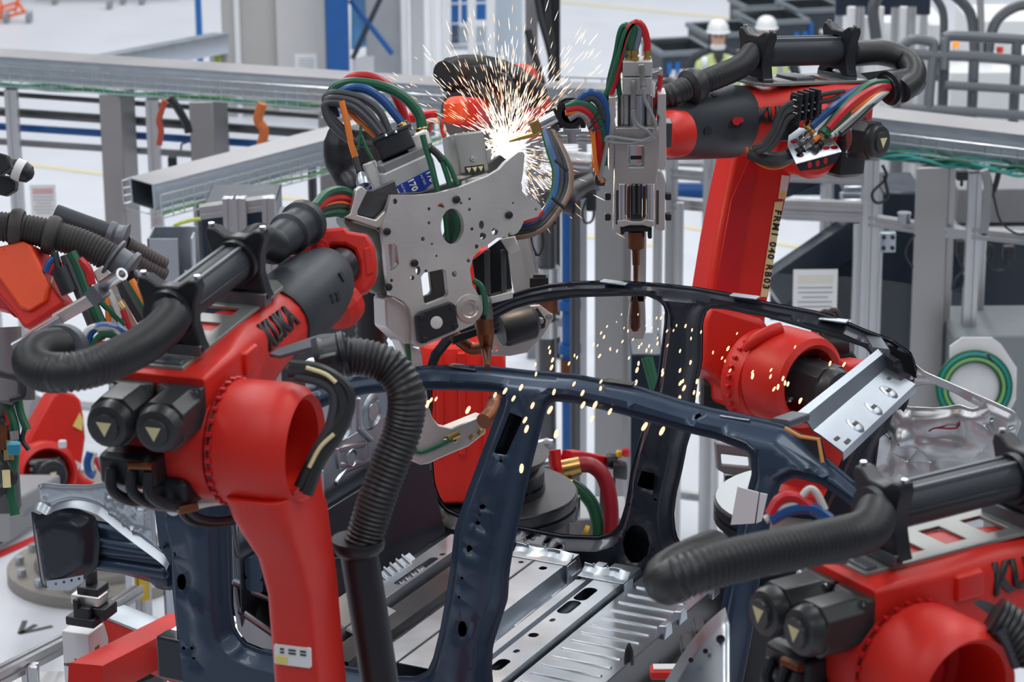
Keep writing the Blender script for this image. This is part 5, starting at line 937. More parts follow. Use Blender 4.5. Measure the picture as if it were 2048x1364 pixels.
gbox(1258, 588, 1290, 605, .05, .18, ALU, 'arm_bridge'); gbox(1300, 246, 1344, 296, .06, .14, DKST, 'robot_flange')
for a, b in ((1216, 394), (1216, 435), (1337, 394), (1337, 435)): gbox(a-6, b-7, a+6, b+7, .01, .04, BLK, 'side_bolt', ch=.004)
gbox(1231, 380, 1238, 450, -.002, .01, DKST, 'side_rail'); gbox(1312, 380, 1318, 450, -.002, .01, DKST, 'side_rail')
for pts, r0 in (([(1267, 160), (1266, 222)], 6), ([(1282, 128), (1287, 178)], 6.5)):
    mb = MB(); c0, c1 = gB(*pts[0], -.05), gB(*pts[1], -.05); L = np.linalg.norm(c1-c0); mb.lathe(c0, c1-c0, [(0, r0*.8/SB), (.003, r0/SB), (L*.3, r0/SB), (L*.32, r0*.85/SB), (L*.8, r0*.85/SB), (L*.82, r0*.95/SB), (L*.97, r0*.9/SB), (L, r0*.5/SB)], 14); mb.build('cable_plug', mat('grey_plug', (.30, .30, .29), .4, .7), gb)
for pts in ([(1266, 220), (1266, 235), (1275, 250), (1295, 262), (1308, 278)], [(1287, 176), (1290, 200), (1300, 222), (1311, 248), (1306, 270), (1290, 280), (1260, 287), (1225, 285), (1214, 282)], [(1308, 278), (1290, 283), (1250, 278), (1220, 274), (1212, 279), (1214, 292), (1206, 330), (1200, 360)]): cable(gb, [gB(a, b, -.07) for a, b in pts], .0065, GRYH)
for a, m, dy in ((1259, BRASS, .02), (1270, BRASS, -.005), (1294, BRASS, .02)):
    mb = MB(); mb.lathe(gB(a, 123, dy), EZ, [(0, .014), (.018, .014), (.018, .010), (.026, .010), (.026, .014), (.04, .013)], 10); mb.build('hose_fitting', m, gb)
for pts, m, r in [([(1294, 104), (1294, 85), (1288, 60), (1277, 46), (1262, 52), (1250, 80), (1236, 140), (1220, 190)], REDH, .013), ([(1262, 104), (1262, 85), (1268, 60), (1266, 48), (1252, 70), (1240, 110), (1222, 170), (1207, 200)], GRNH, .013), ([(1270, 103), (1276, 80), (1280, 58), (1272, 46)], mat('slate_hose', (.16, .20, .27), .42), .011), ([(1250, 115), (1248, 95), (1256, 70), (1262, 58)], mat('dull_green_hose', (.06, .12, .09), .45), .012)]: cable(gb, [gB(a, b, .02) for a, b in pts], r, m, 'hose', 10)
for k, (m, r) in enumerate([(GRYH, .009), (DGRH, .010), (MATS['brown_cable'], .011), (ORGH, .006), (GRNH, .013), (RUB, .01)]):
    e = k*2; cable(gb, [gB(1268-e, 60-e, .05), gB(1256-e, 50+e*.4, .06), gB(1245-e*.6, 70, .06), gB(1240-e, 115, .06), gB(1228-e, 165, .05), gB(1208+e, 205, .04), gB(1212, 240, .05)], r, m)
for xs in (-1, 1):
    xx = (1237, 1320)[xs > 0]; cable(gb, [gB(1247 if xs < 0 else 1304, 143, .03), gB(xx, 139, .03), gB(xx+xs, 150, .03)], .008, STEEL, 'elbow_fitting')
    cable(gb, [gB(xx+xs, 150, .03), gB(xx+(1 if xs < 0 else -2), 180, .03), gB(1243 if xs < 0 else 1305, 213, .02)], .009, GRNH if xs < 0 else REDH, 'hose')
gbox(1304, 165, 1310, 195, .0, .004, PAPER, 'small_label', ch=.001)
# side cable loom and rod carrier left of the right-hand gun
gpoly([(1114, 215), (1118, 203), (1130, 196), (1150, 195), (1166, 205), (1172, 235), (1172, 257), (1116, 257)], [], .05, .06, BLK, 'loom_clamp', bev=.006)
mb = MB(); mb.lathe(gB(1140, 226, .0), A(0, -1, 0), [(0, .045), (.03, .05), (.03, .03), (0, .03)], 24); mb.build('loom_ring', BLK, gb)
for k, (m, r, ps) in enumerate([(BLUH, .016, [(1150, 222), (1165, 195), (1185, 186), (1205, 200), (1214, 235), (1210, 280)]), (DGRH, .014, [(1150, 224), (1168, 202), (1185, 196), (1200, 210), (1208, 240)]), (GRNH, .017, [(1132, 215), (1155, 208), (1178, 214), (1196, 240), (1206, 285), (1206, 330)]), (REDH, .017, [(1132, 220), (1160, 216), (1182, 232), (1196, 270), (1200, 310), (1196, 345)]), (ORGH, .011, [(1130, 226), (1158, 224), (1174, 240), (1186, 270), (1190, 310), (1188, 335)]), (GRYH, .011, [(1138, 238), (1158, 228), (1176, 240), (1184, 262)]), (MATS['brown_cable'], .008, [(1214, 285), (1205, 320), (1198, 350), (1210, 362)]), (RUB, .01, [(1196, 345), (1195, 365), (1210, 366)]), (ORGH, .008, [(1186, 262), (1188, 300), (1195, 345), (1205, 365)])]):
    cable(gb, [gB(a, b, -.02-.004*k) for a, b in ps], r, m, 'hose', 10)
for ps in ([(1178, 258), (1196, 240), (1212, 232)], [(1182, 245), (1196, 225), (1208, 212)], [(1184, 262), (1205, 252)]): cable(gb, [gB(a, b, -.07) for a, b in ps], .004, BLK, 'cable_tie')
for b in (267, 276, 284):
    mb = MB(); mb.cyl(gB(1100, b, .0), gB(1218, b, .0), 4.0/SB, 12); mb.build('carrier_rod', STEEL, gb)
gbox(1126, 257, 1162, 266, -.03, .06, GALV, 'carrier_block'); gbox(1134, 262, 1152, 288, -.03, .04, GALV, 'carrier_block')
mb = MB(); mb.cyl(gB(1082, 247, -.04), gB(1112, 232, -.04), .022, 18); mb.build('steel_sleeve', STEEL, gb)
mb = MB(); mb.hexa([gB(a, b, -.02) for a, b in ((1058, 246), (1076, 238), (1086, 262), (1066, 272))], [gB(a, b, .04) for a, b in ((1058, 246), (1076, 238), (1086, 262), (1066, 272))]); mb.build('brass_holder', BRASS, gb, bev=.004)
mb = MB(); mb.tube([gB(1078, 266, .0), gB(1040, 276, .0), gB(1018, 283, .0)], [.012, .008, .004], 10); mb.build('brass_tip', BRASS, gb)
mb = MB(); mb.hexa([gB(a, b, .0) for a, b in ((1090, 222), (1112, 215), (1116, 250), (1092, 256))], [gB(a, b, .08) for a, b in ((1090, 222), (1112, 215), (1116, 250), (1092, 256))]); mb.build('holder_mount', BLK, gb, bev=.004)
# ---- lower weld gun seen through the far door opening
gl = thing('spot_weld_gun', P(1050, 670, 10.6), 'small weld gun under the far roof rail, black cylinder on a white plate', 'weld gun')
pl = plane_on(P(1040, 690, 10.7), nrm(A(.15, -.95, .2)))
mb = MB(); traced(mb, [(975, 672), (1060, 612), (1080, 610), (1100, 625), (1106, 638), (1086, 672), (1056, 705), (1020, 712), (975, 712), (960, 705)], [ell(983, 698, 3, 5, 10), ell(993, 697, 3, 5, 10)], pl, .03); mb.build('frame_plate', ALU, gl, bev=.003)
mb = MB(); c0, c1 = P(1000, 660, 10.5), P(1070, 640, 10.55); mb.lathe(c0, c1-c0, [(0, .06), (.02, .07), (.13, .07), (.15, .05)], 22); mb.box(P(1010, 640, 10.6), (.2, .06, .08), (nrm(c1-c0), A(0, 1, 0), EZ), ch=.01); cy = mb.build('drive_cylinder', BLK, gl, bev=.004)
mb = MB(); traced(mb, [(1064, 620), (1075, 614), (1092, 640), (1090, 656), (1076, 660), (1066, 640)], [], shift(pl, .05), .03); mb.build('end_plate', BLK, gl, bev=.003)
mb = MB(); disc_on(mb, shift(pl, .05), 1081, 641, .013, .004, 14); disc_on(mb, shift(pl, .02), 1099, 633, .015, .01, 14); mb.build('pin', STEEL, gl)
cable(gl, [P(1008, 684, 10.58), P(1030, 680, 10.58), P(1045, 676, 10.58), P(1052, 668, 10.58)], .010, REDH)
mb = MB(); mb.cyl(P(1004, 684, 10.58), P(1022, 681, 10.58), .014, 10); mb.build('hose_fitting', DKST, gl)
# upper part of the same cell: plate behind the large gun
mb = MB(); traced(mb, [(1012, 500), (1034, 470), (1056, 462), (1072, 520), (1078, 545), (1090, 560), (1060, 580), (1030, 590)], [], plane_on(P(1050, 520, 10.3), nrm(A(.1, -.96, .2))), .03); mb.build('upper_plate', ALU, gl, bev=.003)
mb = MB(); mb.box(P(1078, 562, 10.2), (.07, .05, .04), ch=.004)
for k in range(4): mb.cyl(P(1070+k*6, 556, 10.15), P(1070+k*6, 550, 10.15), .008, 8)
mb.build('valve_block', BLK, gl)
cable(gl, [P(1060, 455, 10.2), P(1064, 490, 10.2), P(1076, 510, 10.2), P(1086, 490, 10.2), P(1084, 460, 10.2)], .006, RUB)
cable(gl, [P(1056, 460, 10.2), P(1070, 520, 10.2), P(1074, 545, 10.2)], .006, STEEL, 'rod')
# ================================================================== hall, fence, background
s = MB(); s.box((0, 30, -.05), (70, 100, .1)); struct('floor', s, mat('floor_epoxy', (.68, .70, .75), .42, var=.03, vs=1.2))
def fline(a, b, w, m, name='floor_marking'):
    p, q = Pz(*a, 0), Pz(*b, 0); t = nrm(q-p); n = A(-t[1], t[0], 0)*w/2; z = A(0, 0, .004); mb = MB(); mb.add([p-n+z, q-n+z, q+n+z, p+n+z], [(0, 1, 2, 3)]); return struct(name, mb, m)
LINE = mat('pale_yellow_line', (.74, .66, .44), .5)
fline((-60, 314), (1320, 492), .12, LINE); fline((1060, -2), (1620, 52), .14, LINE); fline((1320, 445), (1600, 495), .10, LINE)
fline((-20, 1118), (110, 1060), .09, mat('red_floor_line', (.60, .03, .03), .5))
mk = mat('floor_scuff', (.10, .10, .10), .7); 
for a, b in (((38, 1268), (105, 1253)), ((40, 1268), (50, 1242)), ((44, 1266), (72, 1250))): fline(a, b, .035, mk)
# ---- columns of folded steel in the fence line
COLM = mat('brushed_column_steel', (.40, .39, .385), .42, .85, var=.10, vs=3)
def column(px0, px1, px2, ytop, name='steel_column', zt=2.72, m=COLM):
    c = Pz(px1, ytop, zt); k = float((c-CAM)@_F)/FPX; wd = (px1-px0)*k; sd = max(.10, (px2-px1)*k*1.6)
    ang = .55 if px2 > px1 else 0; mb = MB()
    x = A(math.cos(ang*.12), math.sin(ang*.12), 0); y = nrm(A(.55, .83, 0)); b = A(c[0], c[1], 0)
    mb.hexa([b-x*wd, b, b+y*sd, b-x*wd+y*sd], [q+A(0, 0, zt) for q in (b-x*wd, b, b+y*sd, b-x*wd+y*sd)]); o = struct(name, mb, m, bev=.008)
    return c
for i, (a, b, c, y) in enumerate([(197, 240, 268, 187), (377, 425, 455, 203), (1190, 1250, 1259, 272), (1831, 1900, 1915, 334), (640, 690, 712, 232)]): column(a, b, c, y)
# ---- safety fence of aluminium profiles with clear panes
def prof(par, a, b, w=.09, name='post', gro=True):
    """slotted profile bar between two places"""
    a, b = np.asarray(a), np.asarray(b); z = nrm(b-a); x, y, _ = basis(z, (0, 1, 0) if abs(z[2]) > .9 else (0, 0, 1)); h = w/2; g = w*.10; q = w*.14
    cr = [(-h, -h), (-g*1.4, -h), (-g, -h+q), (g, -h+q), (g*1.4, -h), (h, -h), (h, -g*1.4), (h-q, -g), (h-q, g), (h, g*1.4), (h, h), (g*1.4, h), (g, h-q), (-g, h-q), (-g*1.4, h), (-h, h), (-h, g*1.4), (-h+q, g), (-h+q, -g), (-h, -g*1.4)]
    mb = MB(); mb.loft([[p+x*u+y*v for u, v in cr] for p in (a, b)]); return mb.build(name, ALUP, par)
def fpost(par, px, ytop, zt=2.7, w=.09): c = Pz(px, ytop, zt); prof(par, A(c[0], c[1], 0), A(c[0], c[1], zt), w); return c
def frail(par, p, q, ya, yb, w=.06, name='rail'):
    """horizontal bar between fence posts p and q at the heights seen at those photo rows"""
    za = [Pp(1024+((c-CAM)@_R)/((c-CAM)@_F)*FPX, y, c, A(0, 1, 0))[2] for c, y in ((p, ya), (q, yb))]
    prof(par, A(p[0], p[1], za[0]), A(q[0], q[1], za[0]), w, name); return za[0]
def pane(par, p, q, z0, z1, m=GLASSY):
    mb = MB(); mb.hexa([A(p[0], p[1], z0), A(q[0], q[1], z0), A(q[0], q[1]+.006, z0), A(p[0], p[1]+.006, z0)], [A(p[0], p[1], z1), A(q[0], q[1], z1), A(q[0], q[1]+.006, z1), A(p[0], p[1]+.006, z1)]); return mb.build('clear_panel', m, par)
fl = thing('safety_fence', A(*Pz(300, 195, 2.7)[:2], 0), 'aluminium profile fence on the left, below the long cable tray', 'fence')
pL = [fpost(fl, x, y) for x, y in ((-40, 172), (22, 178), (304, 198), (650, 226))]
for a, b in ((0, 1), (1, 2), (2, 3)): z = 1.85; pane(fl, pL[a], pL[b], .3, z); prof(fl, A(*pL[a][:2], .3), A(*pL[b][:2], .3), .055, 'rail')
fr_ = thing('safety_fence', A(*Pz(1748, 312, 2.7)[:2], 0), 'aluminium profile fence on the right, below the tray of teal cables', 'fence')
pR = [fpost(fr_, x, y, w=w) for x, y, w in ((1344, 300, .08), (1420, 306, .085), (1742, 318, .10), (1950, 345, .085), (2100, 360, .085))]
pane(fr_, pR[0], pR[1], .3, 2.0); pane(fr_, pR[1], pR[2], .3, 1.9); pane(fr_, pR[2], pR[3], .3, 1.9); pane(fr_, pR[3], pR[4], .3, 1.8)
for i, ys in ((0, (345, 405)), (1, (345, 402, 420)), (2, (440, )), (3, (465, ))):
    for y in ys: frail(fr_, pR[i], pR[i+1], y, y, .07)
frail(fr_, pR[3], pR[4], 757, 757, .07); frail(fr_, pR[2], pR[3], 760, 760, .07); prof(fr_, A(*pR[0][:2], .3), A(*pR[1][:2], .3), .055, 'rail'); prof(fr_, A(*pR[1][:2], .3), A(*pR[2][:2], .3), .055, 'rail')
for x, y0, w in ((1765, 440, .05), (1722, 450, .05), (1975, 470, .05), (1440, 420, .05), (1318, 345, .06), (1362, 405, .05)):
    i = 2 if x > 1742 else 1; c = Pz(x, 322, 2.7); c = A(c[0], c[1]+.06, 0); zt = Pp(x, y0, c, A(0, 1, 0))[2]; prof(fr_, c, A(c[0], c[1], zt), w)
fm = thing('safety_fence', A(*Pz(1100, 262, 2.7)[:2], 0), 'dark upright fence posts in the middle, left of the wide grey column', 'fence')
for x, y, w in ((1098, 262, .07), (1078, 262, .06), (1165, 268, .06)): fpost(fm, x, y, w=w)
pm = [Pz(1098, 262, 2.7), Pz(1165, 268, 2.7)]; frail(fm, pm[0], pm[1], 640, 640, .06)
# ---- pipes along the left fence
for i, (ya, yb, r, m, lb) in enumerate([(188, 236, .020, DKST, 'topmost dark steel pipe running along the left fence'), (224, 268, .034, DKST, 'thick dark steel pipe directly above the blue pipe'), (254, 292, .028, BLUED, 'blue pipe running along the left fence'), (284, 320, .026, GRAYB, 'lowest grey pipe, under the blue pipe on the left fence')]):
    a = Pp(-60, ya-5, pL[1]+A(0, .35, 0), A(0, 1, 0)); b = Pp(720, yb+12, pL[3]+A(0, .35, 0), A(0, 1, 0)); b[2] = a[2]+(b[2]-a[2])*.5
    mb = MB(); mb.cyl(a, b, r, 14); o = single('pipe', mb, m, lb, 'pipe', 'pipes along the left fence')
    for u in (.06, .36, .64): mb = MB(); p = a*(1-u)+b*u; mb.cyl(p-(b-a)*.004, p+(b-a)*.004, r*1.3, 14); mb.build('coupling', DKST if m is not BLUED else BLUED, o)
for i, (ya, yb, r, m, lb) in enumerate([(322, 330, .05, STEEL, 'bright pipe right of the weld gun, above the blue pipe'), (378, 384, .06, BLUED, 'short blue pipe behind the right fence, below the weld gun')]):
    a = Pp(1130, ya, A(0, pR[0][1]+.5, 0), A(0, 1, 0)); b = Pp(1480, yb, A(0, pR[1][1]+.5, 0), A(0, 1, 0)); mb = MB(); mb.cyl(a, b, r, 14); single('pipe', mb, m, lb, 'pipe', 'pipes behind the right fence')
# ---- cable trays
def tray(name, a, b, w, h, label, mh=.15, step=.085, cover=True, fwd=None, back=True):
    """galvanised channel with wire mesh baskets on its sides; a, b are its lower front edge"""
    a, b = np.asarray(a), np.asarray(b); L = np.linalg.norm(b-a); t = (b-a)/L; n = nrm(np.cross(EZ, t)); n = n if n[1] > 0 else -n; u = nrm(np.cross(t, n)); u = u if u[2] > 0 else -u
    r = thing(name, a, label, 'cable tray', 'cable trays on the fences'); th = .004
    mb = MB(); q = [(.07, .04), (.07, h), (.085, h), (.085, .045), (.07+w, .045), (.07+w, h), (.085+w, h), (.085+w, .04)]
    mb.loft([[p+n*i+u*j for i, j in q] for p in (a, b)]); mb.build('channel', GALV, r)
    if cover: mb = MB(); mb.box((a+b)/2+n*(.0775+w/2)+u*(h+.004), (L, w+.03, .006), (t, n, u)); mb.build('lid', mat('tray_lid', (.42, .41, .42), .40, .9, var=.12, vs=2), r)
    for o, nm in (((0, 0), 'front_wire_mesh'),)+((((.17+w), .02), 'back_wire_mesh'),)*back:
        mb = MB(); k = int(L/step); hs = (0, .33, .66, 1)
        oo = n*o[0]+u*o[1]
        for v in hs: mb.cyl(a+oo+u*mh*v, b+oo+u*mh*v, .0055, 5)
        for v in (.3, .7) if o == (0, 0) else (): mb.cyl(a+oo+n*w*v, b+oo+n*w*v, .003, 5)
        for i in range(k+1):
            p = a+t*i*step+oo; mb.cyl(p, p+u*mh, .0045, 5)
            if o == (0, 0) and i % 2 == 0: mb.cyl(p, p+n*(w+.17), .003, 5)
        mb.build(nm, STEEL, r)
    return r, t, n, u
zt = 2.72
t1, *_ = tray('cable_tray', Pz(-60, 168, zt), Pz(905, 236, zt), .26, .20, 'long wire mesh cable tray across the top left, green cables along its lower edge')
for k, (m, o) in enumerate([(TEAL, .02), (LGRN, .035), (GRNH, .03), (TEAL, .05)]):
    a, b = Pz(-60, 168, zt), Pz(905, 236, zt); pts = [a+(b-a)*i/12+A(0, o, .012*(k % 2)+.012*math.sin(i*2.1+k)) for i in range(13)]; mb = MB(); mb.tube(spl(pts, 4), .009, 6); mb.build('cable', m, t1)
t2, *_ = tray('cable_tray', Pz(325, 437, 2.55), Pz(885, 286, 2.66), .24, .20, 'inclined wire mesh cable tray with an open end, below the long tray')
a, b = Pz(325, 437, 2.55), Pz(885, 286, 2.66)
for k, m in enumerate([LGRN, TEAL]): mb = MB(); mb.tube(spl([a+(b-a)*i/10+A(0, .03+.02*k, .02+.01*math.sin(i*2+k)) for i in range(11)], 4), .009, 6); mb.build('cable', m, t2)
mb = MB(); c = Pz(405, 437, 2.6); mb.tube(spl([c, Pz(375, 442, 2.6), Pz(350, 452, 2.58), P(340, 475, 17)], 5), .012, 6); mb.build('yellow_green_cable', mat('yellow_green_cable', (.45, .50, .06), .5), t2)
t3, *_ = tray('cable_tray', Pz(1560, 292, zt), Pz(2110, 360, zt), .30, .24, 'wire mesh cable tray on the right filled with teal cables', .17, .11)
a, b = Pz(1560, 296, zt), Pz(2110, 362, zt); m_ = [TEAL, TEAL, GRNH, LGRN, TEAL, mat('deep_teal_cable', (.01, .14, .13), .5)]
for k in range(9): mb = MB(); mb.tube(spl([a+(b-a)*i/16+A(0, .02+.03*(k % 4)+.02*math.sin(i*1.3+k*2), .02+.012*(k//3)+.018*math.sin(i*1.7+k*1.9)) for i in range(17)], 4), .011, 6); mb.build('cable', m_[k % 6], t3)
t4, *_ = tray('cable_tray', Pz(1085, 214, zt), Pz(1300, 222, zt), .2, .12, 'far cable tray glimpsed between the spark burst and the upright weld gun', .12, .12)
for q, r_ in ((Pz(620, 356, 2.6)+A(0, .2, 0), t2), (Pz(1200, 218, zt)+A(0, .15, 0), t4), (Pz(395, 415, 2.55)+A(0, .2, 0), t2)): mb = MB(); mb.cyl(A(q[0], q[1], 0), q+A(0, 0, .03), .03, 10); mb.build('support_leg', DKST, r_)
# slanting galvanised duct behind the long tray, and vertical duct under the inclined tray
du = thing('cable_duct', Pz(300, 125, 2.75), 'slanting galvanised duct rising from the long tray to the concrete pillar', 'cable duct')
a, b = P(150, 140, 21.2), P(440, 86, 24.5); t = nrm(b-a); mb = MB(); x, y, _ = basis(t, EZ); mb.loft([[p+x*i+y*j for i, j in rrect(.16, w_, .01, 2)] for p, w_ in ((a, .15), (b, .18))]); mb.build('duct_body', GALV, du)
mb = MB(); mb.loft([[P(q[0], q[1], 24.6+e) for q in ((432, 68), (446, 64), (456, 72), (456, 100), (452, 140), (420, 140), (418, 96), (430, 92))] for e in (0, .25)]); mb.build('end_elbow', GALV, du)
mb = MB(); mb.cyl(A(b[0], b[1], 0), b, .05, 10); mb.build('support_leg', GRAYB, du)
for k, dx in enumerate((0, 5)): cable(du, [P(430+dx, 92, 24.5), P(433+dx, 115, 24.5), P(434+dx, 145, 24.5)], .02, MATS['yellow_green_cable'])
vd = thing('cable_duct', A(*Pz(350, 470, 2.0)[:2], 0), 'open vertical duct box below the end of the inclined tray', 'cable duct')
c = P(345, 465, 16.6); mb = MB(); w_, d_ = .135, .15; z0 = 0
for x0, x1, y0, y1 in ((-w_, w_*.35, -d_, -d_+.01), (-w_, -w_+.01, -d_, d_), (-w_, w_, d_-.01, d_), (w_-.01, w_, -d_, d_*.0)): mb.box((c[0]+(x0+x1)/2, c[1]+(y0+y1)/2, c[2]/2), (x1-x0, y1-y0, c[2]))
mb.box((c[0]+.09, c[1]-d_, c[2]/2-.1), (.02, .02, c[2]-.2)); mb.build('duct_wall', GALV, vd)
mb = MB(); mb.box((c[0]+w_*.7, c[1]-d_*.7, c[2]*.5-.12), (.07, .01, c[2]-.3)); mb.build('dark_cover', NAVY, vd)
# ---- cables and small boxes hanging on the fences
def loose(lb, pts, r, m, cat='cable', name='hanging_cable'): mb = MB(); mb.tube(spl(pts, 7), r, 7); return single(name, mb, m, lb, cat)
F17 = lambda x, y, e=0: Pp(x, y, A(0, 17.0+e, 0), A(0, 1, 0))
for lb, px, py, w_, h_ in (('small black junction box on the fence rail, far right edge', 2017, 505, .07, .09), ('black sensor box hanging left of the right fence post pair', 1920, 495, .05, .10), ('black switch box under the tray of teal cables, left end', 1712, 324, .07, .06), ('black switch box under the right tray beside the wide column', 1924, 350, .07, .06), ('black sensor box hanging under the left tray', 345, 325, .06, .09)):
    c = Pp(px, py, A(0, 16.6 if px > 1000 else 18.9, 0), A(0, 1, 0)); mb = MB(); mb.box(c, (w_, .06, h_), ch=.006); mb.tube([c-A(0, 0, h_/2), c-A(0, 0, h_/2+.04)], .01, 8); single('hanging_box', mb, BLK, lb, 'junction box', 'boxes on the fences')
for lb, pts, r, m in [('looped black cable under the junction box on the right fence rail', [(2015, 520), (2005, 540), (1985, 535), (1975, 510), (1980, 490), (1990, 500), (1980, 525)], .009, BLK), ('black cable pair dropping past the right end of the wide column', [(1998, 345), (1990, 375), (1975, 410), (1968, 470)], .018, BLK), ('thick grey conduit hanging beside the fence post right of the wide column', [(1968, 340), (1976, 370), (1974, 420), (1966, 465)], .03, GRAYB), ('thin black cable looping left of the wide grey column', [(1830, 470), (1816, 490), (1812, 510), (1826, 535)], .007, BLK), ('tangled black cables below the left end of the teal cable tray', [(1765, 330), (1772, 355), (1745, 385), (1752, 405), (1775, 395), (1768, 350)], .010, BLK), ('coiled black cable on the post right of the wide column', [(1915, 510), (1925, 540), (1910, 560), (1906, 580), (1922, 575), (1926, 550)], .010, BLK), ('thin cable arcing to the right frame edge', [(1985, 380), (2000, 440), (2030, 466), (2055, 468)], .007, BLK), ('black cable loop between blue pipe and wide middle column', [(1172, 400), (1165, 425), (1170, 445), (1185, 440), (1188, 410)], .008, BLK)]:
    loose(lb, [F17(a, b, -.5) for a, b in pts], r, m)
for lb, pts, r, m in [('orange cable bundle dropping from the left tray past the pipes', [(525, 207), (516, 240), (528, 262), (520, 300)], .035, mat('orange_brown_cable', (.55, .14, .03), .5)), ('red-orange cable knot beside the second left fence post', [(330, 200), (318, 240), (322, 262), (318, 290)], .022, mat('brick_cable', (.45, .07, .03), .5)), ('thick black cable slanting from the left tray to the second column', [(340, 195), (355, 215), (372, 245), (378, 265)], .03, BLK), ('thin black cable arc at the left fence under the blue pipe', [(362, 300), (364, 288), (374, 285)], .007, BLK)]:
    loose(lb, [Pp(a, b, A(0, 18.6, 0), A(0, 1, 0)) for a, b in pts], r, m)
# ---- sheets of paper hung on the panes
def paper_sheet(lb, px, c, w_, h_, lines, head):
    mb = MB(); mb.box(c, (w_, .004, h_)); o = single('paper_sheet', mb, PAPER, lb, 'paper'); mb = MB()
    mb.box(c+A(0, -.003, h_*.32), (w_*.8, .002, h_*.16)); mb.build('printed_header', head, o)
    mb = MB()
    for i in range(lines): mb.box(c+A(0, -.003, h_*(.16-.09*i)), (w_*(.78-.2*(i % 3 == 2)), .002, h_*.018))
    mb.build('printed_lines', GRYH, o)
paper_sheet('paper sheet with pink header on the left fence pane', 0, Pp(87, 405, A(0, pL[1][1]-.06, 0), A(0, 1, 0)), .19, .27, 6, mat('pink_print', (.68, .42, .42), .7)); paper_sheet('large pale paper sheet on the right fence pane beside the tall red link', 0, Pp(1630, 592, A(0, pR[2][1]-.08, 0), A(0, 1, 0)), .29, .36, 7, mat('cream_print', (.72, .70, .60), .7))
# ---- far background
def onfloor(px, py): return Pz(px, py, 0)
def scale(d): return FPX/d
pb = onfloor(520, 232); dP = float((pb-CAM)@_F); k = 1/scale(dP)
mb = MB(); mb.box(pb+A(0, .6, 4.5), (140*k, 1.2, 9)); mb.box(pb+A(114*k, .45, 4.5), (80*k, 1.0, 9)); o = struct('concrete_pillar', mb, OFFW, bev=.02)
mb = MB(); mb.box(pb+A(88*k, -.08, 4.5), (95*k, .06, 9)); struct('pillar_lit_face', mb, OFFW2)  # slab over the pillar's lighter side, the light put into its colour
mb = MB(); mb.box(pb+A(-38*k, -.04, 4.5), (10*k, .08, 9)); single('cable_conduit', mb, WHITE, 'white strip conduit running up the concrete pillar', 'conduit')
c = Pp(613, 150, A(0, pb[1]-.115, 0), A(0, 1, 0)); mb = MB(); mb.box(c, (44*k, .012, 85*k)); nt_ = single('notice', mb, PAPER, 'white notice with a round blue emblem on the pale pillar', 'notice')
mb = MB(); mb.lathe(c+A(0, -.008, -.03*1-10*k*.0)+A(2*k, 0, -8*k), A(0, -1, 0), [(0, 14*k), (.004, 14*k), (.004, 9*k), (.0, 9*k)], 24); mb.lathe(c+A(2*k, -.008, -8*k), A(0, -1, 0), [(0, 4*k), (.004, 4*k), (.004, .001)], 16); mb.build('round_emblem', BLUED, nt_)
mb = MB()
for i in range(4): mb.box(c+A(0, -.007, (32-6*i)*k), (30*k, .002, 1.6*k))
mb.build('printed_lines', GRYH, nt_)
# blue steel rack with braces beside the pillar
rk = thing('blue_rack', onfloor(720, 250), 'blue steel frame with crossed braces right of the concrete pillar', 'steel frame')
dR = float((onfloor(720, 250)-CAM)@_F); kR = dR/FPX; R_ = lambda x, y, e=0: P(x, y, dR+e)
def bar(par, a, b, w_, m, name): mb = MB(); x, y, z = basis(nrm(b-a), (0, 1, 0)); mb.loft([[p+x*u+y*v for u, v in rrect(w_, w_, .01, 1)] for p in (a, b)]); return mb.build(name, m, par)
for x, w_ in ((679, 44), (405, 12)): a = R_(x, 225); bar(rk, A(a[0], a[1], 0), A(a[0], a[1], 6.5), w_*kR, BLUED if x > 500 else BLUE, 'post')
bar(rk, R_(700, 0, -.2), R_(785, 108, -.2), 10*kR, BLUED, 'brace'); bar(rk, R_(762, -5, -.2), R_(705, 118, -.2), 10*kR, NAVY, 'brace')
mb = MB(); mb.hexa([R_(702, 100, .3), R_(748, 90, .3), R_(745, -20, .3), R_(702, -20, .3)], [R_(702, 100, .4), R_(748, 90, .4), R_(745, -20, .4), R_(702, -20, .4)]); mb.build('blue_sheet', mat('sky_blue_sheet', (.10, .32, .62), .35), rk)
mb = MB(); mb.hexa([R_(704, 160, .3), R_(748, 158, .3), R_(748, 104, .3), R_(704, 120, .3)], [R_(704, 160, .4), R_(748, 158, .4), R_(748, 104, .4), R_(704, 120, .4)]); mb.build('white_board', WHITE, rk)
cb2 = thing('grey_cabinet', onfloor(790, 235), 'pale grey cabinet with aluminium edges behind the blue braces', 'cabinet')
a = R_(772, 225, .8); mb = MB(); mb.box(A(a[0], a[1], 3.2), (70*kR, .6, 6.4)); mb.build('body', mat('pale_cabinet', (.42, .44, .46), .5), cb2, bev=.01)
for x, w_, m in ((812, 14, WHITE), (838, 26, ALUP), (868, 10, WHITE)): a = R_(x, 225, .3); bar(cb2, A(a[0], a[1], 0), A(a[0], a[1], 6.5), w_*kR, m, 'edge_profile')
mb = MB(); a = R_(807, 28, .2); mb.box(a, (18*kR, .05, 14*kR), ch=.01); mb.build('orange_lamp', mat('lamp_orange', (.8, .30, .12), .4), cb2)
sh = thing('glazed_shelter', onfloor(930, 220), 'white framed enclosure with blue panels behind the spark burst', 'enclosure')
for x in (893, 945, 982): a = R_(x, 220, .4); bar(sh, A(a[0], a[1], 0), A(a[0], a[1], 6.5), 16*kR, WHITE, 'post')
for y in (8, 48, 90, 130): bar(sh, R_(885, y, .4), R_(985, y-3, .4), 4*kR, WHITE, 'rail')
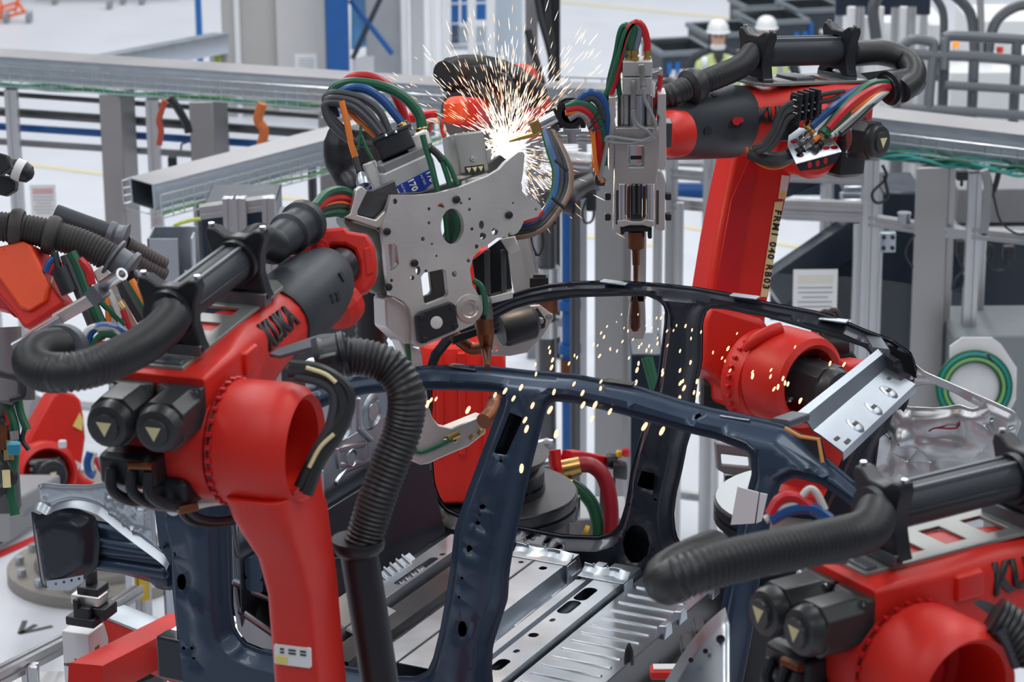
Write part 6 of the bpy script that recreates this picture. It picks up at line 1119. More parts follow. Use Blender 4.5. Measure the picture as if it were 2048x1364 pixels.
for x0, x1, y0, y1 in ((902, 918, -20, 90), (922, 936, -20, 46), (952, 975, -20, 40), (902, 936, 52, 100), (952, 976, 52, 160)):
    mb = MB(); mb.hexa([R_(x0, y1, .6), R_(x1, y1, .6), R_(x1, y0, .6), R_(x0, y0, .6)], [R_(x0, y1, .7), R_(x1, y1, .7), R_(x1, y0, .7), R_(x0, y0, .7)]); mb.build('blue_panel', BLUE if y0 < 0 else mat('light_panel', (.45, .52, .58), .4), sh)
mb = MB(); mb.hexa([R_(990, 150, 1), R_(1045, 150, 1), R_(1045, -20, 1), R_(990, -20, 1)], [R_(990, 150, 1.1), R_(1045, 150, 1.1), R_(1045, -20, 1.1), R_(990, -20, 1.1)]); mb.build('pale_panel', mat('light_panel', (.45, .52, .58), .4), sh)
dc = thing('cable_mast', A(*P(1070, 300, 22)[:2], 0), 'grey mast with thick black cables behind the spark burst', 'mast')
a = P(1063, 60, 22); mb = MB(); mb.box(A(a[0], a[1], 3), (.10, .10, 6.0)); mb.build('mast', GRAYB, dc, bev=.01)
a = P(1108, 60, 22); mb = MB(); mb.box(A(a[0], a[1], 3), (.10, .10, 6.0)); mb.build('dark_upright', BLK, dc, bev=.01)
for ps, r in (([(1074, -15), (1084, 40), (1098, 90), (1108, 140), (1112, 200)], .035), ([(1092, -15), (1095, 40), (1102, 90), (1104, 170)], .03), ([(1055, 60), (1064, 95), (1075, 130), (1085, 170)], .03)): cable(dc, [P(a, b, 21.7) for a, b in ps], r, BLK, 'thick_cable')
# ---- orange trolley and castors top left
tr_ = thing('trolley', onfloor(20, 50), 'orange tube trolley on castors at the top left corner', 'trolley'); dT = float((onfloor(20, 46)-CAM)@_F); TT = lambda x, y, e=0: P(x, y, dT+e); kT = dT/FPX
OT = mat('trolley_orange', (.85, .13, .02), .4)
for ps in ([(-20, 40), (0, 37), (55, 22)], [(-20, 18), (0, 16), (34, 5)], [(30, 24), (36, 0), (38, -20)], [(0, 37), (4, 15), (-4, -10)], [(48, 23), (36, 5)], [(-15, 28), (28, 18)]): mb = MB(); mb.tube([TT(a, b) for a, b in ps], 3.2*kT, 8); mb.build('tube', OT, tr_)
def castor(par, c, r, m=None):
    mb = MB(); mb.lathe(c-A(.02, 0, 0), A(1, -.25, 0), [(0, r*.5), (.0, r), (.05, r), (.05, r*.5)], 20); o = mb.build('castor', mat('castor_grey', (.30, .31, .33), .4), par); mb = MB(); mb.box(c+A(0, .02, r*.9), (.09, .06, r*.5), ch=.008); mb.build('fork', GALV, o)
for x, y in ((58, 38), (13, 42)): c = TT(x, y); castor(tr_, A(c[0], c[1], 11*kT), 11*kT)
tw = thing('trolley', onfloor(240, 14), 'dark trolley beyond the top edge, only its castors showing', 'trolley')
for x, y in ((219, 9), (246, 0), (284, 0), (110, 0)):
    c = onfloor(x, y+9); kk = float((c-CAM)@_F)/FPX; castor(tw, c+A(0, 0, 10*kk), 10*kk)
c = onfloor(240, 0); mb = MB(); mb.box(c+A(-.2, .4, .45), (2.2, .9, .1)); mb.build('platform', DKG, tw)
# ---- stacked black containers with blue handles
def crate(name, lb, c, w_, d_, h_, yaw):
    r = thing(name, c, lb, 'crate', 'black containers beside the workers'); x = A(math.cos(yaw), math.sin(yaw), 0); y = A(-x[1], x[0], 0); c = np.asarray(c)
    PL = mat('black_container', (.035, .045, .055), .5, var=.15); t = .03; mb = MB()
    for sx in (-1, 1): mb.box(c+x*sx*(w_/2-t/2)+EZ*h_/2, (t, d_, h_), (x, y, EZ))
    for sy in (-1, 1): mb.box(c+y*sy*(d_/2-t/2)+EZ*h_/2, (w_-2*t, t, h_), (x, y, EZ))
    mb.box(c+EZ*.02, (w_-2*t, d_-2*t, .04), (x, y, EZ)); mb.build('body', PL, r)
    mb = MB(); mb.plate([(-w_/2-.03, -d_/2-.03), (w_/2+.03, -d_/2-.03), (w_/2+.03, d_/2+.03), (-w_/2-.03, d_/2+.03)], [[(-w_/2+t, -d_/2+t), (w_/2-t, -d_/2+t), (w_/2-t, d_/2-t), (-w_/2+t, d_/2-t)]], c+EZ*(h_+.015), x, y, .06); mb.build('rim', mat('grey_rim', (.17, .20, .22), .5), r, bev=.006)
    for f in (-.36, -.2, .28, .44):
        mb = MB(); mb.box(c+x*w_*f-y*(d_/2+.012)+EZ*h_*.55, (w_*.10, .03, h_*.34), (x, y, EZ), ch=.005); mb.build('blue_insert', BLUE, r)
    mb = MB(); mb.box(c+x*.04*w_-y*(d_/2+.01)+EZ*h_*.5, (w_*.1, .02, h_*.1), (x, y, EZ), ch=.004); mb.build('pale_clip', WHITE, r)
    return r, x, y
yw = math.radians(14)
specs = [(1352, 158, .80, .86, .30, 'black container nearest the upright weld gun, white framed label on its front'), (1448, 128, .9, .8, .34, 'black container behind the woman in the vest'), (1540, 112, .9, .8, .40, 'black container behind the worker on the right'), (1618, 96, .8, .75, .45, 'tall dark container right of both workers, pale rim'), (1700, 62, .8, .75, .4, 'dark container at the far right end of the row'), (1520, 66, .8, .7, .3, 'far black container in the second row above the right helmet')]
for i, (px, py, w_, d_, h_, lb) in enumerate(specs):
    c = onfloor(px, py); h0 = 0; r, x, y = crate('container', lb, c, w_*.78, d_, h_+.12, yw)
    if i == 0:
        q = c+x*-.10-y*(d_/2+.02)+EZ*.13; mb = MB(); mb.box(q, (.24, .012, .16), (x, y, EZ), ch=.004); lp = mb.build('label_frame', WHITE, r); mb = MB(); mb.box(q-y*.007, (.11, .01, .09), (x, y, EZ)); mb.build('label_card', GRYH, lp)
# ---- two workers
def worker(px, yt, d, lb, hair, face_dir, peak):
    H0 = P(px, yt, d); z = H0[2]-1.78; foot = A(H0[0], H0[1], z); r = thing('person', foot, lb, 'person', 'workers in white helmets')
    k = 1.0; q = lambda x, y, h: foot+A(x*k, y*k, h*k+(1.78*(1-k)))
    sk = mat('skin', (.62, .38, .28), .5); dk = mat('dark_workwear', (.03, .035, .045), .8)
    me = bpy.data.meshes.new('body'); vs = [(0, 0, .95), (0, 0, 1.12), (0, 0, 1.32), (0, .0, 1.46), (0, -.01, 1.54), (0, -.02, 1.62), (0, -.02, 1.70), (.19, 0, 1.42), (.27, -.02, 1.16), (.22, -.16, .96), (.20, -.24, .94), (-.19, 0, 1.42), (-.27, -.02, 1.16), (-.22, -.16, .96), (-.20, -.24, .94), (.10, 0, .90), (.11, -.01, .50), (.11, .02, .09), (.11, -.10, .05), (-.10, 0, .90), (-.11, -.01, .50), (-.11, .02, .09), (-.11, -.10, .05)]
    es = [(0, 1), (1, 2), (2, 3), (3, 4), (4, 5), (5, 6), (3, 7), (7, 8), (8, 9), (9, 10), (3, 11), (11, 12), (12, 13), (13, 14), (0, 15), (15, 16), (16, 17), (17, 18), (0, 19), (19, 20), (20, 21), (21, 22)]
    rad = [.13, .13, .14, .10, .052, .075, .08, .07, .05, .038, .035, .07, .05, .038, .035, .09, .06, .045, .05, .09, .06, .045, .05]
    me.from_pydata([tuple(A(v[0]*(1.25 if v[2] > .9 and abs(v[0]) > .15 else 1), v[1], v[2])) for v in vs], es, []); me.materials.append(dk); me.materials.append(sk); o = bpy.data.objects.new('body', me); COL.objects.link(o); o.parent = r
    sm = o.modifiers.new('skin', 'SKIN'); o.modifiers.new('sub', 'SUBSURF').levels = 2; o.modifiers['sub'].render_levels = 2
    for i, sv in enumerate(me.skin_vertices[0].data): sv.radius = (rad[i]*k*(1.25 if i in (0, 1, 2) else 1), rad[i]*k*.85 if i in (0, 1, 2) else rad[i]*k); sv.use_root = i == 0
    for sx in (-1, 1):
        mb = MB(); b0 = q(sx*.25, -.24, .93); mb.loft([[b0+A(0, -e, -e*.3)+A(.035*s_*math.cos(t), 0, .015*math.sin(t)) for t in [.785*j for j in range(8)]] for e, s_ in ((0, .8), (.04, 1.1), (.08, 1.05))])
        for j in range(4): mb.tube([b0+A(-.027+.018*j, -.078, -.02), b0+A(-.027+.018*j, -.115, -.035), b0+A(-.026+.018*j, -.135+.006*abs(j-1.5), -.06)], [.009, .0085, .007], 6)
        mb.tube([b0+A(-sx*.034, -.02, 0), b0+A(-sx*.055, -.055, -.01), b0+A(-sx*.055, -.085, -.025)], [.010, .010, .008], 6); mb.build('glove', mat('pale_glove', (.5, .5, .48), .8), r)
    hc = q(0, -.025, 1.655)
    mb = MB(); n = 18
    mb.loft([[hc+A(a*math.cos(t)*1.0, b*math.sin(t)+oy, h) for t in [2*math.pi*j/n for j in range(n)]] for h, a, b, oy in ((-.125, .02, .03, -.045), (-.115, .045, .055, -.035), (-.085, .060, .078, -.02), (-.04, .071, .09, -.01), (.0, .076, .096, 0), (.05, .077, .10, .0), (.09, .068, .09, .0), (.115, .035, .05, 0))]); hd = mb.build('head', sk, r)
    for sx in (-1, 1):
        mb = MB(); mb.lathe(hc+A(sx*.030, -.088, .0), A(0, -1, 0), [(0, .010), (.004, .008), (.007, .001)], 10); mb.build('eye', mat('eye_dark', (.04, .03, .03), .3), hd)
        mb = MB(); mb.box(hc+A(sx*.031, -.093, .022), (.034, .006, .006)); mb.build('eyebrow', INK, hd)
        mb = MB(); mb.loft([[hc+A(sx*(.074+e), .01+.012*math.cos(t), .026*math.sin(t)) for t in [.785*j for j in range(8)]] for e in (0, .012)]); mb.build('ear', sk, hd)
    mb = MB(); mb.hexa([hc+A(-.014, -.09, -.035), hc+A(.014, -.09, -.035), hc+A(.006, -.092, .02), hc+A(-.006, -.092, .02)], [hc+A(-.010, -.116, -.033), hc+A(.010, -.116, -.033), hc+A(.003, -.098, .018), hc+A(-.003, -.098, .018)]); mb.build('nose', sk, hd)
    mb = MB(); mb.box(hc+A(0, -.090, -.06), (.042, .008, .008), ch=.002); mb.build('mouth', mat('lips', (.45, .16, .14), .5), hd)
    mb = MB(); mb.loft([[hc+A(a*math.cos(t), b*math.sin(t)+oy, h) for t in [2*math.pi*j/n for j in range(n)]] for h, a, b, oy in ((-.135, .065, .07, -.03), (-.12, .078, .092, -.02), (-.09, .074, .096, -.02), (-.075, .05, .07, -.02))]); mb.build('face_mask', mat('white_mask', (.80, .80, .82), .8), r)
    if hair: mb = MB(); mb.loft([[hc+A(a*math.cos(t), b*math.sin(t)+oy, h) for t in [2*math.pi*j/n for j in range(n)]] for h, a, b, oy in ((-.17, .07, .05, .05), (-.10, .095, .075, .04), (.0, .092, .085, .025), (.05, .09, .10, .005), (.1, .07, .08, .0))]); mb.build('hair', mat('black_hair', (.01, .009, .009), .5), r)
    mb = MB(); prof_ = [(.040, .118, .146), (.046, .122, .150), (.05, .108, .128), (.09, .105, .125), (.13, .088, .105), (.155, .055, .07), (.165, .015, .02)]
    mb.loft([[hc+A(a*math.cos(t), b*math.sin(t)+(-.025 if i < 2 else .0), h) for t in [2*math.pi*j/n for j in range(n)]] for i, (h, a, b) in enumerate(prof_)]); hm = mb.build('helmet', mat('white_helmet', (.82, .83, .85), .3), r, ang=50)
    if peak: mb = MB(); mb.loft([[hc+A(.09*math.cos(t), -.05-.075*abs(math.sin(t)), .045-e) for t in [math.pi*(1+j/10) for j in range(11)]]+[hc+A(.0, -.06, .045-e)] for e in (0, .014)]); mb.build('dark_peak', INK, r)
    mb = MB(); vest = [(1.00, .235, .17), (1.15, .235, .175), (1.30, .245, .175), (1.40, .235, .145), (1.455, .17, .115), (1.49, .085, .08)]
    mb.loft([[q(a*math.copysign(abs(math.cos(t))**.8, math.cos(t)), b*math.copysign(abs(math.sin(t))**.8, math.sin(t)), h) for t in [2*math.pi*j/24 for j in range(24)]] for h, a, b in vest], cap=False); vv = mb.build('vest', HVIS, r)
    for sx in (-1, 1):
        mb = MB(); mb.loft([[q(sx*.14+e, -b-.02, h) for e in (-.025, .025)]+[q(sx*.14+e, -b-.026, h) for e in (.025, -.025)] for h, b in ((1.02, .145), (1.15, .148), (1.30, .148), (1.40, .128), (1.455, .095))]); mb.build('reflective_strip', GALV, vv)
    mb = MB(); mb.loft([[q(a, -.172, h) for a, h in ((-.05, 1.47), (.05, 1.47), (.0, 1.36))], [q(a, -.10, h) for a, h in ((-.05, 1.49), (.05, 1.49), (.0, 1.36))]]); mb.build('dark_collar', dk, vv)
    return r
worker(1436, 45, 27.6, 'person in white helmet and pale yellow vest, arms in front, left of the pair', True, 0, True)
worker(1533, 38, 28.6, 'person in white helmet and mask, mostly hidden behind the black hose, right of the pair', False, 0, False)
# ================================================================== left side: robot and gun at the frame edge
re_ = thing('welding_robot', P(40, 580, 9.3), 'orange robot wrist entering at the left edge under a grey corrugated hose', 'robot', 'welding robots around the car body')
DE = 9.3; E_ = lambda x, y, e=0: P(x, y, DE+e)
def slab(par, px, d, th, m, name, bev=.004, tilt=None):
    """outline at depth d with its own thickness; returns the part"""
    mb = MB(); pl = plane_on(P(px[0][0], px[0][1], d), nrm(tilt if tilt is not None else A(0, -.95, .3))); traced(mb, px, [], pl, th); return mb.build(name, m, par, bev=bev)
tE = A(-.25, -.86, .45)
slab(re_, [(-30, 500), (48, 484), (66, 490), (80, 525), (98, 565), (124, 600), (120, 614), (62, 652), (46, 656), (28, 628), (0, 596), (-30, 560)], DE, .14, RED, 'wrist_body', .012, tE)
slab(re_, [(-30, 498), (45, 482), (60, 490), (98, 568), (92, 600), (56, 622), (40, 616), (0, 560), (-30, 540)], DE-.02, .03, REDB, 'gear_cover', .008, tE)
mb = MB()
for a, b in ((45, 490), (62, 505), (80, 540), (92, 575), (60, 614), (20, 584), (10, 500)): c = P(a, b, DE-.03); mb.lathe(c, tE, [(0, .006), (.008, .005), (.009, .001)], 8)
mb.build('screw', REDD, re_)
slab(re_, [(-30, 585), (10, 590), (28, 612), (30, 636), (10, 620), (-30, 610)], DE+.05, .12, REDD, 'wrist_underside', .01, tE)
slab(re_, [(60, 505), (105, 512), (112, 540), (90, 560), (70, 530)], DE+.12, .1, RED, 'arm_end', .01, tE)
hose(re_, [E_(-60, 448), E_(0, 453), E_(60, 460), E_(120, 474), E_(175, 492), E_(232, 522)], .052, m=RUBG, pitch=.013)
for x, y, x2, y2 in ((22, 455, 42, 457), (92, 467, 110, 472)):
    mb = MB(); mb.lathe(E_(x, y), E_(x2, y2)-E_(x, y), [(0, .05), (0, .062), (.012, .068), (.03, .068), (.042, .06), (.042, .05)], 26); mb.build('hose_collar', RUBG, re_)
mb = MB(); mb.lathe(E_(222, 516), E_(262, 542)-E_(222, 516), [(0, .05), (.005, .075), (.014, .075), (.02, .055), (.06, .055), (.065, .068), (.08, .068), (.085, .05)], 26); mb.build('hose_flange', DKG, re_)
mb = MB(); mb.tube([E_(110, 430, .5), E_(170, 452, .5), E_(222, 470, .5)], .040, 20); dt = mb.build('dark_tube', CHAR, re_)
p0, p1 = E_(140, 446, .455), E_(205, 468, .455); tx = nrm(p1-p0); ty = nrm(np.cross(tx, A(0, 1, .3))*-1); ty = ty if ty[2] > 0 else -ty
mb = MB(); mb.lathe(E_(216, 468, .5), E_(252, 480, .5)-E_(216, 468, .5), [(0, .04), (0, .05), (.02, .052), (.03, .046), (.05, .05), (.065, .06), (.07, .04)], 22); mb.build('tube_end', DKG, re_)
for k in (0, 10): hose(re_, [E_(250, 486+k*2, .55), E_(285, 505+k*2.2, .6), E_(330, 530+k*2, .65)], .03, m=mat('brown_grey_hose', (.09, .075, .075), .55), pitch=.014, amp=.14)
ge = thing('spot_weld_gun', E_(160, 620), 'weld gun at the left edge with a slanting aluminium bar and steel tube end', 'weld gun')
def barpx(par, a, b, da, db, w_, h_, m, name): p, q = P(*a, da), P(*b, db); t = nrm(q-p); x, y, z = basis(t); mb = MB(); mb.loft([[c+x*u+y*v for u, v in rrect(w_, h_, .004, 2)] for c in (p, q)]); return mb.build(name, m, par)
barpx(ge, (30, 700), (125, 645), 9.1, 9.1, .03, .05, GALV, 'lower_bar'); barpx(ge, (110, 640), (215, 580), 9.12, 9.12, .03, .04, ALU, 'upper_bar'); barpx(ge, (50, 678), (120, 635), 9.15, 9.12, .05, .03, ALU, 'backing_bar')
barpx(ge, (185, 575), (205, 600), 9.08, 9.08, .06, .05, DKG, 'bar_clamp')
mb = MB(); c0, c1 = P(205, 573, 9.1), P(244, 548, 9.0); mb.lathe(c0, c1-c0, [(0, .018), (.0, .022), (np.linalg.norm(c1-c0), .022), (np.linalg.norm(c1-c0), .013), (np.linalg.norm(c1-c0)-.03, .012)], 20); mb.build('steel_tube', STEEL, ge)
slab(ge, [(185, 545), (205, 530), (222, 545), (232, 560), (200, 578)], 9.25, .06, ALU, 'mount_block', .004)
slab(ge, [(224, 590), (246, 588), (275, 650), (262, 665), (240, 640)], 9.3, .04, ALU, 'side_plate', .004)
slab(ge, [(230, 565), (268, 540), (276, 556), (244, 600)], 9.28, .06, BLK, 'clamp_block', .006)
mb = MB(); mb.cyl(P(236, 605, 9.25), P(244, 618, 9.25), .014, 10); mb.build('hose_fitting', BRASS, ge)
mb = MB(); mb.cyl(P(118, 536, 9.2), P(140, 585, 9.2), .03, 14); mb.build('black_cylinder', BLK, ge)
for pts, m, r in [([(142, 505), (155, 530), (172, 575), (190, 620), (210, 665)], GRNH, .020), ([(108, 505), (118, 540), (130, 580)], RUB, .014), ([(130, 510), (145, 550), (165, 600), (185, 650)], DGRH, .018), ([(158, 520), (175, 540), (182, 570)], REDH, .018), ([(92, 545), (100, 525), (115, 512)], BLUH, .013), ([(100, 550), (108, 530), (118, 520)], REDH, .010), ([(104, 565), (112, 530), (120, 518)], WHTH, .005), ([(214, 590), (216, 620), (218, 660)], ORGH, .010), ([(262, 560), (280, 590), (298, 620)], ORGH, .013), ([(255, 565), (275, 595), (292, 628)], GRNH, .012), ([(240, 560), (262, 600), (285, 640)], RUB, .020), ([(245, 620), (258, 650), (270, 668)], REDH, .011), ([(200, 600), (225, 625), (250, 650)], GRNH, .013), ([(190, 620), (200, 650), (205, 680)], MATS['brown_cable'], .01), ([(200, 560), (222, 590), (240, 640), (255, 690)], WHTH, .012)]:
    cable(ge, [P(a, b, 9.22) for a, b in pts], r, m, 'hose', 8)
for i, (pts, r) in enumerate([([(8, 655), (12, 720), (10, 800)], .06), ([(38, 690), (48, 740), (50, 800)], .035)]): mb = MB(); mb.tube([P(a, b, 9.6) for a, b in pts], r, 14); mb.build('gun_body', (GRAYB, DKG)[i], ge)
cable(ge, [P(a, b, 9.2) for a, b in ((-10, 745), (8, 750), (40, 760), (45, 790), (20, 800))], .012, RUB); slab(ge, [(-20, 300), (15, 310), (22, 335), (0, 350), (-20, 345)], 9.0, .06, BLK, 'upper_connector', .006)
# cable end sticking in at the left edge, higher up
cu = thing('cable_connector', P(10, 325, 9.2), 'black rubber plug with orange cables at the left edge above the grey hose', 'connector')
c0, c1 = P(-30, 310, 9.2), P(66, 352, 9.2); L = np.linalg.norm(c1-c0); mb = MB(); mb.lathe(c0, c1-c0, [(0, .022), (L*.45, .024), (L*.5, .03), (L*.6, .03), (L*.62, .036), (L*.8, .036), (L*.93, .030), (L, .012)], 18); mb.build('plug_body', BLK, cu)
mb = MB(); mb.lathe(c0+(c1-c0)*.63, c1-c0, [(0, .0375), (.03, .0378), (.03, .036)], 18); mb.build('white_band', PAPER, cu)
for k, m in enumerate((ORGH, REDH, ORGH)): cable(cu, [P(-20, 308+6*k, 9.15), P(0, 316+5*k, 9.15), P(16, 326+3*k, 9.16)], .008, m)
slab(cu, [(-20, 345), (20, 352), (32, 362), (30, 380), (10, 392), (-20, 385)], 9.25, .06, BLK, 'plug_bracket', .006)
# valve cluster at the far left edge
vc = thing('valve_cluster', P(20, 900, 11), 'cluster of valves, green hoses and a blue gauge at the left edge', 'valve')
for pts, m, r in [([(10, 800), (28, 850), (30, 900), (22, 980), (30, 1030)], GRNH, .02), ([(35, 760), (40, 820), (55, 860)], GRNH, .016), ([(0, 840), (20, 870), (10, 940)], RUB, .02), ([(15, 810), (18, 850), (14, 890)], REDH, .016), ([(-10, 900), (15, 930), (25, 960), (-10, 990)], RUB, .022), ([(50, 855), (45, 880), (58, 900)], RUB, .01)]: cable(vc, [P(a, b, 11) for a, b in pts], r, m, 'hose')
for a, b, c, d, m, r in ((5, 850, 8, 900, COP, .024), (16, 880, 18, 920, BRASS, .02), (26, 862, 28, 880, STEEL, .02), (12, 940, 14, 975, YELL, .016), (-5, 790, 30, 800, DKST, .03), (15, 770, 45, 775, RUB, .045)): mb = MB(); mb.cyl(P(a, b, 10.95), P(c, d, 10.95), r, 12); mb.build('fitting', m, vc)
mb = MB(); mb.box(P(28, 896, 10.9), (.05, .04, .05), ch=.008); mb.build('blue_gauge', mat('cyan_gauge', (.02, .25, .38), .4), vc); mb = MB(); mb.box(P(8, 905, 11.1), (.10, .1, .5), ch=.01); mb.build('valve_body', DKST, vc)
c = P(-60, 930, 11.1); mb = MB(); mb.box(A(c[0], c[1]+.02, c[2]/2), (.08, .08, c[2])); mb.box(c+A(.07, .02, 0), (.16, .06, .06)); mb.build('stand', DKST, vc)
# ---- robot standing on the floor behind the car front
rd = thing('welding_robot', Pz(200, 1150, 0), 'orange robot far left, standing on a bolted floor ring behind the car front', 'robot', 'welding robots around the car body')
bc_ = Pz(198, 1150, 0)
nD = nrm(A(.45, -.85, .25)); pl = plane_on(P(110, 930, 17.9), nD)
mb = MB(); traced(mb, [(48, 905), (60, 870), (85, 825), (105, 790), (120, 778), (150, 788), (162, 800), (168, 830), (172, 875), (168, 905), (160, 960), (100, 960)], [], shift(pl, -.05), .22); mb.build('link_arm', RED, rd, bev=.03)
c = P(92, 948, 17.6); mb = MB(); mb.lathe(c-nD*.14, nD, [(0, .15), (.0, .20), (.12, .215), (.18, .20), (.20, .17), (.18, .155), (.02, .15)], 40); mb.build('shoulder_ring', RED, rd)
motor(rd, Fr(c, A(nD[1], -nD[0], 0)), 0, 0, 0, .2, .2, .16, 1, axis=nD)
mb = MB()
for k in range(3): mb.box(c+A(-.02, -.05, .10-.045*k), (.14, .05, .025), ch=.008)
mb.build('motor_fin', GRAYB, rd)
mb = MB(); traced(mb, [(92, 985), (120, 920), (150, 930), (172, 955), (215, 975), (215, 1010), (100, 1010)], [], shift(pl, .12), .3); mb.build('rotating_column', RED, rd, bev=.03)
mb = MB(); traced(mb, [(124, 906), (164, 928), (154, 945), (113, 922)], [], shift(pl, .135), .006); mb.build('pale_label', PAPER, rd)
mb = MB(); traced(mb, [(146, 852), (160, 825), (166, 840), (164, 862)], [], shift(pl, -.035), .006); mb.build('yellow_label', YEL, rd)
mb = MB(); mb.box(P(125, 888, 17.4), (.05, .03, .05), ch=.008); mb.build('white_clip', WHITE, rd)
for pts, m, r in [([(182, 905), (176, 925), (180, 945), (190, 950)], BLUH, .03), ([(190, 905), (183, 925), (186, 945)], WHTH, .02), ([(192, 915), (200, 935), (215, 950)], REDH, .02), ([(198, 915), (210, 940), (225, 955)], GRYH, .02)]: cable(rd, [P(a, b, 17.5) for a, b in pts], r, m)
mb = MB(); mb.lathe(bc_, EZ, [(0, .60), (.08, .60), (.085, .595), (.085, .42), (.10, .42), (.14, .40), (.14, .36), (.18, .34), (.30, .3), (.62, .26), (.7, .15)], 48); mb.build('robot_base', mat('base_grey', (.33, .31, .28), .55, .4, var=.15), rd)
boltring(rd, bc_+A(0, 0, .085), EZ, .52, 14, .03, .05, GALV)
# yellow guard brackets and light barrier behind the car front
yb_ = thing('light_barrier', Pz(280, 1200, 0), 'aluminium light barrier post with yellow brackets behind the car front', 'light barrier')
for x in (266, 288): mb = MB(); c = P(x, 1172, 15.5); mb.box(c, (.055, .05, .16), ch=.006); mb.build('yellow_bracket', YELS, yb_)
c = P(284, 1190, 15.5); prof(yb_, A(c[0], c[1]+.06, 0), A(c[0], c[1]+.06, c[2]+.1), .08, 'post'); prof(yb_, P(225, 1215, 14.5), P(278, 1180, 15.4), .06, 'rail')
mb = MB(); mb.box(P(252, 942, 15.2), (.09, .08, .12), ch=.008); mb.build('yellow_cap', YELS, yb_)
mb = MB(); c = P(252, 975, 15.2); mb.box(A(c[0], c[1], c[2]/2), (.05, .05, c[2])); mb.build('post', ALUP, yb_)
# long grey beams on the floor at the left edge
for a, b, d0, d1, lb in (((25, 812), (120, 850), 19, 19.6, 'short grey beam lying behind the far left robot'), ((-30, 1045), (75, 985), 15.5, 17, 'grey steel beam at the left edge beside the robot floor ring')):
    p, q = P(*a, d0), P(*b, d1); mb = MB(); x, y, z = basis(nrm(q-p), EZ); mb.loft([[c+x*u+y*v for u, v in rrect(.28, .22, .02)] for c in (p, q)]); single('floor_beam', mb, mat('pale_beam', (.34, .34, .35), .5, .3), lb, 'beam')
p, q = Pz(-30, 1085, .1), Pz(70, 1022, .1); mb = MB(); mb.tube([p, q], .07, 10); single('floor_cable', mb, NAVY, 'dark cable along the floor at the left edge', 'cable')
# ---- fixture at the bottom left
fx = thing('fixture_post', P(165, 1364, 10.5)*A(1, 1, 0), 'white square fixture post with black clamp on top, bottom left', 'fixture')
c = P(168, 1300, 10.5); mb = MB(); top = P(165, 1248, 10.5)[2]; x = A(.93, -.36, 0); y = A(.36, .93, 0); mb.box(A(c[0], c[1], top/2), (.115, .12, top), (x, y, EZ), ch=.004); po = mb.build('post', WHITE, fx)
mb = MB(); mb.box(A(c[0], c[1], top-.085)+x*.0585-y*.0, (.003, .03, .03), (x, y, EZ)); mb.build('brown_label', mat('brown_label', (.2, .13, .1), .6), po)
text(po, 'handwriting', '2.\n4 4.5', lambda a, b: A(c[0], c[1], top-.13)-y*.0615+x*a+EZ*b, INK, .026, .002); text(po, 'handwriting', 'cal', lambda a, b: A(c[0], c[1], top-.135)-y*.0615+x*(a-.045)+EZ*b, INK, .02, .002)
K = lambda x_, y_, e=0: P(x_, y_, 10.35+e)
for (x0, y0, x1, y1, th, m, nm) in ((140, 1225, 205, 1245, .10, BLK, 'clamp_base'), (158, 1202, 195, 1240, .10, BLK, 'clamp_body'), (192, 1205, 225, 1232, .10, BLK, 'clamp_arm'), (148, 1182, 212, 1205, .08, ALU, 'clamp_plate'), (162, 1166, 210, 1184, .09, BLK, 'clamp_head'), (176, 1138, 191, 1170, .05, BLK, 'locating_pin'), (152, 1184, 164, 1206, .03, BLK, 'clamp_slot')):
    a, b = K(x0, y1), K(x1, y0); mb = MB(); mb.box(((a[0]+b[0])/2, a[1]+(.0 if nm != 'clamp_slot' else -.05), (a[2]+b[2])/2), (b[0]-a[0], th, b[2]-a[2]), (x, y, EZ), ch=.006); mb.build(nm, m, fx, bev=.003)
rbm = thing('fixture_beam', P(300, 1290, 10.2), 'red square steel beam under the car front with a pale top plate', 'beam')
p, q = P(170, 1364, 9.9), P(365, 1262, 10.9); mb = MB(); xx, yy, zz = basis(nrm(q-p), EZ); mb.loft([[c_+xx*u+yy*v for u, v in rrect(.13, .13, .006, 2)] for c_ in (p, q)]); mb.build('beam', RED, rbm)
p, q = P(225, 1262, 10.95), P(380, 1325, 10.6); xx, yy, zz = basis(nrm(q-p), EZ); mb = MB(); mb.loft([[c_+xx*u+yy*v for u, v in rrect(.12, .16, .006, 2)] for c_ in (p, q)]); mb.build('cross_beam', RED, rbm)
mb = MB(); mb.loft([[c_+xx*u+yy*v+EZ*.088 for u, v in rrect(.13, .012, .003, 2)] for c_ in (p, q)]); mb.build('pale_top_plate', GALV, rbm)
for a, d in ((225, 11.4), (350, 11.8)): c = P(a, 1300, d); mb = MB(); mb.box(A(c[0], c[1]+.3, c[2]/2-.1), (.12, .12, c[2]-.2)); mb.build('leg', REDD, rbm)
ml = thing('motor_unit', P(280, 1320, 11.6)*A(1, 1, 0), 'black drive motor on a stand under the red fixture beam', 'motor')
mb = MB(); mb.lathe(P(300, 1315, 11.6), A(-.8, -.6, 0), [(0, .09), (.2, .09), (.22, .07), (.25, .07), (.25, .055), (.2, .05)], 24); mb.build('motor', BLK, ml); mb = MB(); c = P(300, 1330, 11.6); mb.box(A(c[0], c[1], c[2]/2), (.12, .12, c[2])); mb.build('stand', DKST, ml)
pf = thing('profile_frame', P(60, 1340, 11)*A(1, 1, 0), 'slanting white aluminium profile frame at the bottom left edge', 'frame')
prof(pf, P(-40, 1372, 10.3), P(135, 1282, 11.2), .06, 'rail'); prof(pf, P(202, 1235, 10.9), P(212, 1380, 10.9), .055, 'post'); p = P(60, 1330, 10.7); prof(pf, A(p[0], p[1], 0), p, .06, 'post'); mb = MB(); a, b = P(20, 1380, 10.5), P(150, 1352, 11.2); mb.box((a+b)/2-EZ*.05, (.5, .4, .02)); mb.build('shelf_plate', WHITE, pf)
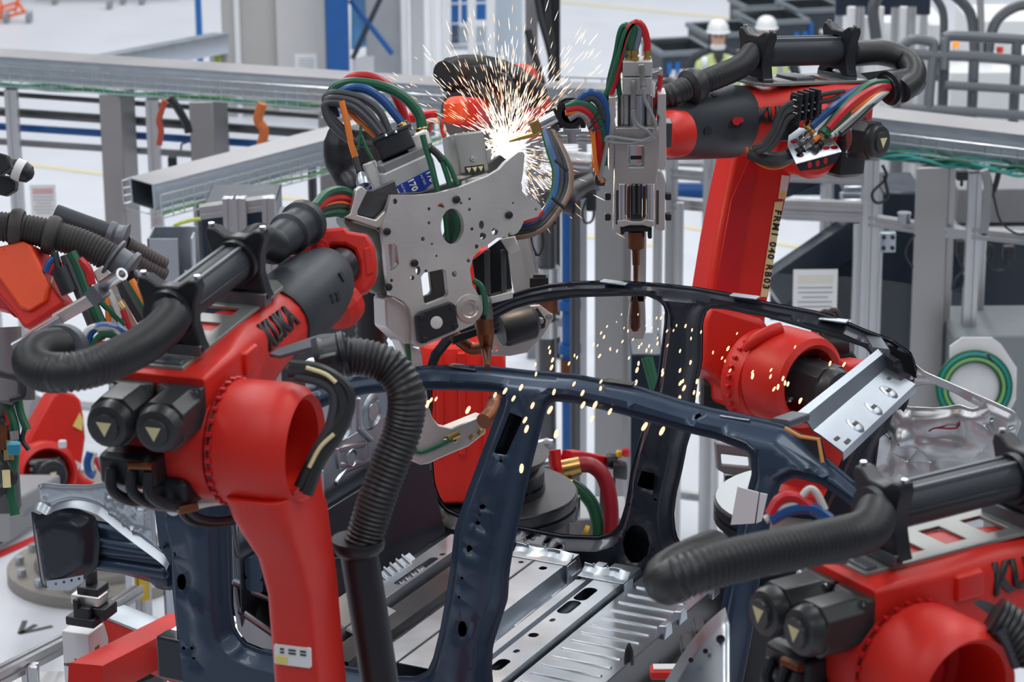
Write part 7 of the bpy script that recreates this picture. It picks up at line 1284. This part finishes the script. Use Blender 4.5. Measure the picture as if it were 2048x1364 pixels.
# ---- dark machine behind the large weld gun
dm = thing('machine_cabinet', P(590, 640, 13.5)*A(1, 1, 0), 'dark grey machine panel with aluminium edges behind the large weld gun', 'cabinet')
a, b = P(545, 560, 13.5), P(726, 560, 13.5); top = P(600, 455, 13.5)[2]; mb = MB(); mb.box(((a[0]+b[0])/2, a[1]+.25, top/2), (b[0]-a[0], .5, top)); mb.build('body', mat('blue_grey_panel', (.075, .085, .095), .4, .2, var=.1), dm, bev=.008)
for x_ in (548, 724): c = P(x_, 560, 13.45); prof(dm, A(c[0], c[1]-.03, 0), A(c[0], c[1]-.03, top+.02), .05, 'edge_profile')
d2 = thing('machine_cabinet', P(480, 500, 15)*A(1, 1, 0), 'black open frame machine left of the large weld gun, below the inclined tray', 'cabinet')
a, b = P(400, 480, 15), P(545, 480, 15); top = P(470, 425, 15)[2]; mb = MB(); mb.box(((a[0]+b[0])/2, a[1]+.4, top/2), (b[0]-a[0], .6, top)); mb.build('body', NAVY, d2, bev=.01)
for x_ in (462, 482, 540): c = P(x_, 480, 14.9); prof(d2, A(c[0], c[1], 0), A(c[0], c[1], top+.12), .07, 'post')
prof(d2, P(400, 424, 14.9), P(548, 404, 14.9), .07, 'rail')
bt = thing('cable_stand', P(742, 640, 11.5)*A(1, 1, 0), 'black ribbed cable column left of the large weld gun lower arm', 'cable')
hose(bt, [A(*P(742, 640, 11.5)[:2], z) for z in (0, 1, 2, 3, 4.35)], .07, m=BLK, pitch=.03)
# ---- pipes and valves seen through the far front door opening
bpz = Pz(1139, 402, 2.45); mb = MB(); mb.cyl(A(bpz[0], bpz[1], 0), bpz, .052, 16); bp = single('blue_pipe', mb, BLUED, 'blue vertical pipe left of the wide middle column', 'pipe')
for z in (2.45, 1.75, 1.45): mb = MB(); mb.cyl(A(bpz[0], bpz[1], z-.03), A(bpz[0], bpz[1], z+.03), .075, 14); mb.build('collar', BLUED if z < 2 else DKST, bp)
mb = MB(); mb.cyl(A(bpz[0], bpz[1], 1.1), A(bpz[0], bpz[1], 1.38), .062, 14); mb.build('copper_joint', COP, bp)
p2 = Pz(1094, 380, 2.3); mb = MB(); mb.cyl(A(p2[0], p2[1], 0), p2, .06, 16); dp = single('dark_pipe', mb, DKST, 'dark vertical pipe with copper joints left of the blue pipe', 'pipe')
for z, m in ((1.7, STEEL), (1.5, COP), (1.32, STEEL)): mb = MB(); mb.cyl(A(p2[0], p2[1], z-.06), A(p2[0], p2[1], z+.06), .085, 14); mb.build('joint', m, dp)
vb = thing('valve_block', P(1190, 390, 16.3), 'dark pipe valves crossing behind the upright weld gun', 'valve')
for a, b, r, m in (((1080, 345), (1110, 348), .08, GALV), ((1100, 352), (1190, 345), .05, DKST), ((1085, 318), (1180, 326), .06, STEEL), ((1140, 385), (1190, 360), .07, DKST), ((1130, 395), (1150, 400), .09, BLK)): mb = MB(); mb.cyl(P(*a, 16), P(*b, 16), r, 14); mb.build('pipe_piece', m, vb)
mb = MB(); mb.box(P(1182, 400, 16), (.06, .08, .12), ch=.01); mb.build('sensor', BLK, vb); c = P(1150, 400, 16); mb = MB(); mb.cyl(A(c[0], c[1], 0), c, .03, 8); mb.build('stand', DKST, vb)
rt = thing('clamp_tool', P(1200, 915, 12.2), 'red clamp tool with yellow grip behind the far door sill', 'clamp tool')
mb = MB(); p, q = P(1132, 912, 12.0), P(1232, 928, 12.3); xx, yy, zz = basis(nrm(q-p), EZ); mb.loft([[c_+xx*u+yy*v for u, v in rrect(s_, s_, .01)] for c_, s_ in ((p, .05), (p*.8+q*.2, .065), (q, .05))]); mb.build('handle', REDD, rt)
for a, b, m, s_ in ((1225, 922, DKST, .09), (1240, 940, BLK, .11), (1238, 908, YELS, .05), (1252, 905, REDD, .06)): mb = MB(); mb.box(P(a, b, 12.2), (s_, s_*.7, s_*.6), (nrm(q-p), A(0, 1, 0), EZ), ch=.01); mb.build('jaw', m, rt)
c = P(1215, 950, 12.4); mb = MB(); mb.box(A(c[0], c[1], c[2]/2), (.07, .07, c[2])); mb.build('stand', DKST, rt)
vs_ = thing('valve_station', P(1130, 1000, 12)*A(1, 1, 0), 'valve station with red and green hoses and a teal display behind the far sill', 'valve')
cable(vs_, [P(a, b, 11.9) for a, b in ((1125, 937), (1158, 930), (1185, 932), (1208, 955), (1220, 1000), (1222, 1060), (1215, 1100))], .035, mat('wine_hose', (.28, .01, .02), .4), 'red_hose', 12)
cable(vs_, [P(a, b, 11.95) for a, b in ((1135, 966), (1160, 980), (1185, 1010), (1196, 1050), (1196, 1090))], .03, GRNH, 'green_hose', 12)
cable(vs_, [P(a, b, 12) for a, b in ((1108, 900), (1112, 930), (1120, 960))], .03, REDH, 'red_hose', 10)
for a, b, c_, d_, m, r in ((1125, 938, 1160, 931, BRASS, .04), (1112, 962, 1142, 970, BRASS, .035), (1122, 945, 1126, 985, BRASS, .03), (1116, 985, 1116, 1010, DKST, .03), (1114, 1040, 1116, 1065, STEEL, .035), (1168, 1060, 1176, 1063, YELS, .025)): mb = MB(); mb.cyl(P(a, b, 11.9), P(c_, d_, 11.9), r, 12); mb.build('fitting', m, vs_)
mb = MB(); mb.box(P(1132, 1015, 11.9), (.11, .08, .11), (A(.9, -.4, 0), A(.4, .9, 0), EZ), ch=.008); vb_ = mb.build('valve_body', GALV, vs_); mb = MB(); mb.box(P(1144, 1017, 11.84), (.05, .02, .06), (A(.9, -.4, 0), A(.4, .9, 0), EZ), ch=.004); mb.build('teal_display', mat('teal_display', (.01, .13, .18), .3), vb_)
c = P(1180, 1045, 12.5); mb = MB(); mb.box(A(c[0], c[1]+.2, c[2]/2), (.35, .3, c[2])); mb.build('white_box', mat('light_grey_box', (.36, .37, .38), .5), vs_, bev=.01); c = P(1115, 1060, 11.95); mb = MB(); mb.box(A(c[0], c[1], c[2]/2), (.06, .06, c[2])); mb.build('stand', DKST, vs_)
mb = MB(); mb.tube(spl([P(a, b, 12.6) for a, b in ((1075, 890), (1100, 885), (1102, 920), (1078, 925))], 3), .02, 8); mb.build('bent_bracket', GALV, vs_)
# dark equipment behind the far B pillar, under the right gun
bk = thing('equipment_rack', P(1300, 760, 14.5)*A(1, 1, 0), 'dark equipment rack right of the wide middle column, seen through the car', 'rack')
a, b = P(1262, 800, 14.5), P(1325, 800, 14.5); top = P(1290, 700, 14.5)[2]; mb = MB(); mb.box(((a[0]+b[0])/2, a[1]+.2, top/2), (b[0]-a[0], .4, top)); mb.build('body', NAVY, bk, bev=.01)
for k in range(2): cable(bk, [P(1290+8*k, 715, 14.3), P(1305+6*k, 770, 14.3), P(1322+3*k, 830, 14.3)], .02, GRNH)
sp_ = P(1448, 935, 12.6); st = thing('steel_bracket_box', sp_*A(1, 1, 0), 'grey framed steel bracket with a square window above the pale-rimmed pedestal', 'bracket'); mb = MB(); pl = plane_on(P(1470, 920, 12.0), A(.1, -.97, .2)); traced(mb, [(1432, 885), (1512, 898), (1510, 945), (1490, 955), (1450, 948), (1436, 940)], [[(1442, 908), (1500, 915), (1502, 935), (1444, 930)]], pl, .06); mb.build('frame', mat('mauve_grey', (.20, .19, .20), .45, .4), st, bev=.005); c = P(1475, 960, 12.1); mb = MB(); mb.box(A(c[0], c[1]+.1, c[2]/2), (.1, .08, c[2])); mb.build('stand', DKST, st)
# ================================================================== right background
# grey tube railing
rg = thing('railing', onfloor(1900, 300), 'grey tube railing in front of the white cabinets, top right', 'railing'); TUB = mat('railing_grey', (.15, .16, .175), .4, .3)
dG = 21.5; G_ = lambda x, y, e=0: P(x, y, dG+e)
def tubep(par, pts, r, m, name): mb = MB(); mb.tube([np.asarray(q) for q in pts], r, 10); return mb.build(name, m, par)
def vpost(x, y0): a = G_(x, y0); return [A(a[0], a[1], 0), a]
for x, y in ((1890, 82), (1948, 120), (2034, 80)): tubep(rg, vpost(x, y), .042, TUB, 'post')
tubep(rg, spl([G_(1888, 140), G_(1889, 90), G_(1893, 77), G_(1908, 72), G_(2060, 80)], 4), .042, TUB, 'top_rail')
tubep(rg, [G_(1800, 108), G_(1948, 113), G_(2060, 122)], .042, TUB, 'middle_rail'); tubep(rg, [G_(1890, 170), G_(2060, 180)], .035, TUB, 'middle_rail'); tubep(rg, [G_(1800, 216), G_(1948, 224), G_(2060, 232)], .038, TUB, 'lower_rail')
tubep(rg, spl([G_(1800, 95), G_(1815, 84), G_(1828, 79), G_(1855, 82), G_(1868, 92), G_(1862, 150), G_(1855, 235)], 4), .040, TUB, 'end_loop')
a = G_(1858, 200); tubep(rg, [A(a[0], a[1], 0), a], .04, TUB, 'post'); a = G_(1797, 180); tubep(rg, [A(a[0], a[1], 0), a], .05, TUB, 'post')
# white cabinets with signal lamps
def cabinet(x0, x1, yt, yb, d, lb, depth=.9):
    a, b = P(x0, yb, d), P(x1, yb, d); top = P(x0, yt, d)[2]; r = thing('control_cabinet', A((a[0]+b[0])/2, a[1], 0), lb, 'cabinet', 'white control cabinets')
    mb = MB(); mb.box(((a[0]+b[0])/2, a[1]+depth/2, top/2), (b[0]-a[0], depth, top)); o = mb.build('body', mat('cabinet_white', (.80, .81, .82), .45, var=.03), r, bev=.012); return r, a, b, top
cw, a, b, top = cabinet(1894, 2022, 135, 300, 22.6, 'white control cabinet behind the railing with a black opening and yellow warning sign')
f = lambda x, y: P(x, y, 22.57)
def patch(par, x0, y0, x1, y1, m, name, th=.02, fn=f): p, q = fn(x0, y1), fn(x1, y0); mb = MB(); mb.box((p+q)/2, (abs(q[0]-p[0]), th, abs(q[2]-p[2])), ch=.003); return mb.build(name, m, par)
wp = patch(cw, 1905, 182, 1958, 225, mat('light_panel', (.45, .52, .58), .4), 'window_panel'); patch(cw, 1918, 200, 1942, 214, INK, 'dark_opening', .05); patch(cw, 1956, 190, 1966, 215, YELL, 'yellow_handle', .06); patch(cw, 1968, 198, 1978, 204, BLUED, 'blue_label', .03)
mb = MB(); mb.loft([[f(1931, 240)+A(0, -.02-e, 0), f(1923, 255)+A(0, -.02-e, 0), f(1939, 255)+A(0, -.02-e, 0)] for e in (0, .01)]); mb.build('warning_triangle', YEL, cw)
for x, y in ((1986, 165), (1985, 235)): patch(cw, x-2, y-5, x+2, y+5, INK, 'handle', .04)
mb = MB(); mb.lathe(f(1911, 160), A(0, -1, 0), [(0, 8/243), (.06, 8/243), (.07, .002)], 16); mb.build('blue_knob', BLUED, cw)
c2, a, b, top2 = cabinet(1850, 1885, 35, 300, 24.5, 'tall narrow white cabinet left of the signal lamps'); c3, *_ = cabinet(1688, 1745, 20, 290, 25, 'tall pale cabinet behind the corrugated hose, left of the white profiles'); c4, *_ = cabinet(1752, 1838, 30, 290, 26, 'wide pale cabinet behind the white pipes, top right'); c5, *_ = cabinet(1930, 2080, 28, 290, 26.5, 'pale cabinet at the top right edge under the bent hoses'); c6, *_ = cabinet(2028, 2090, 95, 300, 24.0, 'white cabinet at the right edge behind the railing post')
def stack(x, yb, d, cols, lb):
    c = P(x, yb, d); r = thing('signal_lamp', c, lb, 'signal lamp', 'signal lamps on the cabinets'); k = d/FPX; z = 0
    mb = MB(); mb.lathe(c, EZ, [(0, 7*k), (.04, 7*k), (.05, 3*k), (12*k, 3*k)], 14); mb.build('stem', BLK, r); z = 12*k
    for m in cols: mb = MB(); mb.lathe(c+EZ*z, EZ, [(0, 7*k), (11*k, 7*k)], 16); mb.build('lamp_ring', m, r); z += 11*k
LO, LR, LG = mat('lamp_amber', (.9, .35, .05), .3, emit=(1, .35, .05), es=.5), mat('lamp_red', (.75, .05, .03), .3), mat('lamp_green', (.02, .28, .14), .3)
stack(1910, 128, 22.9, [LG, WHITE, LO], 'green, white and amber signal lamp on the white cabinet, left of two'); stack(1998, 138, 22.9, [LG, LO, LR], 'green, amber and red signal lamp on the white cabinet, right of two')
for x in (1950, 1975): # silver domes on the cabinet
    c = P(x, 130, 22.9); mb = MB(); mb.lathe(c, EZ, [(0, .09), (.05, .09), (.10, .06), (.13, .03), (.16, .001)], 18); single('cable_gland', mb, GALV, ('left' if x < 1960 else 'right')+' silver cable gland on top of the white cabinet', 'cable gland')
for pts, r, lb in [([(1895, -20), (1925, 5), (1942, 30), (1948, 70), (1950, 118)], .045, 'thick dark hose curving down onto the white cabinet, left of two'), ([(2070, 8), (2030, 15), (1995, 40), (1980, 80), (1976, 118)], .045, 'thick dark hose bending over from the right edge onto the cabinet'), ([(1755, -10), (1746, 20), (1750, 60), (1752, 78)], .05, 'black hose hanging behind the corrugated robot hose, top right'), ([(1868, -10), (1885, 20), (1888, 60), (1884, 120), (1870, 160)], .035, 'black ribbed cable hanging beside the narrow cabinet')]:
    loose(lb, [P(a, b, 22.8) for a, b in pts], r, mat('dark_hose_grey', (.07, .075, .085), .45), 'hose', 'hanging_hose')
loose('pale cable hanging between the two thick dark hoses', [P(1960, -10, 22.8), P(1962, 40, 22.8), P(1960, 118, 22.8)], .03, GRYH, 'hose', 'hanging_hose')
sc = thing('display_frame', P(1760, 5, 24), 'black display frame with pale sheets at the top edge, right', 'display'); S_ = lambda x, y: P(x, y, 24)
a, b = S_(1670, 22), S_(1860, 26); mb = MB(); mb.box((a+b)/2+EZ*.25, (b[0]-a[0], .06, .55), ch=.01); mb.build('frame', NAVY, sc)
for x0, x1 in ((1694, 1730), (1775, 1824), (1828, 1850)): p, q = S_(x0, 15), S_(x1, -20); mb = MB(); mb.box((p+q)/2-A(0, .04, 0), (q[0]-p[0], .01, .2)); mb.build('pale_sheet', PAPER, sc)
for x in (1680, 1850): c = S_(x, 20); mb = MB(); mb.box(A(c[0], c[1]+.05, c[2]/2), (.06, .06, c[2])); mb.build('post', ALUP, sc)
for i, x in enumerate((1702, 1720, 1758, 1790, 1805, 1822)):
    c = P(x, 60, 23.6); mb = MB(); mb.tube([A(c[0], c[1], 0), A(c[0], c[1], c[2]+.2)], .04, 10); single('upright_pipe', mb, (WHITE, ALUP, WHITE, STEEL, WHITE, ALUP)[i], ('first', 'second', 'third', 'fourth', 'fifth', 'sixth')[i]+' from the left of the pale upright pipes behind the corrugated hose', 'pipe', 'pale upright pipes')
# dark stair behind the right fence
sr = thing('dark_stair', P(1640, 480, 18.6)*A(1, 1, 0), 'dark navy stair with steel treads behind the right fence', 'stair'); S2 = lambda x, y, e=0: P(x, y, 18.7+e)
for (x0, y0), (x1, y1), w_ in (((1530, 395), (1720, 318), .10), ((1540, 580), (1745, 440), .22)): p, q = S2(x0, y0), S2(x1, y1); xx, yy, zz = basis(nrm(q-p), (0, 1, 0)); mb = MB(); mb.loft([[c+xx*u+yy*v for u, v in rrect(w_, w_, .01, 2)] for c in (p, q)]); mb.build('stringer', NAVY, sr)
mb = MB(); mb.hexa([S2(1540, 640, .4), S2(1640, 560, .4), S2(1745, 470, .4), S2(1745, 640, .4)], [S2(1540, 560, .4), S2(1640, 490, .4), S2(1745, 420, .4), S2(1745, 560, .4)]); mb.build('side_sheet', NAVY, sr)
mb = MB(); mb.hexa([S2(1570, 440, .6), S2(1700, 445, .6), S2(1700, 330, .6), S2(1570, 380, .6)], [S2(1570, 440, .7), S2(1700, 445, .7), S2(1700, 330, .7), S2(1570, 380, .7)]); mb.build('rear_sheet', NAVY, sr)
for y in (345, 370, 396, 423): p, q = S2(1682, y), S2(1728, y+2); mb = MB(); mb.box((p+q)/2, (q[0]-p[0], .22, .045), ch=.01); mb.build('tread', GALV, sr)
for x in (1650, 1660): c = S2(x, 360); mb = MB(); mb.cyl(A(c[0], c[1], 0), c, .03, 10); mb.build('stanchion', WHITE, sr)
mb = MB(); a = S2(1610, 410, .3); mb.box(a, (.30, .1, .12), ch=.02); mb.build('pale_cover', GALV, sr)
nb2 = thing('navy_cabinet', P(1790, 420, 19)*A(1, 1, 0), 'navy machine housing behind the fence, left of the wide right column', 'cabinet'); p, q = P(1765, 440, 19), P(1845, 440, 19); tp2 = P(1790, 380, 19)[2]; mb = MB(); mb.box(((p[0]+q[0])/2, p[1]+.3, tp2/2), (q[0]-p[0], .6, tp2)); mb.build('body', NAVY, nb2, bev=.02); mb = MB(); c = Pp(1808, 446, A(0, pR[2][1]*.5+pR[3][1]*.5, 0), A(0, 1, 0)); mb.lathe(c-EZ*.0, EZ, [(0, .04), (.05, .04), (.055, .045), (.07, .045)], 16); single('small_can', mb, GALV, 'small grey can on the fence rail left of the wide right column', 'can')
db = thing('dark_machine', P(2000, 420, 18.6)*A(1, 1, 0), 'dark bench behind the right fence post, below the teal cables', 'bench'); p, q = P(1915, 420, 18.8), P(2090, 430, 18.8); zt2 = P(1950, 375, 18.8)[2]
mb = MB(); mb.box(((p[0]+q[0])/2, p[1]+.3, zt2-.12), (q[0]-p[0], .6, .24)); mb.build('upper_housing', GRAYB, db, bev=.01); mb = MB(); mb.box(((p[0]+q[0])/2, p[1]+.3, zt2-.30), (q[0]-p[0], .62, .06)); mb.build('white_edge', WHITE, db); mb = MB(); mb.box(((p[0]+q[0])/2, p[1]+.35, (zt2-.33)/2), (q[0]-p[0], .5, zt2-.33)); mb.build('lower_housing', NAVY, db)
# grey table left of the post and white box below
bx1 = thing('motor_block', P(1775, 483, 17.6), 'pale block with four black bolts on the right fence frame', 'block'); c = P(1775, 483, 17.4); mb = MB(); mb.box(c, (.10, .06, .13), ch=.006); mb.build('body', GALV, bx1)
for a in (-.028, .028):
    for z in (-.035, .035): mb = MB(); mb.lathe(c+A(a, -.03, z), A(0, -1, 0), [(0, .014), (.008, .014), (.009, .001)], 10); mb.build('bolt', INK, bx1)
# octagonal white board with the green cable coil
co_ = thing('coil_board', P(1950, 800, 15.6)*A(1, 1, 0), 'white octagonal board carrying a green cable coil, right edge', 'board'); pl = plane_on(P(1950, 760, 15.7), A(0, -.97, .15)); mb = MB(); traced(mb, [(1900, 690), (1925, 672), (1985, 672), (2002, 685), (2034, 735), (2032, 800), (2010, 845), (1900, 860)], [], pl, .02); mb.build('board', WHITE, co_)
for k in range(5):
    R0 = .155+.014*k; c = Pp(1948, 775, *shift(pl, .02)[:2]); o_, n_, x_, y_ = pl; mb = MB(); mb.tube([c+x_*R0*math.cos(t)+y_*R0*math.sin(t)+n_*.012*(k % 2) for t in [2*math.pi*j/40 for j in range(41)]], .011, 7); mb.build('coil_turn', (GRNH, LGRN, GRNH, TEAL, GRNH)[k], co_)
mb = MB(); c = P(1979, 715, 15.5); mb.box(c, (.012, .04, .06), (A(.8, 0, .6), A(0, 1, 0), A(-.6, 0, .8))); mb.build('black_tie', BLK, co_); c = P(1960, 850, 15.75); mb = MB(); mb.box(A(c[0], c[1]+.05, c[2]/2), (.1, .06, c[2])); mb.build('stand', ALUP, co_)
gp = thing('grey_machine', P(2040, 800, 17.5)*A(1, 1, 0), 'grey green machine housing behind the coil board at the right edge', 'cabinet'); p, q = P(1905, 800, 17.6), P(2100, 800, 17.6); zt3 = P(1950, 665, 17.6)[2]; mb = MB(); mb.box(((p[0]+q[0])/2, p[1]+.4, zt3/2), (q[0]-p[0], .7, zt3)); mb.build('body', mat('grey_green_housing', (.20, .225, .235), .4), gp, bev=.015)
wb = thing('white_housing', P(2000, 590, 19.5)*A(1, 1, 0), 'white machine housing with grey side panel behind the right fence', 'cabinet'); p, q = P(1900, 600, 20), P(2110, 600, 20); z4 = P(1950, 530, 20)[2]; mb = MB(); mb.box(((p[0]+q[0])/2, p[1]+.4, z4/2), (q[0]-p[0], .8, z4)); mb.build('body', WHITE, wb, bev=.015); mb = MB(); p, q = P(1960, 620, 19.9), P(2000, 545, 19.9); mb.box((p+q)/2, (q[0]-p[0], .05, q[2]-p[2])); mb.build('grey_panel', GRAYB, wb)
# silver wheel house of the car seen left of the blurred robot
s = MB(); wq = []
for t in np.linspace(0, 1, 9):
    a = A(1330, 1364)*(1-t)+A(1450, 1215)*t; wq.append((a[0], a[1]-18*math.sin(t*3.1)))
s.loft([[P(a+8, b+4+q*1.15, 8.25-q*.0022) if q else P(a, b, 8.35) for q in (0, 25, 60, 110, 170)] for a, b in wq], cap=False, close=False); o = s.build('rear_wheel_house', GALVP, car); m = o.modifiers.new('s', 'SOLIDIFY'); m.thickness = .005
for a, b, r in ((1441, 1278, .008), (1411, 1302, .005), (1382, 1320, .005)):
    mb = MB(); c = P(a, b, 8.15); mb.lathe(c, CAM-c, [(0, r*1.7), (.006, r*1.4), (.006, r), (-.004, r), (-.004, .001)], 16); mb.build('panel_hole', INK, car)
for a, b, c_, d_, lb in ((1362, 1280, 1395, 1310, 'black clamp block under the rear edge of the car floor'), (1388, 1245, 1410, 1268, 'small black support block below the rear floor flange')):
    p, q = P(a, d_, 8.9), P(c_, b, 8.9); mb = MB(); mb.box((p+q)/2, (q[0]-p[0], .12, q[2]-p[2]), ch=.006); mb.box((p+q)/2-A(0, 0, .12), (.04, .06, .2)); single('clamp_block', mb, BLK, lb, 'clamp')
p, q = P(1300, 1352, 8.8), P(1362, 1336, 8.8); mb = MB(); mb.box((p+q)/2, (q[0]-p[0], .06, .03), ch=.006); fb2 = single('fixture_bar', mb, RED, 'short red fixture bar under the rear edge of the car floor', 'bar'); mb = MB(); mb.box((p+q)/2+EZ*.018, (q[0]-p[0]-.02, .04, .004)); mb.build('pale_top', WHITE, fb2)
# ================================================================== sparks
def streak(mb, c, d, L, r):
    """a small hot droplet: spindle along d"""
    x, y, z = basis(d); b = len(mb.v)
    vs = [c-z*L/2]+[c-z*L*.1+r*(x*math.cos(t)+y*math.sin(t)) for t in (0, 2.094, 4.189)]+[c+z*L/2]
    mb.add(vs, [(0, 2, 1), (0, 3, 2), (0, 1, 3), (4, 1, 2), (4, 2, 3), (4, 3, 1)])
org = P(1006, 300, 10.3); hot = MB(); warm = MB()
R1 = random.Random(11)
def rd(a, b): return a+(b-a)*R1.random()
n_ = 0
for i in range(1150):
    up = R1.random()
    th = R1.gauss(math.radians(84), math.radians(36)) if up < .88 else rd(math.radians(-80), math.radians(-10))
    rho = abs(R1.gauss(0, .25))+.02 if up < .88 else abs(R1.gauss(0, .13))+.03
    rho = rho if rho < .58 else rd(.2, .5); dep = R1.gauss(0, .10)
    d = nrm(A(math.cos(th), 0, math.sin(th))+A(0, dep, -.15*rho)); c = org+d*rho+A(.02, 0, .0)+A(0, dep*.3, 0)
    L = rd(.014, .060); streak(hot if R1.random() < (.75 if rho < .2 else .45) else warm, c, d+A(rd(-.12, .12), 0, rd(-.12, .12)), L, rd(.0008, .0015))
for i in range(420):
    th = rd(0, 6.28); rho = abs(R1.gauss(0, .045)); c = org+A(rho*math.cos(th)*1.1, R1.gauss(0, .03), rho*math.sin(th)*1.0+.01); streak(hot, c, A(math.cos(th), R1.gauss(0, .3), math.sin(th)), rd(.012, .03), rd(.002, .004))
for i in range(130):   # sparks running down beside the big gun
    c = P(rd(1040, 1110), 300+abs(R1.gauss(0, 60)), 10.2+rd(-.1, .1)); streak(warm if i % 3 else hot, c, A(rd(.4, 1), 0, rd(-.6, .3)), rd(.008, .02), rd(.0009, .0016))
hot.cm = 0; b_ = len(hot.f); hot.cm = 1; hot.add(warm.v, warm.f)
single('spark_burst', hot, [SPARKW, SPARK], 'fan of white and orange weld sparks shooting up between the two weld guns', 'sparks', None, 'stuff')
pl_ = bpy.data.lights.new('weld_arc', 'POINT'); pl_.energy = 22; pl_.color = (1, .72, .48); pl_.shadow_soft_size = .05; po_ = bpy.data.objects.new('weld_arc', pl_); COL.objects.link(po_); po_.location = tuple(org)
# separate drops falling through the car
base = None
mb = MB(); n = 8; mb.loft([[A(r*math.cos(2*math.pi*k/n), r*math.sin(2*math.pi*k/n), z) for k in range(n)] for z, r in ((-.5, .04), (-.42, .16), (-.2, .24), (.2, .24), (.42, .16), (.5, .04))])
DR = [(1243, 629, 4), (1233, 644, 3), (1214, 653, 5), (1248, 656, 4), (1202, 666, 6), (1208, 674, 7), (1245, 683, 6), (1256, 662, 6), (1276, 629, 4), (1298, 634, 5), (1313, 636, 5), (1322, 636, 6), (1292, 651, 4), (1266, 679, 5), (1304, 656, 4), (1315, 676, 5), (1334, 662, 6), (1347, 661, 5), (1353, 651, 5), (1371, 652, 7), (1384, 660, 6), (1382, 677, 6), (1402, 664, 6), (1328, 626, 4), (1187, 689, 6), (1195, 691, 5), (1220, 697, 5), (1234, 702, 6), (1199, 712, 8), (1221, 700, 4), (1278, 694, 7), (1283, 688, 5), (1298, 692, 6), (1293, 701, 7), (1303, 702, 6), (1315, 687, 7), (1316, 658, 4), (1335, 691, 6), (1360, 702, 7), (1258, 716, 6), (1277, 727, 8), (1274, 740, 10), (1272, 765, 10), (1381, 725, 8), (1360, 741, 8), (1325, 741, 7), (1325, 748, 9), (1361, 766, 10), (1368, 776, 11), (1366, 762, 7), (1359, 797, 11), (1316, 800, 10), (1394, 763, 9), (1396, 789, 10), (1388, 785, 8), (1149, 711, 6), (1154, 715, 6), (1138, 727, 7), (1098, 695, 6), (1100, 704, 8), (1105, 720, 9), (1103, 735, 10), (1071, 729, 7), (1072, 748, 8), (1148, 768, 9), (1202, 763, 8), (1201, 778, 10), (1200, 797, 10), (1210, 801, 9), (1222, 784, 10), (1242, 786, 10), (1165, 786, 11), (1166, 810, 13), (1190, 810, 14), (1220, 823, 12), (1184, 838, 12), (1108, 784, 11), (1100, 820, 15), (1065, 811, 12), (1112, 868, 15), (1043, 937, 16), (1276, 806, 11), (1289, 853, 16), (1324, 862, 16), (1042, 775, 12), (1027, 797, 11), (1010, 782, 12), (990, 790, 10), (1050, 840, 12), (1053, 858, 14), (855, 808, 14), (862, 800, 9), (872, 798, 8), (845, 815, 8), (828, 886, 18), (936, 820, 14), (1460, 741, 7), (1456, 697, 9), (1450, 722, 5), (1426, 705, 6), (1444, 716, 6), (1541, 753, 8), (1505, 752, 11), (1505, 744, 7), (1556, 774, 10), (1570, 766, 9), (1566, 757, 9), (1576, 768, 9), (1548, 778, 9), (1600, 802, 10), (1602, 800, 8), (1688, 729, 9), (1824, 727, 9), (1816, 728, 8), (1791, 711, 6), (1474, 667, 5), (1660, 727, 9), (1542, 740, 7), (1590, 694, 6)]
for i, (a, b, s) in enumerate(DR):
    far = b < 720 and a < 1420; d = 9.42 if far else (8.7 if a < 1420 else 9.3); k = d/FPX
    if base is None:
        base = mb.build('falling_spark', DROP); o = base
    else: o = base.copy(); COL.objects.link(o)
    o.location = tuple(P(a, b, d)); o.scale = (s*k*1.05, s*k*1.05, s*k*1.25); o.rotation_euler = (0, R1.uniform(.1, .55), 0)
    tag(o, 'small glowing weld spark falling through the car body', 'spark', 'falling sparks')
# ================================================================== light
w = bpy.data.worlds.new('hall_light'); SC.world = w; w.use_nodes = True
bg = w.node_tree.nodes['Background']; bg.inputs['Color'].default_value = (.80, .87, 1.0, 1); bg.inputs['Strength'].default_value = .20
def lamp(x, y, z, sx, sy, pw, col=(.97, .985, 1)):
    l = bpy.data.lights.new('ceiling_light', 'AREA'); l.shape = 'RECTANGLE'; l.size = sx; l.size_y = sy; l.energy = pw; l.color = col
    o = bpy.data.objects.new('ceiling_light', l); COL.objects.link(o); o.location = (x, y, z)
    return o
for x in (-9, -3, 3, 9):
    for y in (3, 11, 19, 27, 35, 44): lamp(x, y, 11.5, .9, 6.0, {3: 165, 11: 215}.get(y, 275))
SC.view_settings.view_transform = 'Standard'; SC.view_settings.look = 'None'; SC.view_settings.exposure = 0; SC.view_settings.gamma = 1; SC.view_settings.use_curve_mapping = False
